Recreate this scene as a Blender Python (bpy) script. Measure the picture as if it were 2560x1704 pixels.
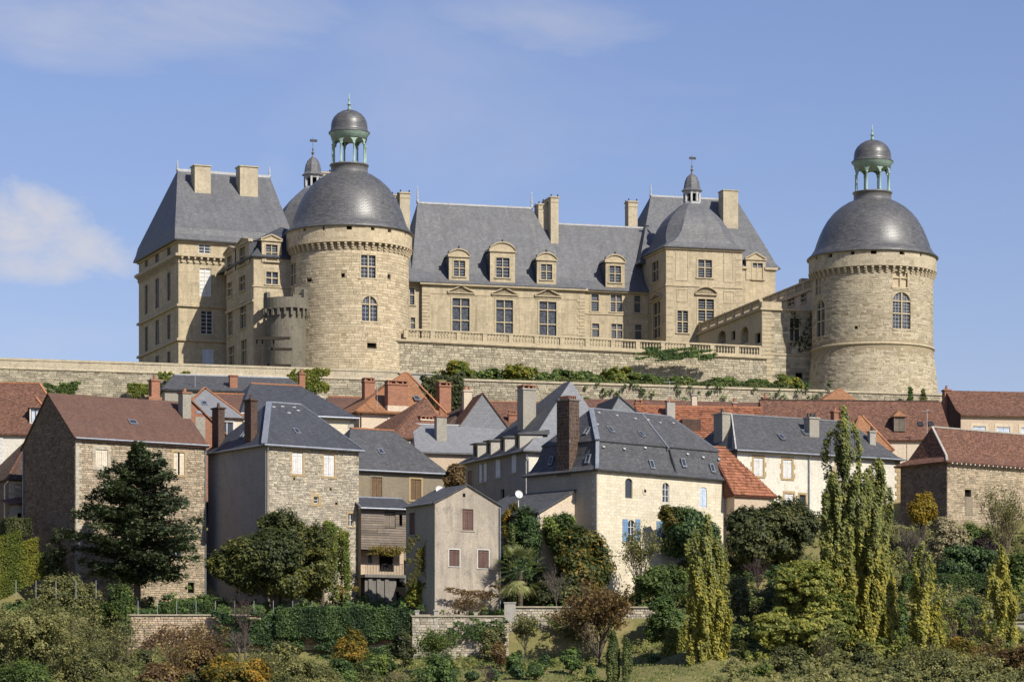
import bpy, math, random
import numpy as np
from mathutils import Vector
R = math.radians
for o in list(bpy.data.objects): bpy.data.objects.remove(o)
SC = bpy.context.scene
COL = SC.collection
FPX, HZ, CX = 7500.0, 1850.0, 1280.0      # focal length in photo pixels, horizon row, centre column
# ---------------------------------------------------------------- camera
cd = bpy.data.cameras.new('camera'); cam = bpy.data.objects.new('camera', cd); COL.objects.link(cam)
cd.sensor_width = 36; cd.lens = FPX / 2560 * 36; cd.shift_y = (HZ - 852) / 2560
cd.clip_start = 1; cd.clip_end = 30000
cam.location = (0, 0, 0); cam.rotation_euler = (R(90), 0, 0)
SC.camera = cam
# ---------------------------------------------------------------- sky, sun, exposure
SUN_AZ, SUN_EL = 41.0, 41.0                # degrees right of the view axis (behind the camera), elevation
w = bpy.data.worlds.new('World'); SC.world = w; w.use_nodes = True
nt = w.node_tree; nt.nodes.clear()
def N(nt, typ, **kw):
    n = nt.nodes.new(typ)
    for k, v in kw.items():
        if isinstance(k, str) and hasattr(n, k) and k not in ('inputs',): setattr(n, k, v)
    return n
def link(nt, a, b): nt.links.new(a, b)
sky = N(nt, 'ShaderNodeTexSky', sky_type='NISHITA', sun_disc=False, sun_elevation=R(SUN_EL), sun_rotation=R(180 - SUN_AZ),
        air_density=1.25, dust_density=0.35, ozone_density=5.0, altitude=200)
bg = N(nt, 'ShaderNodeBackground'); bg.inputs[1].default_value = 0.092
out = N(nt, 'ShaderNodeOutputWorld')
tc = N(nt, 'ShaderNodeTexCoord')
def mth(nt, op, a, b=None, clamp=False):
    m = nt.nodes.new('ShaderNodeMath'); m.operation = op; m.use_clamp = clamp
    for i, x in enumerate((a, b)):
        if x is None: continue
        if isinstance(x, (int, float)): m.inputs[i].default_value = x
        else: nt.links.new(x, m.inputs[i])
    return m.outputs[0]
def mixc(nt, f, a, b, blend='MIX'):
    m = nt.nodes.new('ShaderNodeMix'); m.data_type = 'RGBA'; m.blend_type = blend
    for s, x in ((m.inputs[0], f), (m.inputs[6], a), (m.inputs[7], b)):
        if isinstance(x, (int, float)): s.default_value = x
        elif isinstance(x, (tuple, list)): s.default_value = (*x[:3], 1)
        else: nt.links.new(x, s)
    return m.outputs[2]
def noise(nt, vec, scale, detail=4, rough=.6, dist=0):
    n = nt.nodes.new('ShaderNodeTexNoise'); n.inputs['Scale'].default_value = scale
    n.inputs['Detail'].default_value = detail; n.inputs['Roughness'].default_value = rough; n.inputs['Distortion'].default_value = dist
    if vec is not None: nt.links.new(vec, n.inputs['Vector'])
    return n.outputs[0]
def ramp(nt, f, stops):
    r = nt.nodes.new('ShaderNodeValToRGB'); e = r.color_ramp.elements
    while len(e) < len(stops): e.new(.5)
    for k, (p, c) in zip(e, stops): k.position = p; k.color = (c, c, c, 1) if isinstance(c, (int, float)) else (*c, 1)
    nt.links.new(f, r.inputs[0]); return r.outputs[0]
def mapping(nt, vec, scale=(1, 1, 1), loc=(0, 0, 0)):
    m = nt.nodes.new('ShaderNodeMapping'); m.inputs['Scale'].default_value = scale; m.inputs['Location'].default_value = loc
    nt.links.new(vec, m.inputs['Vector']); return m.outputs[0]
# clouds: thin broken veils all round the sky plus cumulus heads low over the horizon
g = tc.outputs['Generated']
sep = N(nt, 'ShaderNodeSeparateXYZ'); link(nt, g, sep.inputs[0])
veil = ramp(nt, noise(nt, mapping(nt, g, (5, 5, 15), (2.08, .3, 1.37)), 1.0, 6, .55, .3), [(.56, 0), (.85, .35)])
yy = mth(nt, 'MAXIMUM', sep.outputs[1], .02); px_ = mth(nt, 'DIVIDE', sep.outputs[0], yy); pz_ = mth(nt, 'DIVIDE', sep.outputs[2], yy)
puffn = noise(nt, mapping(nt, g, (34, 34, 58), (1.62, .1, 1.17)), 1.0, 8, .62, .3); softn = noise(nt, mapping(nt, g, (7, 7, 26), (.4, .7, .2)), 1.0, 7, .6, .5)
def cloud(u, v, ru, rv, amp, nz, k, soft):
    """a cloud bank round one direction of the sky, its edge broken by noise"""
    ex = mth(nt, 'DIVIDE', mth(nt, 'SUBTRACT', px_, (u - CX) / FPX), ru / FPX); ez = mth(nt, 'DIVIDE', mth(nt, 'SUBTRACT', pz_, (HZ - v) / FPX), rv / FPX)
    d = mth(nt, 'SUBTRACT', 1, mth(nt, 'ADD', mth(nt, 'MULTIPLY', ex, ex), mth(nt, 'MULTIPLY', ez, ez)))
    d = mth(nt, 'ADD', d, mth(nt, 'MULTIPLY', mth(nt, 'SUBTRACT', nz, .5), k)); return mth(nt, 'MULTIPLY', ramp(nt, mth(nt, 'ADD', mth(nt, 'MULTIPLY', d, soft), .0), [(0, 0), (.5, .55), (1, 1)]), amp)
cm = veil
for c_ in ((110, 630, 250, 90, .9, puffn, 3.4, .8), (-40, 570, 300, 120, .95, puffn, 3.4, .8), (430, 55, 680, 130, .62, softn, 4.0, .5), (1180, 50, 460, 95, .56, softn, 4.0, .5), (640, 150, 220, 60, .2, softn, 4.0, .5), (130, 840, 330, 70, .22, softn, 4.0, .5), (690, 430, 70, 60, .2, puffn, 3.0, .6)): cm = mth(nt, 'MAXIMUM', cm, cloud(*c_))
blue = mixc(nt, 1.0, sky.outputs[0], (0.97, 0.835, 0.98), 'MULTIPLY')
link(nt, mixc(nt, cm, blue, (5.6, 5.6, 6.1)), bg.inputs[0])
link(nt, bg.outputs[0], out.inputs[0])
sd = bpy.data.lights.new('sun', 'SUN'); sun = bpy.data.objects.new('sun', sd); COL.objects.link(sun)
sd.energy = 4.9; sd.angle = R(.5); sd.color = (1.0, .94, .83)
SV = Vector((math.sin(R(SUN_AZ)) * math.cos(R(SUN_EL)), -math.cos(R(SUN_AZ)) * math.cos(R(SUN_EL)), math.sin(R(SUN_EL))))
sun.rotation_euler = SV.to_track_quat('Z', 'Y').to_euler(); sun.location = (60, -60, 120)
SC.view_settings.view_transform = 'Standard'; SC.view_settings.look = 'None'; SC.view_settings.gamma = 1
SC.view_settings.exposure = 0.33
SC.cycles.max_bounces = 6; SC.cycles.diffuse_bounces = 3; SC.cycles.transparent_max_bounces = 8
SC.cycles.use_denoising = True; SC.cycles.denoiser = 'OPENIMAGEDENOISE'; SC.cycles.denoising_input_passes = 'RGB_ALBEDO_NORMAL'
SC.render.engine = 'CYCLES'
# ---------------------------------------------------------------- materials
MATS = {}
def surf(name, cols, sc=.6, rough=.9, bump=.25, bsc=6, brick=None, streak=0, tint=.3, spec=.25, spots=None, metal=0, blotch=.0, mott=0, tpow=.45):
    """procedural surface: cols = 2-3 linear colours mixed by noise; brick=(w,h,mortar colour,size,colour jitter); streak: vertical weathering"""
    m = bpy.data.materials.new(name); MATS[name] = m; m.use_nodes = True; t = m.node_tree
    b = t.nodes['Principled BSDF']; b.inputs['Roughness'].default_value = rough; b.inputs['Specular IOR Level'].default_value = spec
    b.inputs['Metallic'].default_value = metal
    co = t.nodes.new('ShaderNodeTexCoord'); ob = co.outputs['Object']; uv = co.outputs['UV']
    at = t.nodes.new('ShaderNodeAttribute'); at.attribute_name = 'tint'; tf = at.outputs['Fac']
    n1 = noise(t, ob, sc, 6, .65, .4); n2 = noise(t, ob, bsc, 5, .65)
    f = mth(t, 'ADD', ramp(t, n1, [(.3, 0), (.7, 1)]), mth(t, 'MULTIPLY', tf, tpow), True)
    c = mixc(t, f, cols[0], cols[1])
    if len(cols) > 2:
        c = mixc(t, ramp(t, noise(t, ob, sc * 2.7, 5, .7, .6), [(.52, 0), (.7, .8)]), c, cols[2])
    c = mixc(t, 1, c, ramp(t, n2, [(.25, .72), (.75, 1.22)]), 'MULTIPLY')
    hb = n2
    if brick:
        bw, bh, mc, ms, jit = brick
        k = t.nodes.new('ShaderNodeTexBrick'); link(t, uv, k.inputs['Vector']); k.inputs['Scale'].default_value = 1
        k.inputs['Brick Width'].default_value = bw; k.inputs['Row Height'].default_value = bh; k.inputs['Mortar Size'].default_value = ms
        k.inputs['Mortar Smooth'].default_value = .3; k.inputs['Bias'].default_value = 0
        k.inputs['Color1'].default_value = (1 - jit,) * 3 + (1,); k.inputs['Color2'].default_value = (1 + jit,) * 3 + (1,); k.inputs['Mortar'].default_value = (1, 1, 1, 1)
        c = mixc(t, 1, c, k.outputs['Color'], 'MULTIPLY')
        c = mixc(t, k.outputs['Fac'], c, mc)
        hb = mth(t, 'SUBTRACT', mth(t, 'MULTIPLY', n2, .5), k.outputs['Fac'])
    if streak:
        s = noise(t, mapping(t, uv, (1.6, .16, 1)), 1.0, 6, .7, .2)
        c = mixc(t, mth(t, 'MULTIPLY', ramp(t, s, [(.46, 0), (.72, 1)]), streak), c, [x * .38 for x in cols[0]])
    if mott:
        s = noise(t, mapping(t, uv, (2.2, 6.5, 1)), 1.0, 5, .75, .2)
        c = mixc(t, 1, c, ramp(t, s, [(.28, 1 - mott), (.5, 1.0), (.72, 1 + mott * .9)]), 'MULTIPLY')
    if blotch:
        s = noise(t, ob, .28, 7, .68, .5)
        c = mixc(t, mth(t, 'MULTIPLY', ramp(t, s, [(.5, 0), (.66, 1)]), blotch), c, [x * .55 for x in cols[0]])
    if spots:
        col, lo, ssc = spots
        c = mixc(t, ramp(t, noise(t, ob, ssc, 4, .7), [(lo, 0), (lo + .06, .85)]), c, col)
    if tint:
        c = mixc(t, 1, c, mth(t, 'ADD', 1, mth(t, 'MULTIPLY', tf, tint)), 'MULTIPLY')
    link(t, c, b.inputs['Base Color'])
    if bump:
        bn = t.nodes.new('ShaderNodeBump'); bn.inputs['Strength'].default_value = bump; bn.inputs['Distance'].default_value = .06
        link(t, hb, bn.inputs['Height']); link(t, bn.outputs[0], b.inputs['Normal'])
    return m
def plain(name, col, rough=.6, spec=.4, metal=0):
    m = bpy.data.materials.new(name); MATS[name] = m; m.use_nodes = True; t = m.node_tree; b = t.nodes['Principled BSDF']
    b.inputs['Roughness'].default_value = rough; b.inputs['Specular IOR Level'].default_value = spec; b.inputs['Metallic'].default_value = metal
    co = t.nodes.new('ShaderNodeTexCoord')
    c = mixc(t, 1, col, ramp(t, noise(t, co.outputs['Object'], 3.0, 5, .7), [(.25, .75), (.75, 1.2)]), 'MULTIPLY'); link(t, c, b.inputs['Base Color'])
    return m
def leafmat(name, c0, c1, c2, trans=.35, rough=.55):
    m = bpy.data.materials.new(name); MATS[name] = m; m.use_nodes = True; t = m.node_tree; b = t.nodes['Principled BSDF']
    at = t.nodes.new('ShaderNodeAttribute'); at.attribute_name = 'tint'
    c = ramp(t, at.outputs['Fac'], [(0, c0), (.5, c1), (1, c2)])
    link(t, c, b.inputs['Base Color']); b.inputs['Roughness'].default_value = rough; b.inputs['Specular IOR Level'].default_value = .25
    tr = t.nodes.new('ShaderNodeBsdfTranslucent'); link(t, mixc(t, 1, c, (1.2, 1.25, .6), 'MULTIPLY'), tr.inputs[0])
    mx = t.nodes.new('ShaderNodeMixShader'); mx.inputs[0].default_value = trans
    link(t, b.outputs[0], mx.inputs[1]); link(t, tr.outputs[0], mx.inputs[2]); link(t, mx.outputs[0], t.nodes['Material Output'].inputs[0])
    return m
# stone and plaster
surf('ashlar', [(.51, .425, .285), (.41, .345, .235), (.30, .26, .19)], .35, .93, .2, 5, (.95, .36, (.27, .22, .15), .009, .08), .62, .25, blotch=.38)
surf('ashlar_warm', [(.53, .44, .295), (.44, .37, .255), (.41, .32, .20)], .4, .93, .25, 6, None, .12, 0.26)
surf('ashlar_grey', [(.50, .43, .30), (.40, .345, .25), (.29, .26, .20)], .4, .93, .25, 6, None, .25, 0.26)
surf('carved', [(.50, .415, .275), (.38, .32, .22), (.25, .22, .17)], .8, .93, .2, 8, None, .2, .2)
surf('mortar', [(.34, .275, .175), (.26, .215, .145)], .5, .95, .3, 8, None, .2, 0)
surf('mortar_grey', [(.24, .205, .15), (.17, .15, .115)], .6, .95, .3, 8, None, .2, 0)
surf('rubble_pale', [(.50, .455, .37), (.37, .325, .25), (.25, .205, .15)], .9, .95, .35, 7, None, .12, 0.45)
surf('rubble_warm', [(.46, .385, .275), (.33, .265, .185), (.33, .22, .155)], .8, .95, .35, 7, None, .12, 0.45)
surf('rubble_ruddy', [(.55, .44, .315), (.42, .32, .22), (.42, .27, .18)], .8, .95, .35, 7, None, .2, .4)
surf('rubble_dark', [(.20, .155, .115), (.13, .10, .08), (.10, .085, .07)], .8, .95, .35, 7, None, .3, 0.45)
surf('rampart_stone', [(.44, .385, .275), (.32, .285, .21), (.22, .205, .165)], .7, .95, .35, 7, None, .2, 0.42)
surf('weathered', [(.19, .17, .13), (.13, .12, .095), (.085, .08, .07)], .6, .95, .35, 7, None, .5, .3)  # worn grey turret stone, its colour darkened further to stand in for shadow
surf('limestone', [(.67, .605, .47), (.59, .53, .40), (.60, .50, .34)], .7, .92, .15, 6, (.55, .26, (.47, .385, .25), .012, .09), .25, .2, blotch=.16)
surf('ochre_stone', [(.40, .29, .15), (.34, .26, .15)], 1.2, .92, .2, 8)
surf('plaster_white', [(.68, .64, .545), (.60, .56, .475), (.45, .415, .34)], .5, .93, .12, 6, None, .16, 0, blotch=.2)
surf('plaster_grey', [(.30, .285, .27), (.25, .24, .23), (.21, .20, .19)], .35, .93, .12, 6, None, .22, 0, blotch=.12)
surf('plaster_cream', [(.60, .50, .37), (.54, .45, .34)], .6, .92, .1, 6, None, .08, 0)
surf('plaster_pink', [(.52, .41, .30), (.47, .37, .27)], .6, .92, .1, 6, None, .06, 0)
surf('plaster_tan', [(.245, .205, .145), (.185, .16, .12), (.28, .21, .12)], .5, .93, .2, 7, None, .2, 0)
surf('plaster_worn', [(.43, .37, .295), (.33, .29, .24), (.22, .20, .17)], .5, .94, .3, 7, None, .7, 0, blotch=.55)
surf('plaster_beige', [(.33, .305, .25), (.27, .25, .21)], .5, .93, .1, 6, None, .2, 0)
surf('concrete', [(.40, .375, .32), (.33, .31, .27)], .6, .93, .2, 7, None, .3, .2)
surf('concrete_dark', [(.20, .185, .165), (.15, .14, .13)], .6, .93, .2, 7, None, .5, .2)
# roofs
surf('slate', [(.142, .143, .148), (.108, .110, .118), (.165, .163, .158)], .45, .62, .3, 4, (.30, .20, (.06, .062, .07), .012, .14), .5, .15, .45, blotch=.18, mott=.16)
surf('slate_dome', [(.105, .103, .10), (.078, .078, .08), (.135, .13, .12)], .7, .40, .3, 5, (.26, .17, (.042, .042, .048), .012, .15), .25, .15, .6, mott=.5, spots=((.19, .17, .085), .665, 2.6))
surf('slate_dark', [(.060, .064, .074), (.048, .052, .062), (.08, .08, .08)], .7, .6, .3, 5, (.28, .18, (.03, .032, .04), .012, .15), .3, .15, .45, mott=.35, spots=((.17, .16, .14), .72, 1.4))
surf('slate_village', [(.085, .085, .088), (.062, .064, .07), (.125, .115, .10)], .9, .65, .35, 6, (.28, .18, (.04, .042, .05), .014, .2), .3, .2, .4, mott=.35, spots=((.24, .22, .18), .71, 2.5))
surf('slate_hung', [(.20, .205, .215), (.175, .18, .19)], .8, .65, .2, 6, (.4, .25, (.13, .135, .15), .012, .08), .25, .15, .4, mott=.14)
surf('tile_brown', [(.150, .082, .058), (.118, .066, .050), (.11, .07, .06)], .3, .85, .3, 6, (.20, .13, (.085, .05, .04), .012, .16), .25, .2, blotch=.3, mott=.22)
surf('tile_red', [(.215, .105, .066), (.155, .08, .055), (.115, .078, .06)], 1.1, .88, .5, 5, (.20, .14, (.075, .04, .03), .02, .42), .3, .3, blotch=.35, mott=.55, spots=((.22, .17, .115), .68, 1.8))
surf('tile_dark', [(.105, .066, .05), (.075, .05, .04), (.12, .11, .085)], .9, .9, .5, 5, (.20, .14, (.04, .028, .025), .02, .35), .2, .3, mott=.5)
surf('tile_fresh', [(.32, .16, .075), (.27, .13, .065), (.22, .115, .065)], .5, .85, .3, 6, (.20, .14, (.17, .08, .045), .014, .22), .25, .2, blotch=.3, mott=.3)
surf('tile_orange', [(.33, .135, .07), (.25, .105, .062), (.15, .085, .06)], 1.2, .85, .2, 6, None, .3, .45, blotch=.3)
surf('tile_orange_base', [(.13, .05, .03), (.10, .04, .03)], .8, .9, .2, 6)
surf('ridge_tile', [(.40, .18, .085), (.30, .135, .07)], 1.5, .85, .2, 8, (.4, 4, (.2, .1, .06), .03, .1))
surf('brick', [(.33, .125, .065), (.26, .10, .058), (.20, .10, .07)], 1.4, .9, .25, 8, (.24, .085, (.34, .25, .18), .010, .22), .12, .2)
surf('brick_dark', [(.12, .06, .042), (.085, .05, .04), (.07, .06, .05)], 1.2, .92, .3, 8, (.25, .1, (.07, .06, .05), .016, .3), .3, .2)
surf('zinc', [(.27, .29, .33), (.21, .23, .265)], 1.2, .5, .1, 5, None, .15, 0, .5, metal=.35)
surf('lead_white', [(.46, .46, .46), (.34, .34, .345)], 1.5, .6, .1, 5)
surf('copper', [(.33, .45, .38), (.27, .38, .32), (.19, .27, .23)], 1.6, .7, .1, 6, None, .3, 0)
surf('lead', [(.16, .155, .15), (.12, .118, .12)], 1.2, .38, .15, 5, None, .2, 0, .5)
# joinery, glass, metal
m = bpy.data.materials.new('glass'); MATS['glass'] = m; m.use_nodes = True; b_ = m.node_tree.nodes['Principled BSDF']
b_.inputs['Base Color'].default_value = (.035, .042, .052, 1); b_.inputs['Roughness'].default_value = .12; b_.inputs['Specular IOR Level'].default_value = .6
m = bpy.data.materials.new('glass_leaded'); MATS['glass_leaded'] = m; m.use_nodes = True; t_ = m.node_tree; b_ = t_.nodes['Principled BSDF']
co_ = t_.nodes.new('ShaderNodeTexCoord')
link(t_, mixc(t_, ramp(t_, noise(t_, co_.outputs['Object'], 4, 3), [(.4, 0), (.6, 1)]), (.025, .03, .036), (.085, .095, .11)), b_.inputs['Base Color']); b_.inputs['Roughness'].default_value = .22
plain('white_paint', (.60, .59, .565), .55); plain('cream_paint', (.62, .54, .42), .6); plain('blue_paint', (.16, .27, .42), .55); plain('pale_blue', (.50, .57, .66), .5)
surf('wood', [(.185, .12, .066), (.13, .085, .05)], 1.5, .85, .2, 10, None, .3, .3)
surf('wood_grey', [(.22, .185, .15), (.15, .125, .105), (.24, .15, .08)], 1.2, .88, .2, 10, None, .2, .4)
surf('wood_red', [(.15, .09, .075), (.105, .065, .055)], 1.2, .85, .2, 10, None, .3, .3)
plain('iron', (.03, .03, .032), .55); plain('void', (.012, .011, .010), .95, .05); plain('dark_wood', (.035, .028, .022), .8, .2)
plain('galvanised', (.45, .46, .46), .45, .5, .4); plain('dish', (.55, .55, .54), .6); plain('rust_door', (.34, .13, .04), .7)
surf('grass', [(.13, .135, .045), (.20, .165, .07), (.28, .21, .105)], .22, .95, .6, 9, None, 0, 0)
surf('earth', [(.17, .125, .075), (.12, .10, .06), (.09, .10, .035)], .3, .95, .6, 6, None, 0, 0)
surf('bark', [(.11, .085, .062), (.07, .055, .042)], 3, .95, .4, 12); surf('bark_pale', [(.30, .27, .22), (.20, .175, .14)], 3, .95, .3, 12)
surf('twig', [(.15, .125, .105), (.11, .09, .078)], 3, .95, 0, 12); surf('twig_tan', [(.30, .235, .15), (.22, .165, .105)], 3, .95, 0, 12); surf('twig_purple', [(.11, .075, .07), (.08, .055, .055)], 3, .95, 0, 12)
# foliage (dark, mid, light)
leafmat('leaf_conifer', (0.0324, 0.0432, 0.02376), (0.0621, 0.0837, 0.0405), (0.1418, 0.1739, 0.07938), .15)
leafmat('leaf_mixed', (0.032, 0.048, 0.0128), (0.068, 0.088, 0.02), (0.336, 0.203, 0.0308), .35)
leafmat('leaf_laurel', (0.0276, 0.0391, 0.0115), (0.06469, 0.07906, 0.02013), (0.1711, 0.161, 0.03622), .25)
leafmat('leaf_green', (0.0336, 0.05824, 0.01568), (0.077, 0.119, 0.028), (0.196, 0.245, 0.05096), .35)
leafmat('leaf_deep', (.030, .040, .015), (.058, .070, .024), (.15, .15, .05), .3)
leafmat('leaf_bright', (0.081, 0.1188, 0.0216), (0.162, 0.1823, 0.027), (0.3105, 0.2565, 0.03375), .4)
leafmat('leaf_poplar', (.13, .14, .032), (.29, .275, .055), (.50, .42, .07), .45)
leafmat('leaf_poplar_green', (.10, .125, .042), (.20, .22, .065), (.37, .35, .10), .45)
leafmat('leaf_robinia', (.08, .11, .026), (.18, .205, .045), (.40, .37, .08), .42)
leafmat('leaf_olive', (0.0726, 0.08184, 0.02904), (0.1403, 0.1452, 0.0495), (0.2888, 0.2657, 0.0924), .3)
leafmat('leaf_brown', (0.068, 0.0416, 0.0208), (0.145, 0.088, 0.036), (0.266, 0.189, 0.063), .35)
leafmat('leaf_autumn', (0.0616, 0.0672, 0.01344), (0.168, 0.133, 0.0196), (0.4312, 0.2352, 0.0294), .38)
leafmat('leaf_gold', (0.18, 0.1275, 0.015), (0.3, 0.195, 0.018), (0.24, 0.225, 0.03), .4)
leafmat('leaf_ivy', (0.0168, 0.0364, 0.014), (0.042, 0.07875, 0.0245), (0.1347, 0.196, 0.0539), .2)
leafmat('leaf_hedge', (0.02957, 0.05645, 0.01747), (0.06048, 0.1008, 0.02688), (0.1411, 0.1999, 0.04704), .25)
leafmat('leaf_thuja', (0.052, 0.0728, 0.0208), (0.091, 0.1144, 0.0312), (0.1729, 0.1911, 0.05824), .2)
leafmat('leaf_palm', (0.042, 0.072, 0.036), (0.1125, 0.147, 0.057), (0.315, 0.315, 0.126), .25)
leafmat('leaf_cream', (0.24, 0.204, 0.132), (0.384, 0.324, 0.204), (0.192, 0.186, 0.084), .3)
leafmat('leaf_grass', (0.072, 0.102, 0.0216), (0.1425, 0.165, 0.042), (0.336, 0.294, 0.105), .3)
# ---------------------------------------------------------------- mesh building
def prop(o, label=None, cat=None, group=None, kind=None):
    for k, v in (('label', label), ('category', cat), ('group', group), ('kind', kind)):
        if v: o[k] = v
    return o
def empty(name, loc=(0, 0, 0), rz=0):
    o = bpy.data.objects.new(name, None); COL.objects.link(o); o.location = loc; o.rotation_euler = (0, 0, rz); o.empty_display_size = .5
    return o
def mesh_obj(name, me, parent=None):
    o = bpy.data.objects.new(name, me); COL.objects.link(o); o.parent = parent
    return o
def auto_uv(me, cyl=None):
    n = len(me.loops)
    if not n: return
    co = np.empty(len(me.vertices) * 3); me.vertices.foreach_get('co', co); co = co.reshape(-1, 3)
    vi = np.empty(n, dtype=np.int32); me.loops.foreach_get('vertex_index', vi)
    ls = np.empty(len(me.polygons), dtype=np.int32); me.polygons.foreach_get('loop_total', ls)
    nr = np.empty(len(me.polygons) * 3); me.polygons.foreach_get('normal', nr); nr = nr.reshape(-1, 3)
    ln = np.repeat(nr, ls, axis=0); p = co[vi]
    if cyl:
        an = np.arctan2(p[:, 0] - cyl[0], -(p[:, 1] - cyl[1])); uv = np.stack([an * cyl[2], p[:, 2]], 1)
    else:
        t = np.stack([-ln[:, 1], ln[:, 0], np.zeros(n)], 1); L = np.linalg.norm(t, axis=1)
        t[L < .05] = (1, 0, 0); L[L < .05] = 1; t /= L[:, None]
        b = np.cross(ln, t); uv = np.stack([(p * t).sum(1), (p * b).sum(1)], 1)
    l = me.uv_layers.new(name='UVMap'); l.data.foreach_set('uv', uv.ravel())
class MB:
    def __init__(s): s.v = []; s.f = []; s.t = []
    def poly(s, *pts, t=0):
        i = len(s.v); s.v += [tuple(p) for p in pts]; s.f.append(tuple(range(i, i + len(pts)))); s.t.append(t); return s
    def hexa(s, p, t=0):
        i = len(s.v); s.v += [tuple(q) for q in p]
        for f in ((3, 2, 1, 0), (4, 5, 6, 7), (0, 1, 5, 4), (1, 2, 6, 5), (2, 3, 7, 6), (3, 0, 4, 7)): s.f.append(tuple(i + k for k in f)); s.t.append(t)
        return s
    def box(s, x0, x1, y0, y1, z0, z1, t=0):
        return s.hexa([(x0, y0, z0), (x1, y0, z0), (x1, y1, z0), (x0, y1, z0), (x0, y0, z1), (x1, y0, z1), (x1, y1, z1), (x0, y1, z1)], t)
    def bar(s, p, q, w=.1, h=None, t=0, up=(0, 0, 1)):
        p, q = Vector(p), Vector(q); d = (q - p).normalized(); h = h or w
        u = Vector(up); x = d.cross(u)
        if x.length < 1e-4: x = d.cross(Vector((0, 1, 0)))
        x.normalize(); y = x.cross(d); x *= w / 2; y *= h / 2
        return s.hexa([p - x - y, p + x - y, p + x + y, p - x + y, q - x - y, q + x - y, q + x + y, q - x + y], t)
    def tube(s, pts, rad, n=6, t=0):
        pts = [Vector(p) for p in pts]; i0 = len(s.v)
        for k, p in enumerate(pts):
            d = (pts[min(k + 1, len(pts) - 1)] - pts[max(k - 1, 0)]).normalized()
            x = d.cross(Vector((0, 0, 1)) if abs(d.z) < .95 else Vector((0, 1, 0))).normalized(); y = x.cross(d)
            r = rad[k] if isinstance(rad, (list, tuple)) else rad
            for j in range(n):
                a = 2 * math.pi * j / n; s.v.append(tuple(p + (x * math.cos(a) + y * math.sin(a)) * r))
        for k in range(len(pts) - 1):
            for j in range(n):
                a, b = i0 + k * n + j, i0 + k * n + (j + 1) % n; s.f.append((a, b, b + n, a + n)); s.t.append(t)
        return s
    def loft(s, rings, closed=True, cap0=False, cap1=False, t=0):
        i0 = len(s.v); n = len(rings[0])
        for r in rings: s.v += [tuple(p) for p in r]
        for k in range(len(rings) - 1):
            for j in range(n if closed else n - 1):
                a, b = i0 + k * n + j, i0 + k * n + (j + 1) % n
                s.f.append((a, b, b + n, a + n)); s.t.append(t)
        if cap0: s.f.append(tuple(range(i0 + n - 1, i0 - 1, -1))); s.t.append(t)
        if cap1: k = i0 + (len(rings) - 1) * n; s.f.append(tuple(range(k, k + n))); s.t.append(t)
        return s
    def lathe(s, prof, n=48, c=(0, 0), cap=True):
        return s.loft([[(c[0] + r * math.cos(2 * math.pi * j / n), c[1] + r * math.sin(2 * math.pi * j / n), z) for j in range(n)] for r, z in prof], True, cap, cap)
    def mesh(s, name, mat, smooth=False, cyl=None):
        me = bpy.data.meshes.new(name); me.from_pydata(s.v, [], s.f); me.update()
        if mat: me.materials.append(MATS[mat])
        auto_uv(me, cyl)
        if any(s.t): a = me.attributes.new('tint', 'FLOAT', 'FACE'); a.data.foreach_set('value', np.array(s.t, dtype=np.float32))
        if smooth: me.polygons.foreach_set('use_smooth', [True] * len(me.polygons))
        return me
    def build(s, name, mat, parent=None, smooth=False, cyl=None, label=None):
        o = mesh_obj(name, s.mesh(name, mat, smooth, cyl), parent)
        if label: o['label'] = label
        return o
def P(u, v, Y): return Vector(((u - CX) / FPX * Y, Y, (HZ - v) / FPX * Y))
RNG = random.Random(7)
class Bld:
    """one building: an Empty at the ground corner u (photo column) at distance Y, front wall running right-and-back by yaw degrees"""
    def __init__(s, name, label, cat, u, Y, yaw, zb, group=None):
        s.x = (u - CX) / FPX * Y; s.y = Y; s.yaw = R(yaw); s.zb = zb
        s.c, s.s = math.cos(s.yaw), math.sin(s.yaw)
        s.root = empty(name, (s.x, s.y, zb), s.yaw); prop(s.root, label, cat, group)
    def loc(s, p):                       # world -> local
        dx, dy = p[0] - s.x, p[1] - s.y
        return Vector((dx * s.c + dy * s.s, -dx * s.s + dy * s.c, p[2] - s.zb))
    def ray(s, u, v, p0, n):             # photo pixel -> local point on a local plane
        c0 = s.loc((0, 0, 0)); d = s.loc(((u - CX) / FPX, 1, (HZ - v) / FPX)) - c0
        p0, n = Vector(p0), Vector(n); return c0 + d * ((p0 - c0).dot(n) / d.dot(n))
    def a(s, u, b=0): return s.ray(u, HZ - 500, (0, b, 0), (0, 1, 0)).x
    def b(s, u, a=0): return s.ray(u, HZ - 500, (a, 0, 0), (1, 0, 0)).y
    def z(s, v, a=0, b=0): return (HZ - v) / FPX * (s.y + a * s.s + b * s.c) - s.zb
    def F(s, b=0): return Face(s, (0, b, 0), (1, 0, 0), (0, 1, 0))
    def L(s, a=0): return Face(s, (a, 0, 0), (0, 1, 0), (1, 0, 0))
    def Rt(s, a=0): return Face(s, (a, 0, 0), (0, 1, 0), (-1, 0, 0))
class Face:
    def __init__(s, bl, O, e, n): s.bl = bl; s.O = Vector(O); s.e = Vector(e); s.n = Vector(n); s.holes = []
    def map(s, q, z, d=0): p = s.O + s.e * q + s.n * d; return (p.x, p.y, z)
    def px(s, u, v): p = s.bl.ray(u, v, s.O, s.n); return (p - s.O).dot(s.e), p.z
    def rect(s, u0, u1, v0, v1):
        um, vm = (u0 + u1) / 2, (v0 + v1) / 2
        q0, q1 = s.px(u0, vm)[0], s.px(u1, vm)[0]
        if q0 > q1: q0, q1 = q1, q0
        return q0, q1, s.px(um, v1)[1], s.px(um, v0)[1]
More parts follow.
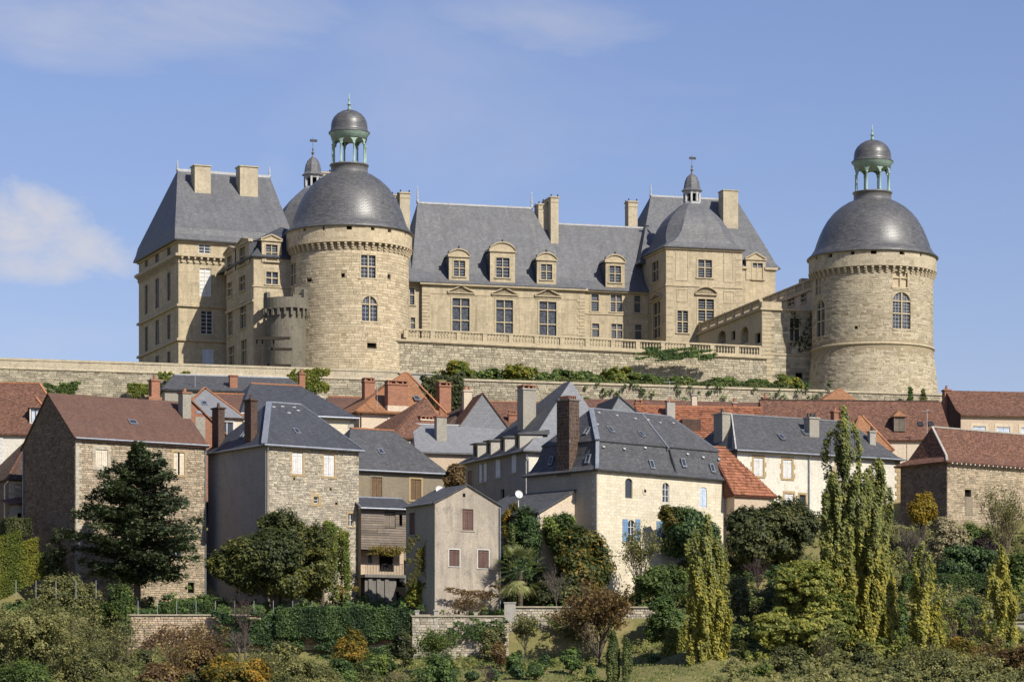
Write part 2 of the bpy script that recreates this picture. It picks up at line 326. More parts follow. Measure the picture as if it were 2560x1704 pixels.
class Cyl(Face):
    def __init__(s, bl, c, rad): s.bl = bl; s.c = c; s.rad = rad; s.holes = []; s.R0 = rad(0) if callable(rad) else rad
    def map(s, q, z, d=0):
        r = (s.rad(z) if callable(s.rad) else s.rad) - d; a = q / s.R0
        return (s.c[0] + r * math.sin(a), s.c[1] - r * math.cos(a), z)
    def px(s, u, v):
        bl = s.bl; c0 = bl.loc((0, 0, 0)); d = bl.loc(((u - CX) / FPX, 1, (HZ - v) / FPX)) - c0; r = s.R0
        for _ in range(3):
            ox, oy = c0.x - s.c[0], c0.y - s.c[1]; A = d.x ** 2 + d.y ** 2; B = ox * d.x + oy * d.y; C = ox * ox + oy * oy - r * r
            t = (-B - math.sqrt(max(B * B - A * C, 0))) / A; p = c0 + d * t
            r = s.rad(p.z) if callable(s.rad) else s.rad
        return math.atan2(p.x - s.c[0], -(p.y - s.c[1])) * s.R0, p.z
class Plane(Face):
    """sloped roof plane: origin, direction along, direction up; z is distance up the slope, d goes into the roof"""
    def __init__(s, bl, O, e, up): s.bl = bl; s.O = Vector(O); s.e = Vector(e).normalized(); s.up = Vector(up).normalized(); s.n = s.e.cross(s.up) * -1; s.holes = []
    def map(s, q, z, d=0): return tuple(s.O + s.e * q + s.up * z + s.n * d)
    def px(s, u, v): p = s.bl.ray(u, v, s.O, s.n) - s.O; return p.dot(s.e), p.dot(s.up)
def fbox(mb, fc, q0, q1, z0, z1, d0, d1, t=0):
    m = fc.map
    return mb.hexa([m(q0, z0, d0), m(q1, z0, d0), m(q1, z0, d1), m(q0, z0, d1), m(q0, z1, d0), m(q1, z1, d0), m(q1, z1, d1), m(q0, z1, d1)], t)
def inhole(holes, q, z, mq=0, mz=0): return any(h[0] - mq < q < h[1] + mq and h[2] - mz < z < h[3] + mz for h in holes)
def wall(fc, q0, q1, z0, z1, mat, parent, name='wall', cuts=(), zc=(), depth=.3, cyl=None, clip=None, label=None):
    """wall sheet with real openings and reveals; clip(z)->(qmin,qmax) trims gables"""
    hs = [h for h in fc.holes if h[1] > q0 and h[0] < q1 and h[3] > z0 and h[2] < z1]
    qs = sorted({q0, q1, *[x for h in hs for x in h[:2] if q0 < x < q1], *[c for c in cuts if q0 < c < q1]})
    zs = sorted({z0, z1, *[x for h in hs for x in h[2:4] if z0 < x < z1], *[c for c in zc if z0 < c < z1]})
    mb = MB()
    for i in range(len(qs) - 1):
        for j in range(len(zs) - 1):
            if inhole(hs, (qs[i] + qs[i + 1]) / 2, (zs[j] + zs[j + 1]) / 2): continue
            mb.poly(fc.map(qs[i], zs[j]), fc.map(qs[i + 1], zs[j]), fc.map(qs[i + 1], zs[j + 1]), fc.map(qs[i], zs[j + 1]))
    for h in hs:
        a, b, c, d = h[:4]; m = fc.map
        for (p, q) in (((a, c), (b, c)), ((b, c), (b, d)), ((b, d), (a, d)), ((a, d), (a, c))):
            mb.poly(m(p[0], p[1]), m(q[0], q[1]), m(q[0], q[1], depth), m(p[0], p[1], depth))
    return mb.build(name, mat, parent, cyl=cyl, label=label)
def stones(fc, q0, q1, z0, z1, mat, parent, L=(.3, .8), Hc=(.18, .3), proud=.03, gap=.02, nmax=300, clip=None, name='stone', jit=.25, seed=1, pick=None, skip=0):
    """coursed stones in front of a wall; the largest nmax are parts of their own, the rest one part"""
    r = random.Random(seed); L_ = []
    z = z0
    while z < z1 - .05:
        h = min(r.uniform(*Hc), z1 - z); q = q0 - r.uniform(0, L[0])
        while q < q1 - .05:
            l = r.uniform(*L) * (1.25 if h > sum(Hc) / 2 else .85); a, b = max(q, q0), min(q + l, q1); q += l
            if b - a < .08 or r.random() < skip: continue
            zm = z + h / 2; cut = False
            for hh in fc.holes:
                if hh[2] - .03 < z + h and hh[3] + .03 > z and hh[0] < b and hh[1] > a:
                    if hh[0] > a + .12: b = hh[0] - .02
                    elif hh[1] < b - .12: a = hh[1] + .02
                    else: cut = True
            if cut or b - a < .08: continue
            if clip:
                c0, c1 = clip(z + h); a, b = max(a, c0), min(b, c1)
                if b - a < .1: continue
            L_.append((a, b, z, z + h, r.uniform(-1, 1), r.uniform(.3, 1)))
        z += h
    def one(mb, st):
        a, b, c, d, t, k = st; g = gap; e = min(.25 * (d - c), .05) * jit * 2; rr = r.uniform; pr = proud * k; m = fc.map
        o = [m(a + g * .4, c + g * .4, .01), m(b - g * .4, c + g * .4, .01), m(b - g * .4, d - g * .4, .01), m(a + g * .4, d - g * .4, .01)]
        f = [m(a + g + rr(0, e), c + g * .8 + rr(0, e * .6), -pr), m(b - g - rr(0, e), c + g * .8 + rr(0, e * .6), -pr), m(b - g - rr(0, e), d - g * .8 - rr(0, e * .6), -pr), m(a + g + rr(0, e), d - g * .8 - rr(0, e * .6), -pr)]
        i = len(mb.v); mb.v += o + f
        for q in ((4, 5, 6, 7), (0, 1, 5, 4), (1, 2, 6, 5), (2, 3, 7, 6), (3, 0, 4, 7)): mb.f.append(tuple(i + x for x in q)); mb.t.append(t)
    vis = [s for s in L_ if pick is None or pick(s)]; rest = [s for s in L_ if not (pick is None or pick(s))]
    vis.sort(key=lambda s: -(s[1] - s[0]) * (s[3] - s[2])); rest += vis[nmax:]; vis = vis[:nmax]
    for s in vis:
        mb = MB(); one(mb, s); mb.build(name, mat, parent)
    if rest:
        mb = MB()
        for s in rest: one(mb, s)
        mb.build(name + '_courses', mat, parent)['kind'] = 'stuff'
# ---------------------------------------------------------------- windows and doors
def pane_grid(win, fc, q0, q1, z0, z1, cols, rows, glass, d, bars, barmat, thick=.02, barw=.022):
    """panes between cols x rows (lists of fractions); bars=(nx,ny) glazing bars within each pane"""
    gb = MB()
    for i in range(len(cols) - 1):
        for j in range(len(rows) - 1):
            a, b = q0 + (q1 - q0) * cols[i], q0 + (q1 - q0) * cols[i + 1]; c, e = z0 + (z1 - z0) * rows[j], z0 + (z1 - z0) * rows[j + 1]
            fbox(MB(), fc, a + .002, b - .002, c + .002, e - .002, d, d + thick).build('pane', glass, win)
            if bars:
                for k in range(1, bars[0]): x = a + (b - a) * k / bars[0]; fbox(gb, fc, x - barw / 2, x + barw / 2, c, e, d - .03, d - .004)
                for k in range(1, bars[1]): x = c + (e - c) * k / bars[1]; fbox(gb, fc, a, b, x - barw / 2, x + barw / 2, d - .034, d - .005)
    if bars and gb.f: gb.build('glazing_bars', barmat, win)
def arch_fill(fc, q0, q1, zs, z1, mat, parent, depth=.3, n=10, name='arch'):
    mb = MB(); m = fc.map; qc, r = (q0 + q1) / 2, (q1 - q0) / 2; h = z1 - zs; pts = [(qc - r * math.cos(math.pi * k / n), zs + h * math.sin(math.pi * k / n)) for k in range(n + 1)]
    for (a, za), (b, zb) in zip(pts, pts[1:]):
        mb.poly(m(a, za, -.004), m(b, zb, -.004), m(b, z1 + .02, -.004), m(a, z1 + .02, -.004)); mb.poly(m(a, za, -.004), m(a, za, depth), m(b, zb, depth), m(b, zb, -.004))
    return mb.build(name, mat, parent)
def win_cross(bl, fc, r, rows=(0, .55, 1), cols=(0, .5, 1), stone='carved', bars=(2, 3), glass='glass', arch=None, sur=.16, sill=True, depth=.3, mull=.13, back=None, barmat='white_paint', wallmat=None):
    """stone cross-window: mullions, transoms, moulded surround, sill; panes with glazing bars"""
    q0, q1, z0, z1 = r; fc.holes.append(r); mb = MB()
    for c in cols[1:-1]: x = q0 + (q1 - q0) * c; fbox(mb, fc, x - mull / 2, x + mull / 2, z0, z1, .05, .25)
    for c in rows[1:-1]: x = z0 + (z1 - z0) * c; fbox(mb, fc, q0, q1, x - mull / 2, x + mull / 2, .053, .247)
    if sur:
        for a, b in ((q0 - sur, q0 + .02), (q1 - .02, q1 + sur)): fbox(mb, fc, a, b, z0 - .02, z1 + (0 if arch else sur), -.045, .05)
        if not arch: fbox(mb, fc, q0 + .02, q1 - .02, z1 - .02, z1 + sur, -.047, .05)
    if sill: fbox(mb, fc, q0 - sur - .08, q1 + sur + .08, z0 - .16, z0 - .02, -.12, .05)
    wn = mb.build('window', stone, bl.root)
    if arch: arch_fill(fc, q0, q1, z1 - arch, z1, wallmat or stone, wn)
    pane_grid(wn, fc, q0, q1, z0, z1, cols, rows, back or glass, .22, bars if not back else None, barmat, .02, .024)
    return wn
def win_wood(bl, fc, r, cols=2, rows=3, frame='white_paint', glass='glass', sur=None, surw=.15, arch=None, depth=.3, d=.14, wallmat=None, sill=None):
    q0, q1, z0, z1 = r; fc.holes.append(r); mb = MB(); w_ = .06
    fbox(mb, fc, q0, q0 + w_, z0, z1, d - .05, d + .05); fbox(mb, fc, q1 - w_, q1, z0, z1, d - .05, d + .05)
    fbox(mb, fc, q0 + w_, q1 - w_, z0, z0 + w_, d - .05, d + .05); fbox(mb, fc, q0 + w_, q1 - w_, z1 - w_, z1, d - .05, d + .05)
    for k in range(1, cols): x = q0 + (q1 - q0) * k / cols; fbox(mb, fc, x - w_ * .6, x + w_ * .6, z0 + w_, z1 - w_, d - .055, d + .05)
    for k in range(1, rows): x = z0 + (z1 - z0) * k / rows; fbox(mb, fc, q0 + w_, q1 - w_, x - .022, x + .022, d - .04, d + .04)
    wn = mb.build('window', frame, bl.root)
    if sur:
        sb = MB()
        fbox(sb, fc, q0 - surw, q0 + .01, z0, z1, -.03, .08); fbox(sb, fc, q1 - .01, q1 + surw, z0, z1, -.03, .08)
        if not arch: fbox(sb, fc, q0 - surw, q1 + surw, z1, z1 + surw * 1.3, -.033, .08)
        fbox(sb, fc, q0 - surw - .04, q1 + surw + .04, z0 - surw * .8, z0, -.06, .08); sb.build('surround', sur, wn)
    if arch: arch_fill(fc, q0, q1, z1 - arch, z1, wallmat, wn)
    pane_grid(wn, fc, q0 + .01, q1 - .01, z0 + .01, z1 - .01, [k / cols for k in range(cols + 1)], [0, 1], glass, d, None, None)
    return wn
def shutter_leaf(fc, q0, q1, z0, z1, d, mat, parent, planks=3, louvre=False):
    mb = MB(); w_ = (q1 - q0) / planks
    for k in range(planks): fbox(mb, fc, q0 + w_ * k + .006, q0 + w_ * (k + 1) - .006, z0, z1, d, d + .03, RNG.uniform(-.4, .4))
    for z in (z0 + (z1 - z0) * .12, z0 + (z1 - z0) * .86): fbox(mb, fc, q0 + .02, q1 - .02, z - .04, z + .04, d - .02, d + .002)
    return mb.build('shutter', mat, parent)
def win_shut(bl, fc, r, mat='white_paint', sur=None, surw=.15, gap=.015, quoin=False, arch=None, wallmat=None, sillmat=None):
    """closed shutters in the opening, with stone surround"""
    q0, q1, z0, z1 = r; fc.holes.append(r)
    wn = fbox(MB(), fc, q0 - .01, q1 + .01, z0 - .01, z1 + .01, .12, .16).build('window', 'void', bl.root)
    qm = (q0 + q1) / 2
    shutter_leaf(fc, q0 + .01, qm - gap / 2, z0 + .01, z1 - .01, .05, mat, wn); shutter_leaf(fc, qm + gap / 2, q1 - .01, z0 + .01, z1 - .01, .05, mat, wn)
    if sur:
        sb = MB(); hq = (z1 - z0) / 4
        fbox(sb, fc, q0 - surw, q0 + .01, z0, z1, -.03, .05); fbox(sb, fc, q1 - .01, q1 + surw, z0, z1, -.03, .05)
        fbox(sb, fc, q0 - surw, q1 + surw, z1, z1 + surw * 1.3, -.033, .05); fbox(sb, fc, q0 - surw - .03, q1 + surw + .03, z0 - surw, z0, -.06, .05)
        if quoin:
            for k in (0, 2):
                fbox(sb, fc, q0 - surw * 1.9, q0 - surw, z0 + hq * k, z0 + hq * (k + 1), -.028, .05); fbox(sb, fc, q1 + surw, q1 + surw * 1.9, z0 + hq * k, z0 + hq * (k + 1), -.028, .05)
        sb.build('surround', sur, wn)
    if arch: arch_fill(fc, q0, q1, z1 - arch, z1, wallmat, wn)
    return wn
def hole(bl, fc, r, name='opening', mat='void', d=.3):
    fc.holes.append(r); q0, q1, z0, z1 = r
    return fbox(MB(), fc, q0 - .01, q1 + .01, z0 - .01, z1 + .01, d - .02, d + .05).build(name, mat, bl.root)
def skylight(bl, pl, u, v, w_=.55, h=.8, mat='zinc', parent=None):
    q, z = pl.px(u, v); mb = MB()
    fbox(mb, pl, q - w_ / 2, q - w_ / 2 + .07, z, z + h, -.1, .02); fbox(mb, pl, q + w_ / 2 - .07, q + w_ / 2, z, z + h, -.1, .02)
    fbox(mb, pl, q - w_ / 2, q + w_ / 2, z - .1, z, -.12, .02); fbox(mb, pl, q - w_ / 2, q + w_ / 2, z + h, z + h + .08, -.11, .02)
    o = mb.build('roof_window', mat, parent or bl.root); fbox(MB(), pl, q - w_ / 2 + .07, q + w_ / 2 - .07, z, z + h, -.06, -.03).build('pane', 'glass', o); return o
# ---------------------------------------------------------------- roofs, chimneys, trim
def rr(a0, a1, b0, b1, z): return [(a0, b0, z), (a1, b0, z), (a1, b1, z), (a0, b1, z)]
def roof(bl, rings, mat, name='roof', th=.12, parent=None, smooth=False):
    a0, a1, b0, b1, z = rings[0][:5]
    mb = MB(); mb.loft([rr(a0 + .05, a1 - .05, b0 + .05, b1 - .05, z - th)] + [rr(*r) for r in rings], True, True, True)
    return mb.build(name, mat, parent or bl.root, smooth)
def roof_gable(bl, a0, a1, b0, b1, ze, zr, axis, mat, th=.14, ov=.15, eo=.25, name='roof', m=.5, ze2=None, flare=0):
    """two slabs; axis 'a': ridge runs along a; ov verge overhang, eo eave overhang; flare: bellcast at the eaves"""
    ze2 = ze if ze2 is None else ze2
    mb = MB()
    p0, p1, q0, q1 = (b0, b1, a0 - ov, a1 + ov) if axis == 'a' else (a0, a1, b0 - ov, b1 + ov)
    pm = p0 + (p1 - p0) * m
    for pe, zz in ((p0, ze), (p1, ze2)):
        k = (zr - zz) / (pm - pe); s_ = -1 if pe < pm else 1; pe2 = pe + s_ * eo; z2 = zz + k * (pe2 - pe)
        prof = [(pe2, z2 + flare * .45), (pe + (pm - pe) * .25, zz + k * (pm - pe) * .25 - flare * .25), (pm, zr)] if flare else [(pe2, z2), (pm, zr)]
        ring = []
        for q in (q0, q1):
            up = [((q, p, z) if axis == 'a' else (p, q, z)) for p, z in prof]; dn = [((q, p, z - th) if axis == 'a' else (p, q, z - th)) for p, z in prof[::-1]]
            ring.append(up + dn)
        mb.loft(ring, True, True, True)
    return mb.build(name, mat, bl.root)
def gable_wall(bl, fc, q0, q1, z0, qr, zr, mat, name='gable', z1=None):
    """triangle of wall above the eaves on a face"""
    pts = [fc.map(q0, z0), fc.map(q1, z0 if z1 is None else z1), fc.map(qr, zr)]
    return MB().poly(*pts).build(name, mat, bl.root)
def strip(bl, pts, w_, h, mat, name='ridge', parent=None):
    mb = MB()
    for p, q in zip(pts, pts[1:]): mb.bar(p, q, w_, h)
    return mb.build(name, mat, parent or bl.root)
def chimney(bl, a0, a1, b0, b1, z0, z1, mat, cap='concrete', pots=2, capmat=None, potmat='brick', slots=False, capw=.08):
    o = MB().box(a0, a1, b0, b1, z0, z1).build('chimney', mat, bl.root)
    MB().box(a0 - capw, a1 + capw, b0 - capw, b1 + capw, z1, z1 + .13).build('cap', capmat or cap, o)
    n = pots; W_ = a1 - a0
    for k in range(n):
        x = a0 + W_ * (k + .5) / n; y = (b0 + b1) / 2
        if slots:
            MB().box(x - W_ * .5 / n + (.0 if k == 0 else .09), x - W_ * .5 / n + .14 + (.0 if k == 0 else .09), b0 + .02, b1 - .02, z1 + .131, z1 + .36).build('pot', potmat, o)
            if k == n - 1: MB().box(a1 - .14, a1, b0 + .02, b1 - .02, z1 + .131, z1 + .36).build('pot', potmat, o)
        else: MB().lathe([(.13, z1 + .131), (.15, z1 + .2), (.11, z1 + .5), (.14, z1 + .52)], 8, (x, y)).build('pot', potmat, o)
    if slots: MB().box(a0 - .03, a1 + .03, b0 - .03, b1 + .03, z1 + .362, z1 + .45).build('slab', potmat, o)
    return o
def gutter(bl, p, q, r=.08, mat='zinc', name='gutter'):
    return MB().tube([p, q], r, 8).build(name, mat, bl.root)
def downpipe(bl, pts, r=.06, mat='zinc'):
    return MB().tube(pts, r, 7).build('downpipe', mat, bl.root)
def finial(bl, p, h=1.4, mat='lead_white', r=.16, parent=None):
    x, y, z = p
    return MB().lathe([(r * 1.1, z - .1), (r * 1.0, z + h * .12), (r * .45, z + h * .3), (r * .9, z + h * .4), (r * .35, z + h * .5), (r * .75, z + h * .62), (r * .25, z + h * .72), (r * .45, z + h * .85), (.02, z + h)], 8, (x, y)).build('finial', mat, parent or bl.root, True)
# ================================================================ terrain
def terr(x, y):
    ys = [-400, -60, 0, 40, 110, 170, 205, 222, 238, 239.6, 241.0, 247, 255, 262, 275]
    zs = [-14, -3, -1.7, -5, -13, -8, .2, 3.7, 6.3, 6.5, 9.9, 10.3, 11.3, 16.8, 22.5]
    zr = [-14, -3, -1.7, -5, -13, -8, .8, 4.8, 8.9, 9.3, 9.7, 12.2, 15.0, 17.6, 22.5]
    k = max(0, min(1, (x - 7) / 8)); xc = max(-75, min(75, x))
    lw = xc < -7.5                                              # left of the tower the rampart runs a little deeper
    yr = (295 + (xc + 52.7) * .26 if lw else 297 + (xc + 4.9) * .2586) + .35
    yt = 305 if lw else 315 + (xc + 10.6) * .368 + .3
    if y <= 275: z = float(np.interp(y, ys, zs)) * (1 - k) + float(np.interp(y, ys, zr)) * k
    elif y <= yr: z = 22.5 + (32.2 - 22.5) * (y - 275) / (yr - 275)
    elif lw: z = float(np.interp(y, [yr, yr + .3, 430, 560, 900, 9000], [32.2, 36.9, 36.9, 28, -14, -30]))
    else: z = float(np.interp(y, [yr, yr + .3, yt, yt + .4, 430, 560, 900, 9000], [32.2, 35.7, 36.3, 41.7, 41.7, 30, -14, -30]))
    if x > 45 and y > 308: z = min(z, 36.3 + (24 - 36.3) * min(1, (x - 45) / 6))
    if abs(x) > 90: z = min(z, -5 + (z + 5) * max(0, 1 - (abs(x) - 90) / 150))
    return z
xs = [-9000, -3000, -900, -400, -240, -160, -120] + list(np.arange(-100, 101, 2.5)) + [120, 160, 240, 400, 900, 3000, 9000]
ysg = [-3000, -900, -400, -150, -60, -20, 0, 20, 50, 80, 110, 140, 170, 190] + list(np.arange(200, 330, 1.0)) + [340, 360, 390, 420, 470, 520, 700, 900, 2000, 4500, 9000]
mb = MB(); nx = len(xs)
for y in ysg:
    for x in xs: mb.v.append((float(x), float(y), terr(x, y) + .12 * math.sin(x * 1.3 + y * .7) * (1 if 190 < y < 240 else 0)))
for j in range(len(ysg) - 1):
    for i in range(nx - 1): k = j * nx + i; mb.f.append((k, k + 1, k + nx + 1, k + nx)); mb.t.append(0)
gr = mb.build('ground', 'grass', smooth=True); gr['kind'] = 'structure'
# ================================================================ round towers
def tower(u, Y, Rw, label, v_string=None):
    bl = Bld('round_tower', label, 'castle tower', u, Y, 0, 36.0, 'domed round towers of the castle')
    rt = bl.root; zb = 36.0; k = Rw / 6.3
    ztop, zband, zcor = 53.5 - zb, 51.75 - zb, 51.05 - zb
    if v_string:
        zs = (HZ - v_string) / FPX * (Y - Rw) - zb
        rad = lambda z: Rw + max(0, (zs - z)) * .115
    else: rad = lambda z: Rw + max(0, 8 - z) * .03
    fc = Cyl(bl, (0, 0), rad); fc.R0 = Rw
    return bl, fc, rad, k, ztop, zband, zcor
def tower_finish(bl, fc, rad, Rw, k, ztop, zband, zcor, mat, wmat, holes_u, L, Hc, seed, carve):
    rt = bl.root; cuts = [Rw * R(d) for d in range(-180, 181, 6)]
    wl = wall(fc, -math.pi * Rw, math.pi * Rw, 0, zband + .1, wmat, rt, cuts=cuts, zc=[2, 4, 6, 8], cyl=(0, 0, Rw))
    stones(fc, -1.6 * Rw, 1.6 * Rw, 0, zcor - .05, mat, wl, L, Hc, .035, .018, 300, seed=seed, pick=lambda s: abs(s[0]) < 1.35 * Rw and s[2] > 3.2)
    # machicolation: corbels carrying the upper band
    Rb = Rw + .36; n = 56
    for i in range(n):
        a = 2 * math.pi * i / n
        if abs((a + math.pi) % (2 * math.pi) - math.pi) > 1.75: continue
        cf = Face.__new__(Face); c_, s_ = math.cos(a), math.sin(a)
        mb = MB(); hw = .125
        for r0, r1, z0, z1 in ((Rw - .1, Rw + .13, zcor, zcor + .24), (Rw - .1, Rw + .25, zcor + .24, zcor + .48), (Rw - .1, Rw + .355, zcor + .48, zband + .02)):
            p = []
            for z in (z0, z1):
                for q, r_ in ((-hw, r0), (hw, r0), (hw, r1), (-hw, r1)): p.append((r_ * s_ + q * c_, -(r_ * c_) + q * s_, z))
            mb.hexa(p)
        mb.build('corbel', carve, rt)
    ub = Cyl(bl, (0, 0), Rb)
    for hu in holes_u:
        q, z = ub.px(hu[0], hu[1]); ub.holes.append((q - hu[2], q + hu[2], ztop - .12 - hu[3], ztop - .12))
    band = wall(ub, -math.pi * Rb, math.pi * Rb, zband, ztop + .05, mat, rt, 'parapet', cuts=[Rb * R(d) for d in range(-180, 181, 6)], depth=.5, cyl=(0, 0, Rb))
    for h in ub.holes: fbox(MB(), ub, h[0] - .02, h[1] + .02, h[2] - .02, h[3] + .02, .48, .52).build('recess', 'void', band)
    MB().lathe([(Rw - .05, zband), (Rb, zband), (Rb + .05, zband + .02), (Rb + .05, zband + .16), (Rb, zband + .18)], 60).build('string_course', carve, rt)
    stones(ub, -1.55 * Rb, 1.55 * Rb, zband + .2, ztop - .02, mat, band, (.6, 1.3), (.3, .48), .018, .012, 120, seed=seed + 1)
    # dome
    S = lambda pr: [(r * k, z - 36.0) for r, z in pr]
    dome = MB().lathe(S([(5.9, 53.42), (6.86, 53.42), (6.86, 53.52), (6.42, 53.95), (6.08, 54.5), (5.86, 55.2), (5.58, 56.0), (5.22, 56.85), (4.76, 57.7), (4.16, 58.5), (3.42, 59.2), (2.6, 59.75), (2.02, 60.02)]), 64).build('dome', 'slate_dome', rt, True, (0, 0, 3.2))
    MB().lathe(S([(2.05, 59.85), (1.98, 60.1), (1.95, 60.75), (2.08, 60.8), (2.08, 60.93), (.1, 60.95)]), 40).build('lantern_drum', 'lead', rt, True)
    lc = Cyl(bl, (0, 0), 1.82 * k); n = 8; zc0, zc1 = 60.95 - 36, 63.0 - 36
    for i in range(n):
        a = 2 * math.pi * (i + .43) / n; x, y = 1.82 * k * math.sin(a), -1.82 * k * math.cos(a)
        MB().lathe([(.16, zc0), (.16, zc0 + .12), (.105, zc0 + .16), (.095, zc1 - .1), (.14, zc1 - .06), (.14, zc1 + .02)], 10, (x, y)).build('column', 'copper', rt, True)
        a2 = 2 * math.pi / n; q0, q1 = a * lc.R0 + .09, (a + a2) * lc.R0 - .09
        ar = arch_fill(lc, q0, q1, zc1 - .02, zc1 + .6, 'copper', rt, .22, 10, 'arch')
        mbp = MB(); fbox(mbp, lc, a * lc.R0 - .1, a * lc.R0 + .1, zc1 + .02, zc1 + .62, -.01, .22); mbp.build('spandrel', 'copper', rt)
    MB().lathe(S([(1.6, 63.6), (1.9, 63.6), (1.9, 63.9), (1.98, 63.94), (1.98, 64.06), (2.16, 64.2), (2.18, 64.3), (1.5, 64.3)]), 40).build('entablature', 'copper', rt, True)
    MB().lathe(S([(2.2, 64.26), (2.2, 64.36), (2.0, 64.5), (1.95, 64.75), (1.93, 65.15), (1.84, 65.55), (1.62, 65.98), (1.28, 66.33), (.8, 66.62), (.3, 66.76), (.12, 66.8)]), 40).build('lantern_dome', 'slate_dome', rt, True, (0, 0, 1.2))
    MB().lathe(S([(.2, 66.72), (.16, 67.0), (.12, 67.3), (.24, 67.33), (.24, 67.39), (.1, 67.42), (.08, 67.8), (.13, 67.9), (.04, 68.0), (.03, 68.5)]), 10).build('finial', 'copper', rt, True)
bl, fc, rad, k, zt, zbn, zco = tower(873, 318, 6.3, 'left round castle tower with rough golden masonry, slate dome and green lantern')
win_cross(bl, fc, fc.rect(902, 939, 637, 694), (0, .5, 1), stone='ashlar_warm', bars=(2, 3), sur=.12)
win_cross(bl, fc, fc.rect(905, 943, 740, 802), (0, .68, 1), stone='ashlar_warm', bars=(2, 4), sur=.0, arch=.85, wallmat='ashlar_warm')
hole(bl, fc, fc.rect(918, 941, 857, 870), 'slot_window')
for r_ in ((853, 862, 683, 693), (969, 976, 686, 697), (767, 779, 697, 704)): hole(bl, fc, fc.rect(*r_), 'loophole')
win_cross(bl, fc, fc.rect(727, 740, 658, 713), (0, .5, 1), stone='ashlar_warm', bars=None, sur=.1)
win_cross(bl, fc, fc.rect(730, 744, 760, 823), (0, .68, 1), stone='ashlar_warm', bars=None, sur=0, arch=.8, wallmat='ashlar_warm')
tower_finish(bl, fc, rad, 6.3, k, zt, zbn, zco, 'ashlar_warm', 'mortar', [(761, 580, .2, .3), (809, 572, .12, .42), (873, 566, .28, .4), (932, 569, .2, .38), (974, 573, .25, .4), (1013, 580, .12, .4)], (.32, .85), (.2, .36), 3, 'ashlar_warm')
bl, fc, rad, k, zt, zbn, zco = tower(2181, 334, 6.7, 'right round castle tower with smooth pale courses, flared foot, slate dome and lantern', 857)
zs_ = (HZ - 857) / FPX * (334 - 6.7) - 36
MB().lathe([(6.6, zs_ - .2), (6.86, zs_ - .12), (6.92, zs_), (6.86, zs_ + .12), (6.6, zs_ + .2)], 64).build('string_course', 'carved', bl.root, True)
win_cross(bl, fc, fc.rect(2232, 2269, 677, 717), (0, .58, 1), stone='ashlar_warm', bars=None, sur=.08, back='ashlar_warm')
win_cross(bl, fc, fc.rect(2232, 2276, 730, 821), (0, .42, .76, 1), stone='ashlar_warm', bars=(3, 4), sur=0, arch=.95, glass='glass_leaded', wallmat='ashlar_grey')
win_cross(bl, fc, fc.rect(2039, 2054, 695, 736), (0, .55, 1), stone='ashlar_grey', bars=None, sur=.08, back='ashlar_warm')
win_cross(bl, fc, fc.rect(2042, 2062, 750, 840), (0, .42, .76, 1), stone='ashlar_grey', bars=None, sur=0, arch=.9, wallmat='ashlar_grey')
hole(bl, fc, fc.rect(2136, 2144, 815, 822), 'loophole')
tower_finish(bl, fc, rad, 6.7, k, zt, zbn, zco, 'ashlar_grey', 'mortar', [(2041, 648, .2, .35), (2075, 640, .32, .42), (2131, 631, .22, .35), (2184, 626, .32, .4), (2255, 627, .3, .4), (2302, 632, .13, .35)], (.5, 1.25), (.17, .27), 8, 'ashlar_grey')
# ================================================================ dormers
def pediment(mb, q0, q1, z0, h, fc, kind, d0=-.15, d1=.35, th=.14):
    """raised pediment: raking or curved cornice over a recessed field"""
    m = fc.map; n = 10 if kind == 'seg' else 2; qc = (q0 + q1) / 2
    if kind == 'seg': pts = [(qc - (q1 - q0) / 2 * math.cos(math.pi * (.12 + .76 * k / n)) / math.cos(math.pi * .12), z0 + h * (math.sin(math.pi * (.12 + .76 * k / n)) - math.sin(math.pi * .12)) / (1 - math.sin(math.pi * .12))) for k in range(n + 1)]
    else: pts = [(q0, z0), (qc, z0 + h), (q1, z0)]
    for (a, za), (b, zb_) in zip(pts, pts[1:]):
        mb.hexa([m(a, za, d0), m(b, zb_, d0), m(b, zb_, d1), m(a, za, d1), m(a, za + th, d0), m(b, zb_ + th, d0), m(b, zb_ + th, d1), m(a, za + th, d1)])
    fbox(mb, fc, q0, q1, z0 - th, z0, d0 - .003, d1)
    fld = [m(a, za, 0) for a, za in pts]; mb.poly(*fld)
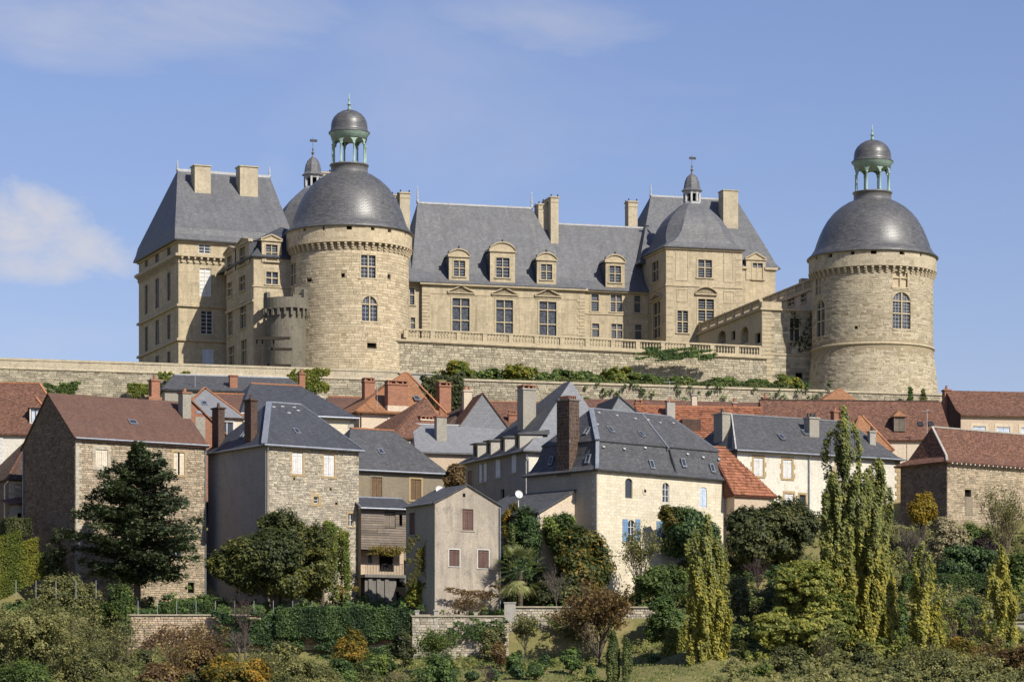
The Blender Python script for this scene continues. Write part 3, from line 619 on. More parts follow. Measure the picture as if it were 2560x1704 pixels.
def dormer(bl, b0, u0, u1, vt, vb, wr, kind='seg', depth=3.2, mat='ashlar', side='slate_dark', rows=(0, .52, 1), rmat='slate', ped_h=.55, urns=True, fcx=None):
    fc = fcx or bl.F(b0); q0, q1, zb, zt = fc.rect(u0, u1, vt, vb); rt = bl.root
    q0 += .06; q1 -= .06; zc = zt - ped_h - .14
    fcw = Face(bl, fc.O, fc.e, fc.n); win_cross(bl, fcw, fcw.rect(*wr), rows, stone='carved', bars=(1, 3), sur=.1, sill=True, mull=.11)
    mb0 = wall(fcw, q0, q1, zb, zc, mat, rt, 'dormer', depth=.3)
    mb = MB(); m = fc.map
    for q in (q0, q1): mb.poly(m(q, zb, 0), m(q, zb, depth), m(q, zc, depth), m(q, zc, 0))
    mb.build('side_wall', side, mb0)
    mb = MB(); pediment(mb, q0 - .12, q1 + .12, zc + .14, ped_h, fc, kind); mb.build('pediment', 'carved', mb0)
    mb = MB(); n = 6; prof = []
    for k_ in range(n + 1):
        a = math.pi * k_ / n; f_ = math.sin(a) if kind == 'seg' else 1 - abs(k_ / n * 2 - 1); prof.append(((q0 + q1) / 2 - ((q1 - q0) / 2 + .08) * math.cos(a) if kind == 'seg' else q0 - .08 + (q1 - q0 + .16) * k_ / n, zc + .12 + ped_h * .9 * f_))
    mb.loft([[m(a, z, .3) for a, z in prof], [m(a, z, depth + 1.2) for a, z in prof]], False); mb.build('dormer_roof', rmat, mb0, True)
    if urns:
        for q, z in ((q0, zc + .28), ((q0 + q1) / 2, zt + .05), (q1, zc + .28)):
            x, y, z = m(q, z, .1); MB().lathe([(.09, z), (.05, z + .12), (.14, z + .22), (.1, z + .32), (.03, z + .42)], 7, (x, y)).build('urn', 'iron', mb0, True)
def course(bl, a0, a1, b0, b1, z, h, p, mat='carved', name='string_course'):
    return MB().box(a0 - p, a1 + p, b0 - p, b1 + p, z, z + h).build(name, mat, bl.root)
def ornament_chimney(bl, a0, a1, b0, b1, z0, z1, mat='ashlar_grey'):
    o = MB().box(a0, a1, b0, b1, z0, z1).build('chimney', mat, bl.root)
    MB().box(a0 - .09, a1 + .09, b0 - .09, b1 + .09, z1, z1 + .16).build('cap', 'carved', o); MB().box(a0 - .04, a1 + .04, b0 - .04, b1 + .04, z1 - .55, z1 - .45).build('band', 'carved', o)
    for x in (a0 + .08, a1 - .08):
        for y in (b0 + .08, b1 - .08): MB().lathe([(.09, z1 + .16), (.06, z1 + .25), (.11, z1 + .32), (.03, z1 + .46)], 6, (x, y)).build('urn', 'iron', o, True)
    return o
# ================================================================ main wing of the castle
YW = 15.5
bl = Bld('castle_wing', 'long castle wing with pedimented windows and steep slate roof behind the balustrade', 'castle wing', 1024, 352.6, YW, 40); rt = bl.root
A = bl.a; ze = bl.z(705)
fc = bl.F(-.5); fb = bl.F(0)
for u0, u1, v0, v1 in ((1130.5, 1174, 745, 827.6), (1240, 1282.6, 749.5, 833), (1348, 1391, 753.5, 838)):
    win_cross(bl, fc, fc.rect(u0, u1, v0, v1), (0, .33, .75, 1), bars=(1, 3), sur=.2, sill=False, glass='glass_leaded', barmat='lead')
    q0, q1, z0, z1 = fc.rect(u0 - 12, u1 + 12, v0 - 27, v0 - 12); mb = MB(); pediment(mb, q0, q1, z0 + .1, .72, fc, 'tri', -.22, .05, .13); mb.build('pediment', 'carved', rt)
    q0, q1, z0, z1 = fc.rect(u0 - 9, u1 + 9, v0 - 11, v0 - 6); fbox(MB(), fc, q0, q1, z0, z1, -.06, .03).build('lintel', 'carved', rt)
a0, a1 = A(1055, -.5), A(1462, -.5)
for u0, u1 in ((1080, 1122), (1190, 1232), (1298, 1340), (1405, 1442)):      # shallow panels between the windows
    q0, q1, z0, z1 = fc.rect(u0, u1, 758 + (u0 - 1080) * .04, 836); mb = MB()
    fbox(mb, fc, q0, q1, z0, z1, -.035, .02); mb.build('panel', 'ashlar', rt)
wall(fc, a0, a1, 0, ze, 'ashlar', rt); MB().box(a0, a1, -.49, 3, .1, ze - .05).build('core', 'mortar', rt) if False else None
MB().poly((a0, -.5, 0), (a0, 0, 0), (a0, 0, ze), (a0, -.5, ze)).build('return_wall', 'ashlar', rt); MB().poly((a1, -.5, 0), (a1, 0, 0), (a1, 0, ze), (a1, -.5, ze)).build('return_wall', 'ashlar', rt)
for qa, s_ in ((a0, 1), (a1, -1)):                                            # rusticated quoins
    z = 3.0; i = 0
    while z < ze - .9:
        l = .95 if i % 2 else .7; fbox(MB(), fc, min(qa, qa + s_ * l), max(qa, qa + s_ * l), z + .025, z + .37, -.06, .02).build('quoin', 'carved', rt); z += .4; i += 1
for u0, u1, v0, v1 in ((1024, 1036, 720, 761), (1026, 1038, 793, 826), (1478, 1497, 735, 777), (1480, 1498, 808, 841), (1526, 1555, 737, 778.5), (1528, 1556.5, 809, 845), (1585, 1601, 739, 780), (1587, 1604, 811, 847)):
    win_cross(bl, fb, fb.rect(u0, u1, v0, v1), (0, .58, 1), cols=(0, .5, 1) if u1 - u0 > 24 else (0, 1), bars=(1, 4), sur=.14)
wall(fb, A(960), a0, 0, ze, 'ashlar', rt); wall(fb, a1, A(1640), 0, ze, 'ashlar', rt)
fbox(MB(), fb, a1, A(1640), bl.z(786, a1 + 2), bl.z(786, a1 + 2) + .2, -.09, .02).build('string_course', 'carved', rt)
MB().box(a0 - .3, a1 + .3, -.85, .2, ze - .28, ze).build('cornice', 'carved', rt); MB().box(A(960), a0 - .31, -.35, .5, ze - .27, ze).build('cornice', 'carved', rt); MB().box(a1 + .31, A(1640), -.35, .5, ze - .27, ze).build('cornice', 'carved', rt)
fbox(MB(), fc, a0, a1, ze - 1.35, ze - 1.25, -.05, .02).build('string_course', 'carved', rt)
zr = bl.z(507, 2, 6.4); bR = 6.2; aL, aR = A(1044, bR), A(1329, bR); eL, eR = A(1044, -.9), A(1466, -.9)
def bell(e0, e1, f0, f1, z0, g0, g1, gb, z1, fh=1.25, fi=1.35):
    """bellcast hip: eave rectangle e/f at z0, ridge from g0 to g1 on line gb at z1"""
    rg = [(e0, e1, f0, f1, z0)]; H_ = z1 - z0
    for t_, s_ in ((fh * .45, fi * .6), (fh, fi)):
        ia, ib, ja = s_ * min(1, (g0 - e0) / (gb - f0)), s_ * min(1, (e1 - g1) / (gb - f0)), s_
        rg.append((e0 + ia, e1 - ib, f0 + ja, f1 - ja, z0 + t_))
    rg.append((g0, g1, gb - .03, gb + .03, z1)); return rg
roof(bl, bell(eL - 1.0, eR, -.9, 13.3, ze, aL, aR, bR, zr, 1.5, 2.0), 'slate')
strip(bl, [(aL, bR, zr), (aR, bR, zr)], .3, .22, 'lead_white', 'ridge_lead'); finial(bl, (aL, bR, zr), 2.0); finial(bl, (aR, bR, zr), 2.0)
zr2 = bl.z(556, 16, 6); roof(bl, [(a1 - 4, A(1680), -.5, 12.5, ze - .02), (a1 - 4, A(1680), 1.1, 11.2, ze + 1.3), (A(1350, 6), A(1690, 6), 5.97, 6.03, zr2)], 'slate', 'lower_roof'); strip(bl, [(A(1392, 6), 6, zr2), (A(1640, 6), 6, zr2)], .28, .2, 'lead_white', 'ridge_lead')
zr3 = ze + 5.5; roof(bl, [(A(900), eL + 1, -.5, 11, ze - .03), (A(900), eL + 1, .4, 10, ze + .9), (A(880, 5), A(1060, 5), 4.97, 5.03, zr3)], 'slate', 'lower_roof')
for u0, u1, vt, vb, wr in ((1121, 1174, 624, 706, (1134, 1163, 651, 690)), (1224, 1289, 607, 708, (1240, 1274, 644, 693)), (1341, 1392, 633, 713, (1352, 1380.5, 660, 698)), (1513, 1563, 638, 719, (1523, 1552.5, 664, 705))):
    dormer(bl, -.15, u0, u1, vt, vb, wr, ped_h=.95 if u1 - u0 > 58 else .75)
q = A(1377, 4.2); ornament_chimney(bl, q, A(1396.5, 4.2), 4.2, 7.8, ze + 3, bl.z(494, q, 4.2)); ornament_chimney(bl, q - 1.2, q - .02, 5.4, 7.2, ze + 3, bl.z(509, q, 4.2))
q = A(1571, 6.6); ornament_chimney(bl, q, A(1594, 6.6), 6.6, 8.0, ze + 4, bl.z(505, q, 6.6))
q = A(1000, 3); ornament_chimney(bl, q, A(1025, 3), 3, 6, ze + 1, bl.z(483, q, 3)); ornament_chimney(bl, A(981, 3.4), q - .02, 3.6, 5.6, ze + 1, bl.z(489, q, 3.4))
# ================================================================ square pavilions under bell domes
def oct_ring(a0, a1, b0, b1, z, c):
    return [(a0 + c, b0, z), (a1 - c, b0, z), (a1, b0 + c, z), (a1, b1 - c, z), (a1 - c, b1, z), (a0 + c, b1, z), (a0, b1 - c, z), (a0, b0 + c, z)]
def bell_dome(bl, a0, a1, b0, b1, z0, z1, top=.85):
    """eight-sided bell dome on a rectangle, with a lead lantern and weather vane"""
    am, bm = (a0 + a1) / 2, (b0 + b1) / 2; ha, hb = (a1 - a0) / 2, (b1 - b0) / 2; rg = []
    for f_, h_, c_ in ((1.09, 0, 0), (1.0, .05, .04), (.93, .12, .14), (.89, .22, .28), (.85, .36, .38), (.78, .52, .42), (.67, .67, .43), (.53, .8, .43), (.37, .92, .42), (.25, 1, .42)):
        A_, B_ = max(ha * f_, top), max(hb * f_, top); rg.append(oct_ring(am - A_, am + A_, bm - B_, bm + B_, z0 + (z1 - z0) * h_, c_ * min(A_, B_) * 1.0 + .001))
    MB().loft(rg, True, True, True).build('dome', 'slate', bl.root)
    r_ = 1.0; O = lambda r, z: [(am + r * math.cos(math.pi / 4 * (j + .5)), bm + r * math.sin(math.pi / 4 * (j + .5)), z) for j in range(8)]
    MB().loft([O(1.15, z1 - .1), O(1.15, z1 + .12), O(1.0, z1 + .14), O(1.0, z1 + .3)], True, False, True).build('lantern_base', 'lead_white', bl.root)
    for j in range(8):
        a = math.pi / 4 * (j + .5); x, y = am + .92 * math.cos(a), bm + .92 * math.sin(a); MB().box(x - .11, x + .11, y - .11, y + .11, z1 + .3, z1 + 1.55).build('lantern_post', 'lead_white', bl.root)
    MB().loft([O(.45, z1 + .3), O(.45, z1 + 1.5)], True, True, True).build('lantern_core', 'void', bl.root)
    MB().loft([O(1.0, z1 + 1.3), O(1.02, z1 + 1.55), O(1.25, z1 + 1.6), O(1.25, z1 + 1.66)], True, True, True).build('lantern_head', 'lead_white', bl.root)
    MB().loft([O(1.3, z1 + 1.64), O(1.22, z1 + 1.74), O(1.0, z1 + 1.95), O(.95, z1 + 2.3), O(.86, z1 + 2.8), O(.64, z1 + 3.3), O(.36, z1 + 3.6), O(.12, z1 + 3.72)], True, True, True).build('lantern_roof', 'slate', bl.root)
    z = z1 + 3.7; v = MB().lathe([(.16, z), (.1, z + .3), (.2, z + .5), (.06, z + .7), (.12, z + .95), (.03, z + 1.1), (.025, z + 2.3)], 7, (am, bm)).build('weather_vane', 'lead', bl.root)
    MB().box(am - .35, am + .5, bm - .02, bm + .02, z + 1.75, z + 2.05).build('vane_flag', 'iron', v)
bl = Bld('domed_pavilion', 'square castle pavilion under an eight-sided slate dome with white lantern and vane', 'castle pavilion', 1665, 354, YW, 40); rt = bl.root; A = bl.a
fc, fl = bl.F(0), bl.L(0); aw = A(1855.5); ze = bl.z(617); dp = 9.0
win_cross(bl, fc, fc.rect(1745, 1780, 649, 693), (0, .55, 1), bars=(1, 4), sur=.2)
win_cross(bl, fc, fc.rect(1745, 1785, 747, 818), (0, .2, .62, 1), bars=(1, 4), sur=.2)
win_cross(bl, fc, fc.rect(1693, 1720, 776, 831), (0, .5, 1), bars=(1, 4), sur=.15); win_cross(bl, fc, fc.rect(1809, 1833, 781, 832), (0, .5, 1), bars=(1, 4), sur=.15)
win_cross(bl, fl, fl.rect(1630, 1647, 653, 704), (0, .55, 1), bars=None, sur=.2); win_cross(bl, fl, fl.rect(1633, 1651, 755, 845), (0, .3, .65, 1), bars=None, sur=.2)
for r_ in ((1688, 1721, 622, 702), (1809, 1834, 624, 706), (1691, 1720, 722, 755), (1809, 1835, 727, 758)):
    q0, q1, z0, z1 = fc.rect(*r_); mb = MB()
    for x0, x1, y0, y1 in ((q0, q1, z0, z0 + .09), (q0, q1, z1 - .09, z1), (q0, q0 + .09, z0 + .09, z1 - .09), (q1 - .09, q1, z0 + .09, z1 - .09)): fbox(mb, fc, x0, x1, y0, y1, -.05, .01)
    mb.build('panel_moulding', 'carved', rt)
q0, q1, z0, z1 = fc.rect(1737, 1792, 719, 737); mb = MB(); pediment(mb, q0, q1, z0 + .12, .75, fc, 'seg', -.25, .05, .14); mb.build('pediment', 'carved', rt)
q0, q1, z0, z1 = fl.rect(1626, 1656, 735, 750); mb = MB(); pediment(mb, q0, q1, z0 + .1, .6, fl, 'tri', -.22, .05, .13); mb.build('pediment', 'carved', rt)
wall(fc, 0, aw, 0, ze, 'ashlar', rt); wall(fl, 0, dp, 0, ze, 'ashlar', rt); wall(bl.Rt(aw), 0, dp, 0, ze, 'ashlar', rt)
course(bl, 0, aw, 0, dp, bl.z(714), .2, .09); course(bl, 0, aw, 0, dp, ze - .22, .2, .2, name='cornice')
for q in (.02, aw - .02):
    z = 5
    while z < ze - .8: fbox(MB(), fc, q - .02 if q < 1 else q - .85, q + .85 if q < 1 else q + .02, z + .02, z + .4, -.03, .02).build('quoin', 'carved', rt); z += .86
bell_dome(bl, 0, aw, 0, dp, ze, bl.z(512, aw * .45, dp / 2))
bl = Bld('domed_pavilion', 'slate dome with white lantern peeping out behind the left round tower', 'castle pavilion', 728, 338, YW, 40); A = bl.a
zt_ = bl.z(470, 3, 4); z0_ = bl.z(600, 0); wall(bl.F(0), -1.4, 8.4, 0, z0_, 'ashlar', bl.root); wall(bl.L(-1.4), 0, 8.8, 0, z0_, 'ashlar', bl.root); bell_dome(bl, -1.4, 8.2, 0, 8.8, z0_, zt_ - .1)
ornament_chimney(bl, 4.2, 5.6, 5, 6.2, z0_ + 3, bl.z(432, 4, 5))
# ================================================================ right rear pavilion
bl = Bld('castle_pavilion', 'tall hipped slate roof pavilion with one broad chimney behind the domed pavilion', 'castle pavilion', 1618, 362, YW, 40); rt = bl.root; A = bl.a
ze = bl.z(671, 15); aw = A(1934); fc = bl.F(-.6); wall(fc, A(1850), aw, 0, ze, 'ashlar', rt); wall(bl.L(.2), 0, 14, 0, ze, 'ashlar', rt)
MB().box(A(1850), bl.a(1868, -.7), -.85, .3, ze - .25, ze).build('cornice', 'carved', rt); MB().box(bl.a(1912, -.7), aw + .25, -.85, .3, ze - .25, ze).build('cornice', 'carved', rt)
bR = 7; zr = bl.z(489, 2, bR); g0, g1 = A(1627, bR), A(1842, bR)
rf = roof(bl, bell(-1.2, aw + .7, -.62, 14.6, ze, g0, g1, bR, zr, 1.6, 1.5), 'slate'); strip(bl, [(g0, bR, zr), (g1, bR, zr)], .3, .22, 'lead_white', 'ridge_lead'); finial(bl, (g0, bR, zr), 1.5)
q = A(1807, 4); o = MB().box(q, A(1844, 4), 3.8, 5.6, ze + 3, bl.z(477, q, 4)).build('chimney', 'ashlar_grey', rt); MB().box(q - .08, A(1844, 4) + .08, 3.72, 5.68, bl.z(477, q, 4), bl.z(474.5, q, 4)).build('cap', 'carved', o)
dormer(bl, -.68, 1864, 1915, 633, 700, (1881, 1907, 657, 697), 'tri', 2.6, ped_h=.7, urns=False)
# ================================================================ gallery wing, roof terrace with balustrade
BAL = None
def baluster_mesh(h=.78):
    return MB().lathe([(.085, 0), (.085, .06), (.05, .09), (.06, .16), (.105, .3 * h / .78), (.1, .38 * h / .78), (.055, .52 * h / .78), (.05, .62 * h / .78), (.08, .66 * h / .78), (.05, .69 * h / .78), (.085, .72 * h / .78), (.085, h)], 8).mesh('baluster', 'carved', True)
BAL = baluster_mesh()
def balustrade(root, p0, p1, z, per=7, sp=.34, pier=.5, mat='carved'):
    """plinth, piers, balusters and rail from p0 to p1 (local x, y)"""
    p0, p1 = Vector((*p0, z)), Vector((*p1, z)); d = (p1 - p0); L_ = d.length; d.normalize(); up = Vector((0, 0, 1))
    MB().bar(p0 + up * .09, p1 + up * .09, .42, .18).build('plinth', mat, root); MB().bar(p0 + up * 1.06, p1 + up * 1.06, .4, .18).build('rail', mat, root)
    bay = per * sp + pier; n = max(1, round(L_ / bay)); bay = L_ / n
    for i in range(n + 1):
        c = p0 + d * (bay * i); MB().bar(c - d * pier / 2 + up * .575, c + d * pier / 2 + up * .575, .34, .79).build('pier', mat, root)
        if i < n:
            for j in range(per):
                q = c + d * (pier / 2 + (bay - pier) * (j + .5) / per); o = mesh_obj('baluster', BAL, root); o.location = (q.x, q.y, z + .18)
bl = Bld('gallery_wing', 'low castle gallery in shade with stepped-back balustraded terraces beside the right tower', 'castle wing', 1905, 334, YW, 34); rt = bl.root; A = bl.a
fc, fl = bl.F(0), bl.L(0); zt = bl.z(770); aw = A(2060); dp = bl.b(1690)
win_cross(bl, fc, fc.rect(1974, 1998, 795, 852), (0, .55, 1), bars=None, sur=.1); hole(bl, fc, fc.rect(1989, 2006, 932, 945), 'slot_window')
for r_, ar in (((1794, 1814, 826, 860), .9), ((1852, 1871, 816, 858), 1.0)):
    rc = fl.rect(*r_); fl.holes.append(rc); wn = fbox(MB(), fl, rc[0], rc[1], rc[2], rc[3], 1.2, 1.3).build('archway', 'ashlar_grey', rt); arch_fill(fl, rc[0], rc[1], rc[3] - ar, rc[3], 'ashlar_grey', wn)
hole(bl, fl, fl.rect(1888, 1901, 832, 858), 'doorway'); hole(bl, fl, fl.rect(1828, 1838, 827, 850), 'doorway')
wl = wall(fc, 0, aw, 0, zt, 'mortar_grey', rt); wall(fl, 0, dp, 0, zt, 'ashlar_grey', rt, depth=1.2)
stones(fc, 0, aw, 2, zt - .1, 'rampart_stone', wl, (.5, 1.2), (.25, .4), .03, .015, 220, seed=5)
z = 3.5; i = 0
while z < zt - .5: fbox(MB(), fc, -.03, 1.5 if i % 2 else 1.1, z + .02, z + .43, -.07, .02).build('quoin', 'ashlar', rt); z += .45; i += 1
MB().box(-.25, aw, -.25, dp, zt - .2, zt).build('cornice', 'carved', rt); MB().box(-.1, aw, -.1, .02, bl.z(886), bl.z(886) + .2).build('string_course', 'carved', rt)
fbox(MB(), fc, -.05, 2.3, zt + .002, zt + .75, -.05, .5).build('parapet_block', 'ashlar', rt)
balustrade(rt, (.15, .8), (.15, dp), zt)
a2 = 6.9; z2 = bl.z(700, a2, 4) - 1.15; f2 = bl.L(a2)
for r_ in ((2002, 2016, 733, 755), (1969, 1986, 743, 764)): win_cross(bl, f2, f2.rect(*r_), (0, .5, 1), bars=None, sur=.1)
wall(f2, 2.2, dp, zt - .1, z2, 'ashlar_grey', rt, depth=.4); MB().box(a2 - .2, a2 + 8, 2.0, dp, z2 - .25, z2).build('cornice', 'carved', rt)
MB().poly((a2, 2.2, zt - .1), (a2 + 8, 2.2, zt - .1), (a2 + 8, 2.2, z2), (a2, 2.2, z2)).build('wall', 'ashlar_grey', rt)
balustrade(rt, (a2 + .1, 2.3), (a2 + .1, dp), z2)
MB().box(a2 + .3, a2 + 3.2, 6.5, 7.4, z2, z2 + 1.75).build('parapet_block', 'ashlar', rt)
# ================================================================ terrace wall and its balustrade
bl = Bld('stone_balustrade', 'pale stone balustrade with turned balusters along the castle terrace edge', 'balustrade', 1028, 315, 20.2, 42.05); A = bl.a; Lb = A(1906)
balustrade(bl.root, (-.6, 0), (Lb - .2, 0), 0, 7)
bl = Bld('terrace_wall', 'high mossy retaining wall of coursed rubble below the castle balustrade', 'retaining wall', 1028, 315, 20.2, 34); fc = bl.F(.0)
zt = 42.05 - 34
wl = wall(fc, -2.5, Lb + .5, 0, zt - .2, 'mortar_grey', bl.root); MB().box(-2.5, Lb + .5, -.28, .5, zt - .22, zt).build('cornice', 'carved', bl.root); MB().box(-2.5, Lb + .5, -.14, .3, zt - .36, zt - .221).build('moulding', 'carved', bl.root)
stones(fc, -2.5, Lb + .5, 3.2, zt - .4, 'rampart_stone', wl, (.3, .75), (.2, .34), .05, .025, 300, seed=11)
# ================================================================ ramparts
def rampart(name, label, u0, Y0, yaw, u1, vt0, cap, zbot, mat, seed, string=True, L=(.35, .9), Hc=(.18, .3), cat='rampart wall', z1=None):
    bl = Bld(name, label, cat, u0, Y0, yaw, zbot); fc = bl.F(0); L_ = bl.a(u1); zt = bl.z(vt0); rt = bl.root
    zc = zt - cap
    wl = wall(fc, 0, L_, 0, zc, 'mortar_grey', rt)
    q = -RNG.random(); 
    while q < L_:                                   # coping and parapet blocks
        l = RNG.uniform(.9, 1.7); a, b = max(0, q), min(L_, q + l); q += l
        if b - a > .1 and cap > .3: MB().box(a + .006, b - .006, -.04 - RNG.random() * .02, .6, zc + .02, zt - .22, ).build('parapet_block', 'ashlar_grey', rt)
        if b - a > .1: MB().box(a + .004, b - .004, -.1 - RNG.random() * .02, .68, zt - .215, zt).build('coping', 'ashlar_grey', rt)
    MB().box(0, L_, .05, .6, zc - .05, zt - .23).build('core', 'mortar_grey', rt)
    if string: MB().tube([(0, -.02, zc), (L_, -.02, zc)], .13, 10).build('string_course', 'ashlar_grey', rt)
    stones(fc, 0, L_, max(0, zc - 4.6), zc - .1, mat, wl, L, Hc, .05, .022, 300, seed=seed)
    return bl, fc
rampart('rampart_wall', 'long grey rampart wall with parapet and rounded string course below the left pavilion', -60, 295, 14.6, 1040, 892, 1.02, 31.5, 'rampart_stone', 21, True, (.45, 1.1), (.17, .27))
rampart('rampart_wall', 'lower rampart wall patched with plants under the bushes and right tower', 1156, 297, 14.5, 2360, 946, .22, 30.5, 'rampart_stone', 22, False, (.3, .8), (.15, .26))
bl = Bld('garden_wall', 'low grey shaded wall between the left tower and lower rampart', 'wall', 1000, 301, 15, 31); MB().box(0, bl.a(1156), 0, .6, 0, bl.z(934)).build('wall', 'concrete', bl.root); MB().box(-.1, bl.a(1157), -.1, .7, bl.z(934), bl.z(931)).build('coping', 'concrete', bl.root)
# ================================================================ left pavilion
bl = Bld('castle_pavilion', 'tall left castle pavilion with hipped slate roof and two square chimneys', 'castle pavilion', 446, 325, 22, 36); rt = bl.root; A = bl.a
fc, fl = bl.F(0), bl.L(0); dp = bl.b(347); ze = bl.z(598); aw = A(700)
win_wood(bl, fc, fc.rect(497, 526, 610, 633.5), 2, 3)
wn = win_wood(bl, fc, fc.rect(499, 528, 671, 741), 2, 7, glass='white_paint'); win_wood(bl, fc, fc.rect(502, 531.5, 776, 835), 2, 6); win_wood(bl, fc, fc.rect(505, 534, 871, 915), 2, 5, glass='pale_blue')
for us, vs in (((362, 369), ((650, 667), (712, 785), (816, 878), (905, 930))), ((388, 397), ((635, 655), (696, 770), (800, 861), (890, 920))), ((417.5, 426), ((619, 638), (681, 751), (786, 848), (878, 915)))):
    for j, (v0, v1) in enumerate(vs): win_wood(bl, fl, fl.rect(us[0], us[1], v0, v1), 2, 2 + j, glass='glass_leaded', frame='wood_grey')
wall(fc, 0, aw, 0, ze, 'ashlar', rt); wall(fl, 0, dp, 0, ze, 'ashlar', rt); wall(bl.Rt(aw), 0, dp, 0, ze, 'ashlar', rt)
course(bl, 0, aw, 0, dp, ze - .3, .28, .18, name='cornice'); course(bl, 0, aw, 0, dp, bl.z(640), .3, .42, name='cornice')
for v in (765, 851): course(bl, 0, aw, 0, dp, bl.z(v), .26, .22)
course(bl, 0, aw, 0, dp, bl.z(656), .12, .06)
for fcx, L_ in ((fc, A(565)), (fl, dp)):
    q = .25
    while q < L_: fbox(fbox(MB(), fcx, q, q + .2, bl.z(654), bl.z(646), -.22, .02), fcx, q, q + .2, bl.z(646), bl.z(640), -.38, .02).build('bracket', 'carved', rt); q += .72
bR = dp / 2; zr = bl.z(425, 2, bR); g0, g1 = A(444, bR), A(674, bR)
roof(bl, bell(-.55, A(735), -.5, dp + .5, ze, g0, g1, bR, zr, 1.4, .95), 'slate'); strip(bl, [(g0, bR, zr), (g1, bR, zr)], .34, .28, 'lead_white', 'ridge_lead'); finial(bl, (g0, bR, zr), 1.1); finial(bl, (g1, bR, zr), 1.1)
for u0, u1, vt in ((487, 527, 411), (600, 645, 413)):
    b_ = bR - 3.0; q = A(u0, b_); o = MB().box(q, A(u1, b_), b_, b_ + 1.6, ze + 4, bl.z(vt + 3, q, b_)).build('chimney', 'ashlar_grey', rt); MB().box(q - .09, A(u1, b_) + .09, b_ - .09, b_ + 1.69, bl.z(vt + 3, q, b_), bl.z(vt, q, b_)).build('cap', 'carved', o)
# ================================================================ gate wing joining the left tower
bl = Bld('castle_wing', 'castle wing with gabled stone dormers between the left pavilion and left tower', 'castle wing', 634, 315, 22, 36); rt = bl.root; A = bl.a
fc, fl = bl.F(0), bl.L(0); ze = bl.z(640); dp = 9.9
win_cross(bl, fc, fc.rect(665, 695, 679, 710), (0, .5, 1), bars=None, sur=.12)
for r_ in ((598, 613, 690, 726), (569, 580, 706, 740), (600, 615.5, 757, 820), (570, 582, 773, 838), (603, 617, 849, 911), (572, 586, 866, 915)): win_cross(bl, fl, fl.rect(*r_), (0, .6, 1), bars=None, sur=.12)
wall(fc, 0, 8.5, 0, ze, 'ashlar', rt); wall(fl, 0, dp, 0, ze, 'ashlar', rt)
fbox(MB(), fl, -.1, dp, bl.z(754), bl.z(748), -.16, .02).build('string_course', 'carved', rt); fbox(MB(), fc, -.15, 8, bl.z(716), bl.z(713), -.08, .02).build('string_course', 'carved', rt)
roof(bl, [(-.3, 9, -.3, dp + 3, ze), (2.2, 6.6, 2.2, dp + 3, ze + 2.8), (4.3, 4.5, 4.3, dp + 3, ze + 4.0)], 'slate_dark')
dormer(bl, -.1, 653, 705, 588, 656, (664.5, 694, 611, 652), 'tri', 3, ped_h=.5, urns=False)
f2 = bl.L(-.1); dormer(bl, 0, 590, 624, 597, 665, (599, 613, 618, 662), 'tri', 2.5, ped_h=.5, urns=False, fcx=f2); dormer(bl, 0, 561, 588, 618, 682, (568, 580, 640, 678), 'tri', 2.5, ped_h=.5, urns=False, fcx=f2)
# crenellated gate turret
bl = Bld('gate_turret', 'small shaded crenellated turret on corbels beside the left round tower', 'castle turret', 713, 311.5, 0, 35); rt = bl.root
c = Cyl(bl, (0, 2.2), 2.1); zt = bl.z(768, 0, 0)
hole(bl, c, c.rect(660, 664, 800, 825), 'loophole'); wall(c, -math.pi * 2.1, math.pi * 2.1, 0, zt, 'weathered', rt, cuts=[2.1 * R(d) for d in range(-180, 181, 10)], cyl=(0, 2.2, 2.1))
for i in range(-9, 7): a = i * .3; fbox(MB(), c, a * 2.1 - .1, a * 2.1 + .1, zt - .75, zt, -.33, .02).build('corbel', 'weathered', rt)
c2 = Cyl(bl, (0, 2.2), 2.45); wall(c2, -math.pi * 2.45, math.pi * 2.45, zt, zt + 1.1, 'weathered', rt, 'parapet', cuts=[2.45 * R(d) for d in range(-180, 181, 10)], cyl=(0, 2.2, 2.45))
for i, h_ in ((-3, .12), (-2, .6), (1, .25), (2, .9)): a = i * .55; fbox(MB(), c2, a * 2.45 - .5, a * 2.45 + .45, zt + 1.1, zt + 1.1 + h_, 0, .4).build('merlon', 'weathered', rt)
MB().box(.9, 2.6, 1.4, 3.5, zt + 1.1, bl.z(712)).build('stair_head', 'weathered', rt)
bl = Bld('drawbridge', 'dark timber drawbridge frame with lifting beams beside the left tower foot', 'drawbridge', 648, 305.8, 4, 36); rt = bl.root
for u0, u1, v0, b_ in ((640, 710, 846, 0), (656, 726, 839, 1.6), (670, 730, 870, .6)): MB().box(bl.a(u0, b_), bl.a(u1, b_), b_ - .15, b_ + .15, bl.z(v0 + 3), bl.z(v0 - 3)).build('beam', 'dark_wood', rt)
for u in (640, 654, 682): x = bl.a(u); MB().box(x, x + .16, .2, .36, 0, bl.z(845)).build('post', 'dark_wood', rt)
MB().box(bl.a(652), bl.a(728), 1, 1.2, 0, bl.z(906)).build('deck', 'dark_wood', rt)
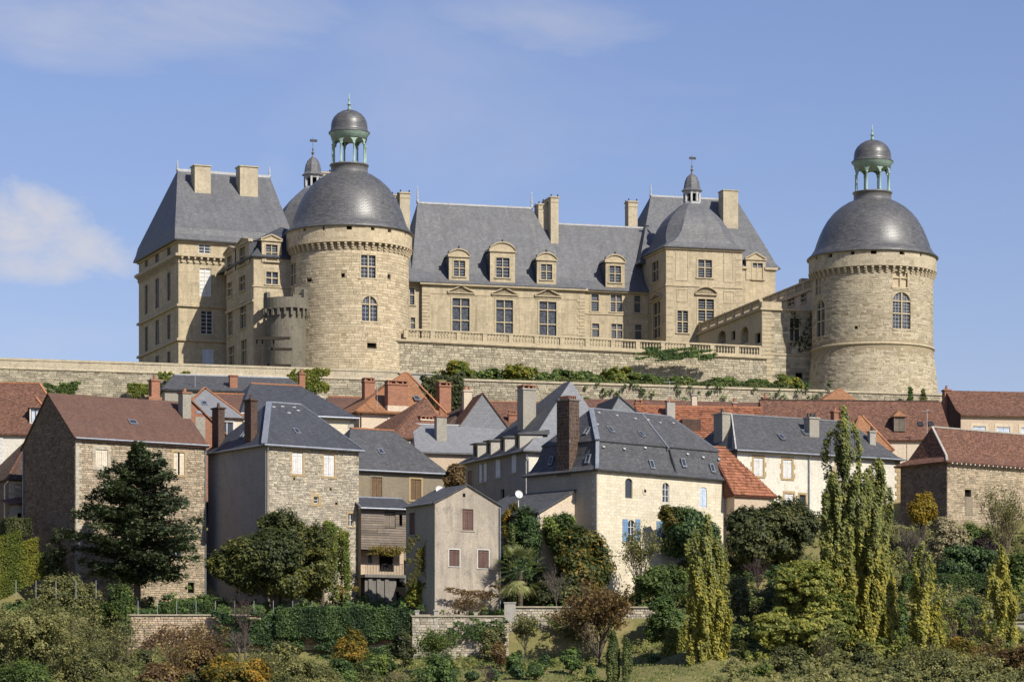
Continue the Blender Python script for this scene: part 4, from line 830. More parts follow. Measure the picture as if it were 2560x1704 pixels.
# ================================================================ village
def house(label, u, Y, yaw, vbase, uR, dep, ve, name='village_house', cat='house', group=None):
    zb = (HZ - vbase) / FPX * Y; bl = Bld(name, label, cat, u, Y, yaw, zb, group)
    bl.aw = bl.a(uR); bl.dp = dep if dep > 0 else bl.b(-dep); bl.ze = bl.z(ve); return bl
def walls(bl, mF, mL, fc=None, fl=None, depth=.25):
    fc = fc or bl.F(); fl = fl or bl.L()
    f = wall(fc, 0, bl.aw, 0, bl.ze, mF, bl.root, depth=depth); l = wall(fl, 0, bl.dp, 0, bl.ze, mL, bl.root, depth=depth)
    wall(bl.Rt(bl.aw), 0, bl.dp, 0, bl.ze, mL, bl.root); MB().poly((0, bl.dp, 0), (bl.aw, bl.dp, 0), (bl.aw, bl.dp, bl.ze), (0, bl.dp, bl.ze)).build('wall', mL, bl.root)
    return f, l
def hip(bl, ug0, ug1, vr, mat, ov=.3, bR=None, flare=None, name='roof', th=.14, ridge='zinc', axis='a'):
    """hip roof; ridge from photo column ug0 to ug1 at row vr"""
    bR = bR or bl.dp / 2; g0, g1 = bl.a(ug0, bR), bl.a(ug1, bR); zr = bl.z(vr, (g0 + g1) / 2, bR); e = (-ov, bl.aw + ov, -ov, bl.dp + ov, bl.ze)
    rg = [e]
    if flare:
        h, i = flare; rg.append((-ov + min(i, (g0 + ov)) * .9, bl.aw + ov - min(i, bl.aw + ov - g1) * .9, -ov + i, bl.dp + ov - i, bl.ze + h))
    rg.append((g0, g1, bR - .02, bR + .02, zr)); o = roof(bl, rg, mat, name, th)
    if ridge: strip(bl, [(g0, bR, zr + .02), (g1, bR, zr + .02)], .24, .12, ridge, 'ridge_cap', o)
    bl.g0, bl.g1, bl.bR, bl.zr, bl.ov = g0, g1, bR, zr, ov
    bl.pf = Plane(bl, (-ov, -ov, bl.ze), (1, 0, 0), (0, bR + ov, zr - bl.ze)); bl.pl = Plane(bl, (-ov, -ov, bl.ze), (0, 1, 0), (g0 + ov, 0, zr - bl.ze)); bl.pl.n *= -1
    bl.roof = o; return o
def stack(bl, u0, u1, vt, b, db, z0, mat, **k):
    a0, a1 = bl.a(u0, b), bl.a(u1, b); return chimney(bl, a0, a1, b, b + db, z0, bl.z(vt, (a0 + a1) / 2, b), mat, **k)
def quoins(bl, fc, q0, z0, z1, mat, s=1, parent=None):
    z = z0; i = 0
    while z < z1 - .1: l = .55 if i % 2 else .34; fbox(MB(), fc, min(q0, q0 + s * l), max(q0, q0 + s * l), z + .01, min(z + .34, z1), -.055, .02).build('quoin', mat, parent or bl.root); z += .35; i += 1
def tiles(pl, q0, q1, z0, z1, mat, parent, w=.27, h=.33, nmax=300, clip=None, seed=1):
    """interlocking clay tiles laid row over row on a roof plane"""
    r = random.Random(seed); n = int((z1 - z0) / h); L_ = []
    for j in range(n):
        z = z0 + j * h; q = q0 - (w / 2 if j % 2 else 0)
        while q < q1:
            a, b = max(q, q0), min(q + w, q1); q += w
            if clip: c0, c1 = clip(z + h * .5); a, b = max(a, c0), min(b, c1)
            if b - a > .06 and not inhole(pl.holes, (a + b) / 2, z + h / 2): L_.append((a, b, z, r.uniform(-1, 1), r.uniform(0, .012)))
    def one(mb, t):
        a, b, z, ti, dz = t; m = pl.map; i = len(mb.v)
        for zz, d in ((z, -.07 - dz), (z + h, -.02)):
            for x, dd in ((a, 0), (a + (b - a) * .22, -.028), (a + (b - a) * .45, 0), (b - .006, -.004)): mb.v.append(m(x, zz, d + dd))
        mb.v += [m(a, z, 0), m(b, z, 0)]
        for q in ((0, 1, 5, 4), (1, 2, 6, 5), (2, 3, 7, 6), (8, 9, 3, 2, 1, 0)): mb.f.append(tuple(i + k for k in q)); mb.t.append(ti)
    r.shuffle(L_)
    for t in L_[:nmax]: mb = MB(); one(mb, t); mb.build('roof_tile', mat, parent)
    mb = MB()
    for t in L_[nmax:]: one(mb, t)
    if mb.f: mb.build('roof_tile_rows', mat, parent)['kind'] = 'stuff'
def arrow_hip(bl, ug, vr, mat, b, ov=.25, axis_b=True, b2=None):
    """ridge running back (axis b) from a front hip point"""
    a = bl.a(ug, b); zr = bl.z(vr, a, b); b2 = b2 or bl.dp - b
    o = roof(bl, [(-ov, bl.aw + ov, -ov, bl.dp + ov, bl.ze), (a - .02, a + .02, b, b2, zr)], mat); bl.roof = o; bl.zr = zr; bl.ar = a; bl.brr = b
    bl.pf = Plane(bl, (-ov, -ov, bl.ze), (1, 0, 0), (0, b + ov, zr - bl.ze)); bl.pl = Plane(bl, (-ov, -ov, bl.ze), (0, 1, 0), (a + ov, 0, zr - bl.ze)); bl.pl.n *= -1
    return o
def hips(bl, pts, mat='ridge_tile', w=.22, h=.12):
    return strip(bl, pts, w, h, mat, 'hip_tiles')
def antenna(u, v, Y, h, label):
    p = P(u, v, Y); o = empty('antenna', p); prop(o, label, 'antenna'); MB().bar((0, 0, -h), (0, 0, 0), .04).build('mast', 'galvanised', o)
    MB().bar((-.5, .1, -.1), (.5, -.1, -.1), .03).build('boom', 'galvanised', o)
    mb = MB(); [mb.bar((x, .1 * -x * 2 - .25, -.1), (x, .1 * -x * 2 + .25, -.1), .02) for x in (-.45, -.2, .05, .3, .45)]; mb.build('elements', 'galvanised', o)
# ---- brown-roofed gable house, left
bl = house('tall rubble house with plain brown tiled gable roof behind the dark conifer', 188, 250, 32.6, 1560, 516, 10.9, 1092); rt = bl.root
fc, fl = bl.F(), bl.L(); bl.dp = 10.9
win_shut(bl, fc, fc.rect(239, 269, 1123, 1166), 'cream_paint', 'rubble_pale', .28)
r_ = fc.rect(434, 461, 1130, 1186); win_shut(bl, fc, r_, 'cream_paint', 'ochre_stone', .2, gap=.16)
win_wood(bl, fc, fc.rect(425, 457, 1342, 1395), 2, 3, sur='ochre_stone', surw=.16); hole(bl, fc, fc.rect(470, 485, 1455, 1481), 'cellar_opening')
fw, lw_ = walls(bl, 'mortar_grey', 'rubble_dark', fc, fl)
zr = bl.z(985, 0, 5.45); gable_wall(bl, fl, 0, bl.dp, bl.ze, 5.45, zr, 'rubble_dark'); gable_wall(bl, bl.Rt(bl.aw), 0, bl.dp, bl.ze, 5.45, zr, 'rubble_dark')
stones(fc, 0, bl.aw, .5, bl.ze - .05, 'rubble_warm', fw, (.18, .55), (.1, .23), .05, .016, 300, seed=31, jit=.5)
stones(fl, 0, bl.dp, 2.5, bl.ze + 3.6, 'rubble_dark', lw_, (.22, .6), (.14, .28), .05, .02, 300, seed=32, jit=.5, clip=lambda z: (max(0, (z - bl.ze) * 1.37 + .2), bl.dp - max(0, (z - bl.ze) * 1.37 + .2)))
rf = roof_gable(bl, 0, bl.aw, 0, bl.dp, bl.ze + .1, zr + .12, 'a', 'tile_brown', .16, .12, .3)
pl = Plane(bl, (0, 0, bl.ze + .1), (1, 0, 0), (0, 5.45, zr - bl.ze)); skylight(bl, pl, 335, 1060, .7, .55)
gutter(bl, (-.1, -.36, bl.ze - .1), (bl.aw + .1, -.36, bl.ze - .1)); downpipe(bl, [(bl.aw - .12, -.3, bl.ze - .15), (bl.aw - .12, -.1, bl.ze - .6), (bl.aw - .12, -.1, .5)]); downpipe(bl, [(-.1, bl.dp - .3, bl.ze - .15), (-.1, bl.dp - .3, .5)])
stack(bl, 457, 478, 983, 3.2, .9, bl.ze + .8, 'plaster_beige', pots=1, capmat='brick', potmat='brick'); stack(bl, 379, 400, 952, 6.2, .6, bl.ze + 3, 'brick', pots=1, capmat='brick'); o = MB().box(bl.a(371, 6), bl.a(404, 6), 5.9, 7, bl.z(1000, 6, 6), bl.z(984, 6, 6)).build('chimney_base', 'brick', rt)
quoins(bl, fc, .02, .6, bl.ze - .3, 'rubble_pale')
# ---- stone house with zinc-capped hip
bl = house('pale rubble house with zinc-edged slate hip roof and two tall brick chimneys', 664, 250, 35, 1545, 897, -520, 1110); rt = bl.root; fc, fl = bl.F(), bl.L()
win_shut(bl, fc, fc.rect(730, 757, 1130, 1184), 'white_paint', 'ochre_stone', .2); win_shut(bl, fc, fc.rect(809, 836, 1136, 1190), 'white_paint', 'ochre_stone', .2)
win_wood(bl, fc, fc.rect(784, 796, 1241, 1258), 1, 2, sur='ochre_stone', surw=.3); win_wood(bl, fc, fc.rect(870, 883, 1283, 1315), 2, 2, sur='ochre_stone', surw=.14)
for r_ in ((733, 738, 1193, 1199), (824, 829, 1219, 1225), (838, 844, 1255, 1261)): hole(bl, fc, fc.rect(*r_), 'putlog_hole')
fw, lw_ = walls(bl, 'mortar', 'plaster_grey', fc, fl)
stones(fc, .3, bl.aw, 1, bl.ze - .05, 'rubble_pale', fw, (.14, .38), (.08, .17), .045, .014, 300, seed=41, jit=.5)
hip(bl, 673, 752, 1008, 'slate_dark', .3, ridge='zinc'); e = -.32; zt = bl.ze + .04
strip(bl, [(e, e, zt), (bl.g0, bl.bR, bl.zr + .04)], .5, .08, 'zinc', 'hip_flashing'); strip(bl, [(bl.aw + .3, e, zt), (bl.g1, bl.bR, bl.zr + .04)], .16, .08, 'zinc', 'hip_flashing')
gutter(bl, (-.35, -.38, bl.ze - .08), (bl.aw + .35, -.38, bl.ze - .08), .1); gutter(bl, (-.38, -.35, bl.ze - .08), (-.38, bl.dp + .3, bl.ze - .08), .08)
downpipe(bl, [(.1, -.3, bl.ze - .15), (.12, -.1, bl.ze - .7), (.12, -.1, .5)])
for u, v in ((684, 1018), (706, 1017), (735, 1019), (722, 1033), (745, 1027)): q, z = bl.pf.px(u, v); fbox(MB(), bl.pf, q - .16, q + .16, z - .06, z + .06, -.08, 0).build('roof_hook', 'lead_white', rt)
skylight(bl, bl.pf, 745, 1083, .5, .6); skylight(bl, bl.pl, 604, 1092, .5, .6)
b = 1.6; 
for u0, u1, vt, b in ((605, 631, 1000, 1.9), (523.5, 549.5, 1020, 6.2)):
    a = .05; c0, c1 = bl.b(u1, a), bl.b(u0, a); c0, c1 = min(c0, c1), max(c0, c1); chimney(bl, a, a + .62, c0 + .25, c0 + 1.35, bl.ze - .2, bl.z(vt, a, c0), 'brick_dark', pots=1, capmat='brick_dark', potmat='brick_dark', capw=.1)
# ---- tan plaster house, slate hip roof
bl = house('tan plaster house with slate hip roof and brown plank shutters', 868, 258, 29, 1480, 1113, 8.5, 1172); rt = bl.root; fc, fl = bl.F(), bl.L()
win_shut(bl, fc, fc.rect(928, 955, 1192, 1244), 'wood', 'plaster_tan', .1); win_shut(bl, fc, fc.rect(1026, 1053, 1197, 1249), 'wood', 'ochre_stone', .16)
walls(bl, 'plaster_tan', 'plaster_tan', fc, fl); hip(bl, 876, 984, 1073, 'slate_village', .3, ridge='ridge_tile'); gutter(bl, (-.3, -.35, bl.ze - .06), (bl.aw + .3, -.35, bl.ze - .06)); skylight(bl, bl.pf, 955, 1134, .5, .6)
# ---- timber-boarded house
bl = house('old house faced with weathered grey boards above a shaded balcony', 902, 254.5, 25, 1540, 1024, 6, 1270, 'boarded_house'); rt = bl.root; fc, fl = bl.F(), bl.L()
zb0 = bl.z(1372); win_shut(bl, fc, fc.rect(961, 988, 1281, 1318), 'wood_grey'); hole(bl, fc, fc.rect(998, 1005, 1287, 1312), 'window')
wl = wall(fc, 0, bl.aw, zb0, bl.ze, 'dark_wood', rt); wall(fl, 0, bl.dp, 0, bl.ze, 'plaster_tan', rt)
n = 17
for k in range(n):
    z0 = zb0 + (bl.ze - zb0) * k / n; h = (bl.ze - zb0) / n; qs = [0] + sorted(RNG.uniform(1, bl.aw - .5) for _ in range(1)) + [bl.aw]
    hs = [x for x in fc.holes if x[2] < z0 + h * .9 and x[3] > z0 + h * .1]
    for q0, q1 in zip(qs, qs[1:]):
        segs = [(q0, q1)]
        for x in hs: segs = [s for a, b in segs for s in ((a, min(b, x[0])), (max(a, x[1]), b)) if s[1] - s[0] > .05]
        t_ = RNG.uniform(-1, 1)
        for a, b in segs: m = fc.map; MB().hexa([m(a + .01, z0, -.055), m(b - .01, z0, -.055), m(b - .01, z0, .01), m(a + .01, z0, .01), m(a + .01, z0 + h - .006, -.02), m(b - .01, z0 + h - .006, -.02), m(b - .01, z0 + h - .006, .01), m(a + .01, z0 + h - .006, .01)], t_).build('board', 'wood_grey', wl)
a1 = bl.aw; zt = bl.z(1246, 1, 2.2)
MB().hexa([(-.2, -.35, bl.ze - .02), (a1 + .2, -.35, bl.ze - .02), (a1 + .2, 2.2, zt), (-.2, 2.2, zt), (-.2, -.35, bl.ze + .12), (a1 + .2, -.35, bl.ze + .12), (a1 + .2, 2.2, zt + .14), (-.2, 2.2, zt + .14)]).build('roof', 'slate_dark', rt); strip(bl, [(-.2, 2.2, zt + .16), (a1 + .2, 2.2, zt + .16)], .16, .1, 'zinc', 'flashing'); strip(bl, [(-.18, -.35, bl.ze + .14), (-.18, 2.2, zt + .16)], .12, .08, 'zinc', 'flashing'); gutter(bl, (-.2, -.42, bl.ze), (a1 + .2, -.42, bl.ze))
fr = bl.F(1.3); r_ = fr.rect(920, 930, 1386, 1410); win_wood(bl, fr, r_, 1, 1, frame='wood_grey'); hole(bl, fr, fr.rect(948, 985, 1380, 1428), 'doorway')
wall(fr, 0, a1, 0, zb0, 'plaster_pink', rt, 'recess_wall'); zf = bl.z(1436); MB().box(-.1, a1 + .1, -1.2, 1.3, zf - .25, zf).build('balcony', 'concrete_dark', rt)
mb = MB(); [mb.bar((x, -1.15, zf), (x, -1.15, zf + .9), .03) for x in np.arange(0, a1, .14)]; mb.bar((0, -1.15, zf + .9), (a1, -1.15, zf + .9), .05); mb.build('railing', 'iron', rt)
fw = bl.F(-.9); wall(fw, 0, a1 * .64, 0, zf - .25, 'concrete_dark', rt, 'lower_wall'); mb = MB(); [fbox(mb, fw, q, q + .35, 0, zf - .3, -.12, .02) for q in (.3, 1.05, 1.8)]; mb.build('buttress', 'concrete_dark', rt)
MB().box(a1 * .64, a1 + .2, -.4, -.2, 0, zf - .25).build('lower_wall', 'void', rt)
x0, x1 = bl.a(985), bl.a(1075); s0, s1 = bl.z(1446), bl.z(1545); n = 13; st = empty('staircase', rt.location, rt.rotation_euler[2]); prop(st, 'steep dark concrete steps climbing beside the worn gable house', 'staircase')
st.location = rt.location
for k in range(n):
    xa, xb = x0 + (x1 - x0) * k / n, x0 + (x1 - x0) * (k + 1) / n; z = s0 + (s1 - s0) * k / n; MB().box(xa, xb + .02, -2.4, -1.25, z + (s1 - s0) / n, z).build('step', 'concrete', st)
m_ = MB(); m_.bar((x0, -2.45, s0 - .1), (x1, -2.45, s1 - .1), .14, .5); m_.build('stringer', 'concrete_dark', st)
# ---- worn gable house in front
bl = house('narrow house with weathered pinkish render, gable to the garden and brown shutters', 1087, 241, 30, 1562, 1249, -1015, 1256); rt = bl.root; fc, fl = bl.F(), bl.L()
bl.ze = bl.z(1254); a_r = bl.a(1167); zr = bl.z(1213, a_r)
win_shut(bl, fc, fc.rect(1155, 1183, 1272, 1325), 'wood_red', 'plaster_worn', .1); win_shut(bl, fc, fc.rect(1122, 1149, 1373, 1415), 'wood_red', 'white_paint', .05); win_shut(bl, fc, fc.rect(1194, 1222, 1374, 1420), 'wood_red', 'white_paint', .05)
for r_ in ((1144, 1150, 1527, 1540), (1201, 1207, 1529, 1543)): hole(bl, fc, fc.rect(*r_), 'vent_slot')
win_shut(bl, fl, fl.rect(1023, 1038, 1281, 1336), 'wood_red', 'plaster_beige', .1); win_shut(bl, fl, fl.rect(1046, 1062, 1372, 1430), 'wood', 'plaster_beige', .1)
walls(bl, 'plaster_worn', 'plaster_beige', fc, fl); f2 = Face(bl, fc.O, fc.e, fc.n)
MB().poly((0, 0, bl.ze), (bl.aw, 0, bl.ze), (a_r, 0, zr)).build('gable', 'plaster_worn', rt); MB().poly((0, bl.dp, bl.ze), (bl.aw, bl.dp, bl.ze), (a_r, bl.dp, zr)).build('gable', 'plaster_worn', rt)
q, z = fc.px(1160, 1237); fbox(MB(), fc, q - .12, q + .12, z - .14, z + .14, -.02, .05).build('attic_opening', 'void', rt)
roof_gable(bl, 0, bl.aw, 0, bl.dp, bl.ze + .02, zr + .1, 'b', 'slate_village', .1, .15, .22, m=a_r / bl.aw); downpipe(bl, [(bl.aw - .02, -.12, bl.ze - .2), (bl.aw - .02, -.12, .4)]); gutter(bl, (-.25, -.15, bl.ze - .1), (-.25, bl.dp, bl.ze - .1))
dsh = empty('satellite_dish', P(1098, 1225, 246)); prop(dsh, 'white satellite dish above the worn gable house roof', 'satellite dish')
def dish(o, r, tilt=.5):
    mb = MB(); n = 14; rg = [[(r * f_ * math.cos(2 * math.pi * j / n), -.05 + .22 * r * f_ * f_ * -1, r * f_ * math.sin(2 * math.pi * j / n)) for j in range(n)] for f_ in (.05, .4, .75, 1)]
    mb.loft(rg, True, True, False); d = mb.build('reflector', 'dish', o, True); MB().bar((0, 0, -r * .9), (0, -r * .9, -.1), .03).build('feed_arm', 'galvanised', o); MB().bar((0, .06, 0), (0, .3, -1.0), .06).build('mast', 'galvanised', o); o.rotation_euler = (R(-18), 0, R(25))
dish(dsh, .36); d2 = empty('satellite_dish', P(1296, 1236, 246)); prop(d2, 'white satellite dish on the lean-to slate roof', 'satellite dish'); dish(d2, .34)
# ---- mansard house
bl = house('cream limestone house under a big slate mansard roof with blue shutters', 1493, 248, 42, 1520, 1832, -1318, 1173); rt = bl.root; fc, fl = bl.F(), bl.L()
win_wood(bl, fc, fc.rect(1563, 1581, 1195, 1245), 1, 1, frame='wood_grey', arch=.3, wallmat='limestone', sur=None); win_wood(bl, fc, fc.rect(1656, 1673, 1206, 1256), 2, 3, arch=.3, wallmat='limestone')
win_shut(bl, fc, fc.rect(1749, 1767, 1217, 1268), 'pale_blue', arch=.3, wallmat='limestone'); win_wood(bl, fc, fc.rect(1570, 1587, 1299, 1352), 2, 3, arch=.3, wallmat='limestone')
for u0, u1 in ((1556, 1569), (1588, 1600)): q0, q1, z0, z1 = fc.rect(u0, u1, 1297, 1352); shutter_leaf(fc, q0, q1, z0, z1, -.06, 'blue_paint', rt)
hole(bl, fc, fc.rect(1655, 1690, 1300, 1372), 'doorway'); q0, q1, z0, z1 = fc.rect(1641, 1655, 1302, 1345); shutter_leaf(fc, q0, q1, z0, z1, -.06, 'blue_paint', rt)
q, z = fc.px(1612, 1227); o = MB(); n = 14; o.loft([[fc.map(q + r_ * math.cos(2 * math.pi * j / n), z + r_ * math.sin(2 * math.pi * j / n), d) for j in range(n)] for r_, d in ((.3, 0), (.3, -.05), (.15, -.05), (.15, -.01))], True); oc = o.build('oculus', 'limestone', rt); MB().poly(*[fc.map(q + .15 * math.cos(2 * math.pi * j / n), z + .15 * math.sin(2 * math.pi * j / n), -.008) for j in range(n)]).build('pane', 'void', oc)
walls(bl, 'limestone', 'plaster_beige', fc, fl); quoins(bl, fl, .02, 3, bl.ze - .1, 'concrete')
zk = bl.z(1100, 1.0, 1.0); bR = bl.dp / 2; g0, g1 = bl.a(1478, bR), bl.a(1676, bR); zr = bl.z(1031, (g0 + g1) / 2, bR); w_, d_ = bl.aw, bl.dp; ov = .35
rf = roof(bl, [(-ov, w_ + ov, -ov, d_ + ov, bl.ze), (.2, w_ - .2, .2, d_ - .2, bl.ze + .45), (.62, w_ - .62, .62, d_ - .62, bl.ze + 1.3), (.95, w_ - .95, .95, d_ - .95, zk)], 'slate_village', 'lower_roof'); rings_up = [(.82, w_ - .82, .82, d_ - .82, zk - .02), (g0, g1, bR - .02, bR + .02, zr)]; roof(bl, rings_up, 'slate_village', 'upper_roof', .1)
pu = Plane(bl, (.82, .82, zk), (1, 0, 0), (0, bR - .82, zr - zk)); plo = Plane(bl, (.2, .2, bl.ze + .45), (1, 0, 0), (0, .75, zk - bl.ze - .45)); pll = Plane(bl, (.2, .2, bl.ze + .45), (0, 1, 0), (.75, 0, zk - bl.ze - .45)); pll.n *= -1; pul = Plane(bl, (.82, .82, zk), (0, 1, 0), (g0 - .82, 0, zr - zk)); pul.n *= -1
for c0, c1, w2 in (((.82, .82, zk + .03), (g0, bR, zr + .03), .42), ((-.36, -.36, bl.ze + .03), (.2, .2, bl.ze + .5), .3), ((.2, .2, bl.ze + .5), (.95, .95, zk), .3), ((g0, bR, zr + .03), (g1, bR, zr + .03), .18), ((g1, bR, zr + .03), (w_ - .82, .82, zk + .03), .14)): strip(bl, [c0, c1], w2, .1, 'zinc', 'flashing')
qa = pu.px(1606, 1036); qb = pu.px(1672, 1121); strip(bl, [pu.map(*qa, -.04), pu.map(*qb, -.04)], .12, .06, 'zinc', 'flashing'); qb = plo.px(1672, 1124); qc = plo.px(1690, 1186); strip(bl, [plo.map(*qb, -.04), plo.map(*qc, -.04)], .12, .2, 'slate_dark', 'seam')
for pn, u, v in ((pu, 1531, 1080), (pu, 1608, 1091), (plo, 1631, 1169), (plo, 1710, 1165), (plo, 1782, 1178), (pll, 1468, 1155), (pll, 1376, 1160), (pul, 1463, 1084)): skylight(bl, pn, u, v, .48, .62)
for u, v in ((1497, 1032), (1542, 1039), (1588, 1047), (1493, 1061), (1620, 1050), (1650, 1057), (1683, 1058)): q, z = pu.px(u, v); fbox(MB(), pu, q - .13, q + .13, z - .07, z + .07, -.08, 0).build('roof_hook', 'lead_white', rt)
for u, v in ((1508, 1117), (1560, 1122), (1612, 1119), (1718, 1135), (1757, 1143), (1796, 1148)): q, z = plo.px(u, v); fbox(MB(), plo, q - .13, q + .13, z - .07, z + .07, -.1, 0).build('roof_hook', 'lead_white', rt)
c0, c1 = sorted((bl.b(1393, -.05), bl.b(1425, -.05))); zt = bl.z(1000, 0, c0); cw = fbox(MB(), fl, c0, c1, bl.ze - .3, zt, -.1, 1.0).build('chimney', 'mortar_grey', rt)
fcl = bl.L(-.1); stones(fcl, c0, c1, bl.ze - .2, zt, 'brick_dark', cw, (.3, .55), (.24, .34), .03, .02, 300, seed=51); fcf = Face(bl, (0, c0, 0), (1, 0, 0), (0, 1, 0)); stones(fcf, -.1, 1.0, bl.ze - .2, zt, 'brick_dark', cw, (.3, .55), (.24, .34), .03, .02, 300, seed=52)
MB().box(-.2, 1.1, c0 - .1, c1 + .1, zt, zt + .12).build('cap', 'concrete_dark', cw)
for k in range(5): MB().box(.0 + k * .2, .07 + k * .2, c0 + .2, c1 - .2, zt + .12, zt + .42).build('pot', 'brick', cw)
# lean-to
b0 = bl.b(1437); b1 = bl.b(1300) + 1.5; wd = -bl.a(1349, b0); za, zl = bl.z(1226, 0, b0), bl.z(1279, -wd, b0); sl = (za - zl) / wd
MB().poly((0, b0, 0), (-wd, b0, 0), (-wd, b0, zl - .1), (0, b0, za - .1)).build('annex_wall', 'plaster_cream', rt); MB().poly((-wd, b0, 0), (-wd, b1, 0), (-wd, b1, zl - .1), (-wd, b0, zl - .1)).build('annex_wall', 'plaster_beige', rt)
x2 = -wd - .3; z2 = zl - .3 * sl
MB().hexa([(0, b0 - .2, za - .02), (x2, b0 - .2, z2 - .02), (x2, b1, z2 - .02), (0, b1, za - .02), (0, b0 - .2, za + .12), (x2, b0 - .2, z2 + .12), (x2, b1, z2 + .12), (0, b1, za + .12)]).build('annex_roof', 'slate_village', rt); downpipe(bl, [(-wd - .1, b0 + .1, zl - .1), (-wd - .1, b0 + .1, 1)], .05, 'white_paint')
# ---- steep grey slate house behind
bl = house('large house with steep flared grey slate roof and a row of small dormers', 1315, 262, 24, 1400, 1540, -1160, 1126); rt = bl.root; fc, fl = bl.F(), bl.L()
for r_ in ((1196, 1206, 1160, 1206), (1207, 1217, 1157, 1203), (1237, 1251, 1148, 1194), (1277, 1291, 1132, 1181)): win_shut(bl, fl, fl.rect(*r_), 'pale_blue', 'concrete', .12)
win_shut(bl, fl, fl.rect(1170, 1182, 1176, 1215), 'wood_grey', 'plaster_beige', .1); hole(bl, fl, fl.rect(1251, 1261, 1222, 1245), 'doorway')
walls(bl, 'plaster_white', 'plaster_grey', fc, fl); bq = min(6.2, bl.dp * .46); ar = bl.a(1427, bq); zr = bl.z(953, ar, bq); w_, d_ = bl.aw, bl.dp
rings = []
for f_, h_ in ((0, 0), (.14, .1), (.3, .26), (.62, .61), (1, 1)): rings.append((-.5 + (ar + .5) * f_, w_ + .5 - (w_ + .5 - ar) * f_, -.5 + (bq + .5) * f_, d_ + .5 - (bq + .5) * f_, bl.ze + (zr - bl.ze) * h_))
a_, b_, c_, d2, e_ = rings[-1]; rings[-1] = (ar - .03, ar + .03, c_, d2, e_); roof(bl, rings, 'slate_hung', 'roof')
# the long left slope is a darker slate
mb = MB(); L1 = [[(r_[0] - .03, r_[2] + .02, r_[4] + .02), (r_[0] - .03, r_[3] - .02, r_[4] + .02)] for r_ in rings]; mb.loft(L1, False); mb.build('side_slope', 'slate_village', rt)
pl = Plane(bl, (rings[2][0], 0, rings[2][4]), (0, 1, 0), (rings[3][0] - rings[2][0], 0, rings[3][4] - rings[2][4])); pl.n *= -1
for u, v in ((1192, 1150), (1225, 1134), (1260, 1120), (1297, 1104)):
    q, _ = fl.px(u, v + 12); z0 = bl.ze + .25; h = 1.25; dm = MB(); fd = bl.L(-.15); q0, q1 = q - .55, q + .55; fdw = Face(bl, fd.O, fd.e, fd.n)
    wn = win_wood(bl, fdw, (q0 + .18, q1 - .18, z0 + .15, z0 + h - .1), 1, 1, frame='wood_grey'); o = wall(fdw, q0, q1, z0 - .4, z0 + h, 'plaster_beige', rt, 'dormer')
    for qq in (q0, q1): dm.poly(fd.map(qq, z0 - .4, 0), fd.map(qq, z0 - .4, 2.2), fd.map(qq, z0 + h, 2.2), fd.map(qq, z0 + h, 0))
    dm.build('side_wall', 'concrete', o); m = fd.map; MB().hexa([m(q0 - .15, z0 + h, -.25), m(q1 + .15, z0 + h, -.25), m(q1 + .15, z0 + h + .1, 2.8), m(q0 - .15, z0 + h + .1, 2.8), m(q0 - .15, z0 + h + .1, -.25), m(q1 + .15, z0 + h + .1, -.25), m(q1 + .15, z0 + h + .55, 2.8), m(q0 - .15, z0 + h + .55, 2.8)]).build('dormer_roof', 'slate_village', o)
c0 = 6.0; chimney(bl, bl.a(1308, c0), bl.a(1340, c0), c0, c0 + 1.3, bl.ze, bl.z(970, 0, c0), 'plaster_beige', pots=3, slots=True, capmat='concrete')
downpipe(bl, [(-.05, -.15, bl.ze - .2), (.15, -.15, bl.ze - .8), (.15, -.15, 2)]); gutter(bl, (-.55, -.5, bl.ze - .05), (-.55, d_, bl.ze - .05))
# ---- grey slate roof with plaster chimney
bl = house('house with grey slate roof, banded plaster chimney and peach wall', 1034, 275.5, 17, 1260, 1330, 8.5, 1129); rt = bl.root; walls(bl, 'plaster_pink', 'plaster_beige')
hip(bl, 1030, 1312, 1064, 'slate_hung', .4, ridge='lead_white', flare=(.35, .7)); stack(bl, 1092, 1117, 1042, 1.6, .9, bl.ze, 'plaster_beige', pots=1, capmat='brick', potmat='brick')
# ---- fresh red hip roof with brick chimneys
bl = house('cream house with fresh orange tile hip roof and tall brick chimneys', 898, 284, 22, 1150, 1108, 11, 1029); rt = bl.root; walls(bl, 'plaster_cream', 'plaster_cream')
hip(bl, 1010, 1020, 932, 'tile_fresh', .45, ridge='ridge_tile', flare=(.6, 1.1)); zt = bl.ze; hips(bl, [(-.4, -.4, zt), (.55, .7, zt + .62), (bl.g0, bl.bR, bl.zr)]); hips(bl, [(bl.aw + .4, -.4, zt), (bl.g1, bl.bR, bl.zr)])
o = stack(bl, 970, 1020, 962, -.05, 1.0, 0, 'brick', pots=3, slots=True, capmat='brick'); MB().box(bl.a(969, -.06), bl.a(1021, -.06), -.08, .96, 0, bl.z(1012, 2)).build('chimney_breast', 'plaster_cream', rt)
stack(bl, 912, 937, 955, 5.5, .9, bl.ze + .5, 'brick', pots=2, slots=True, capmat='brick'); stack(bl, 1099, 1128, 966, 3.5, 1.0, bl.ze - 1, 'brick', pots=2, slots=True, capmat='brick'); skylight(bl, bl.pf, 1044, 1000, .6, .6); downpipe(bl, [(.15, -.1, bl.ze - .2), (.15, -.1, 1)], .05, 'wood_red')
antenna(943, 938, 284, 3.2, 'thin television antenna beside the tall brick chimneys')
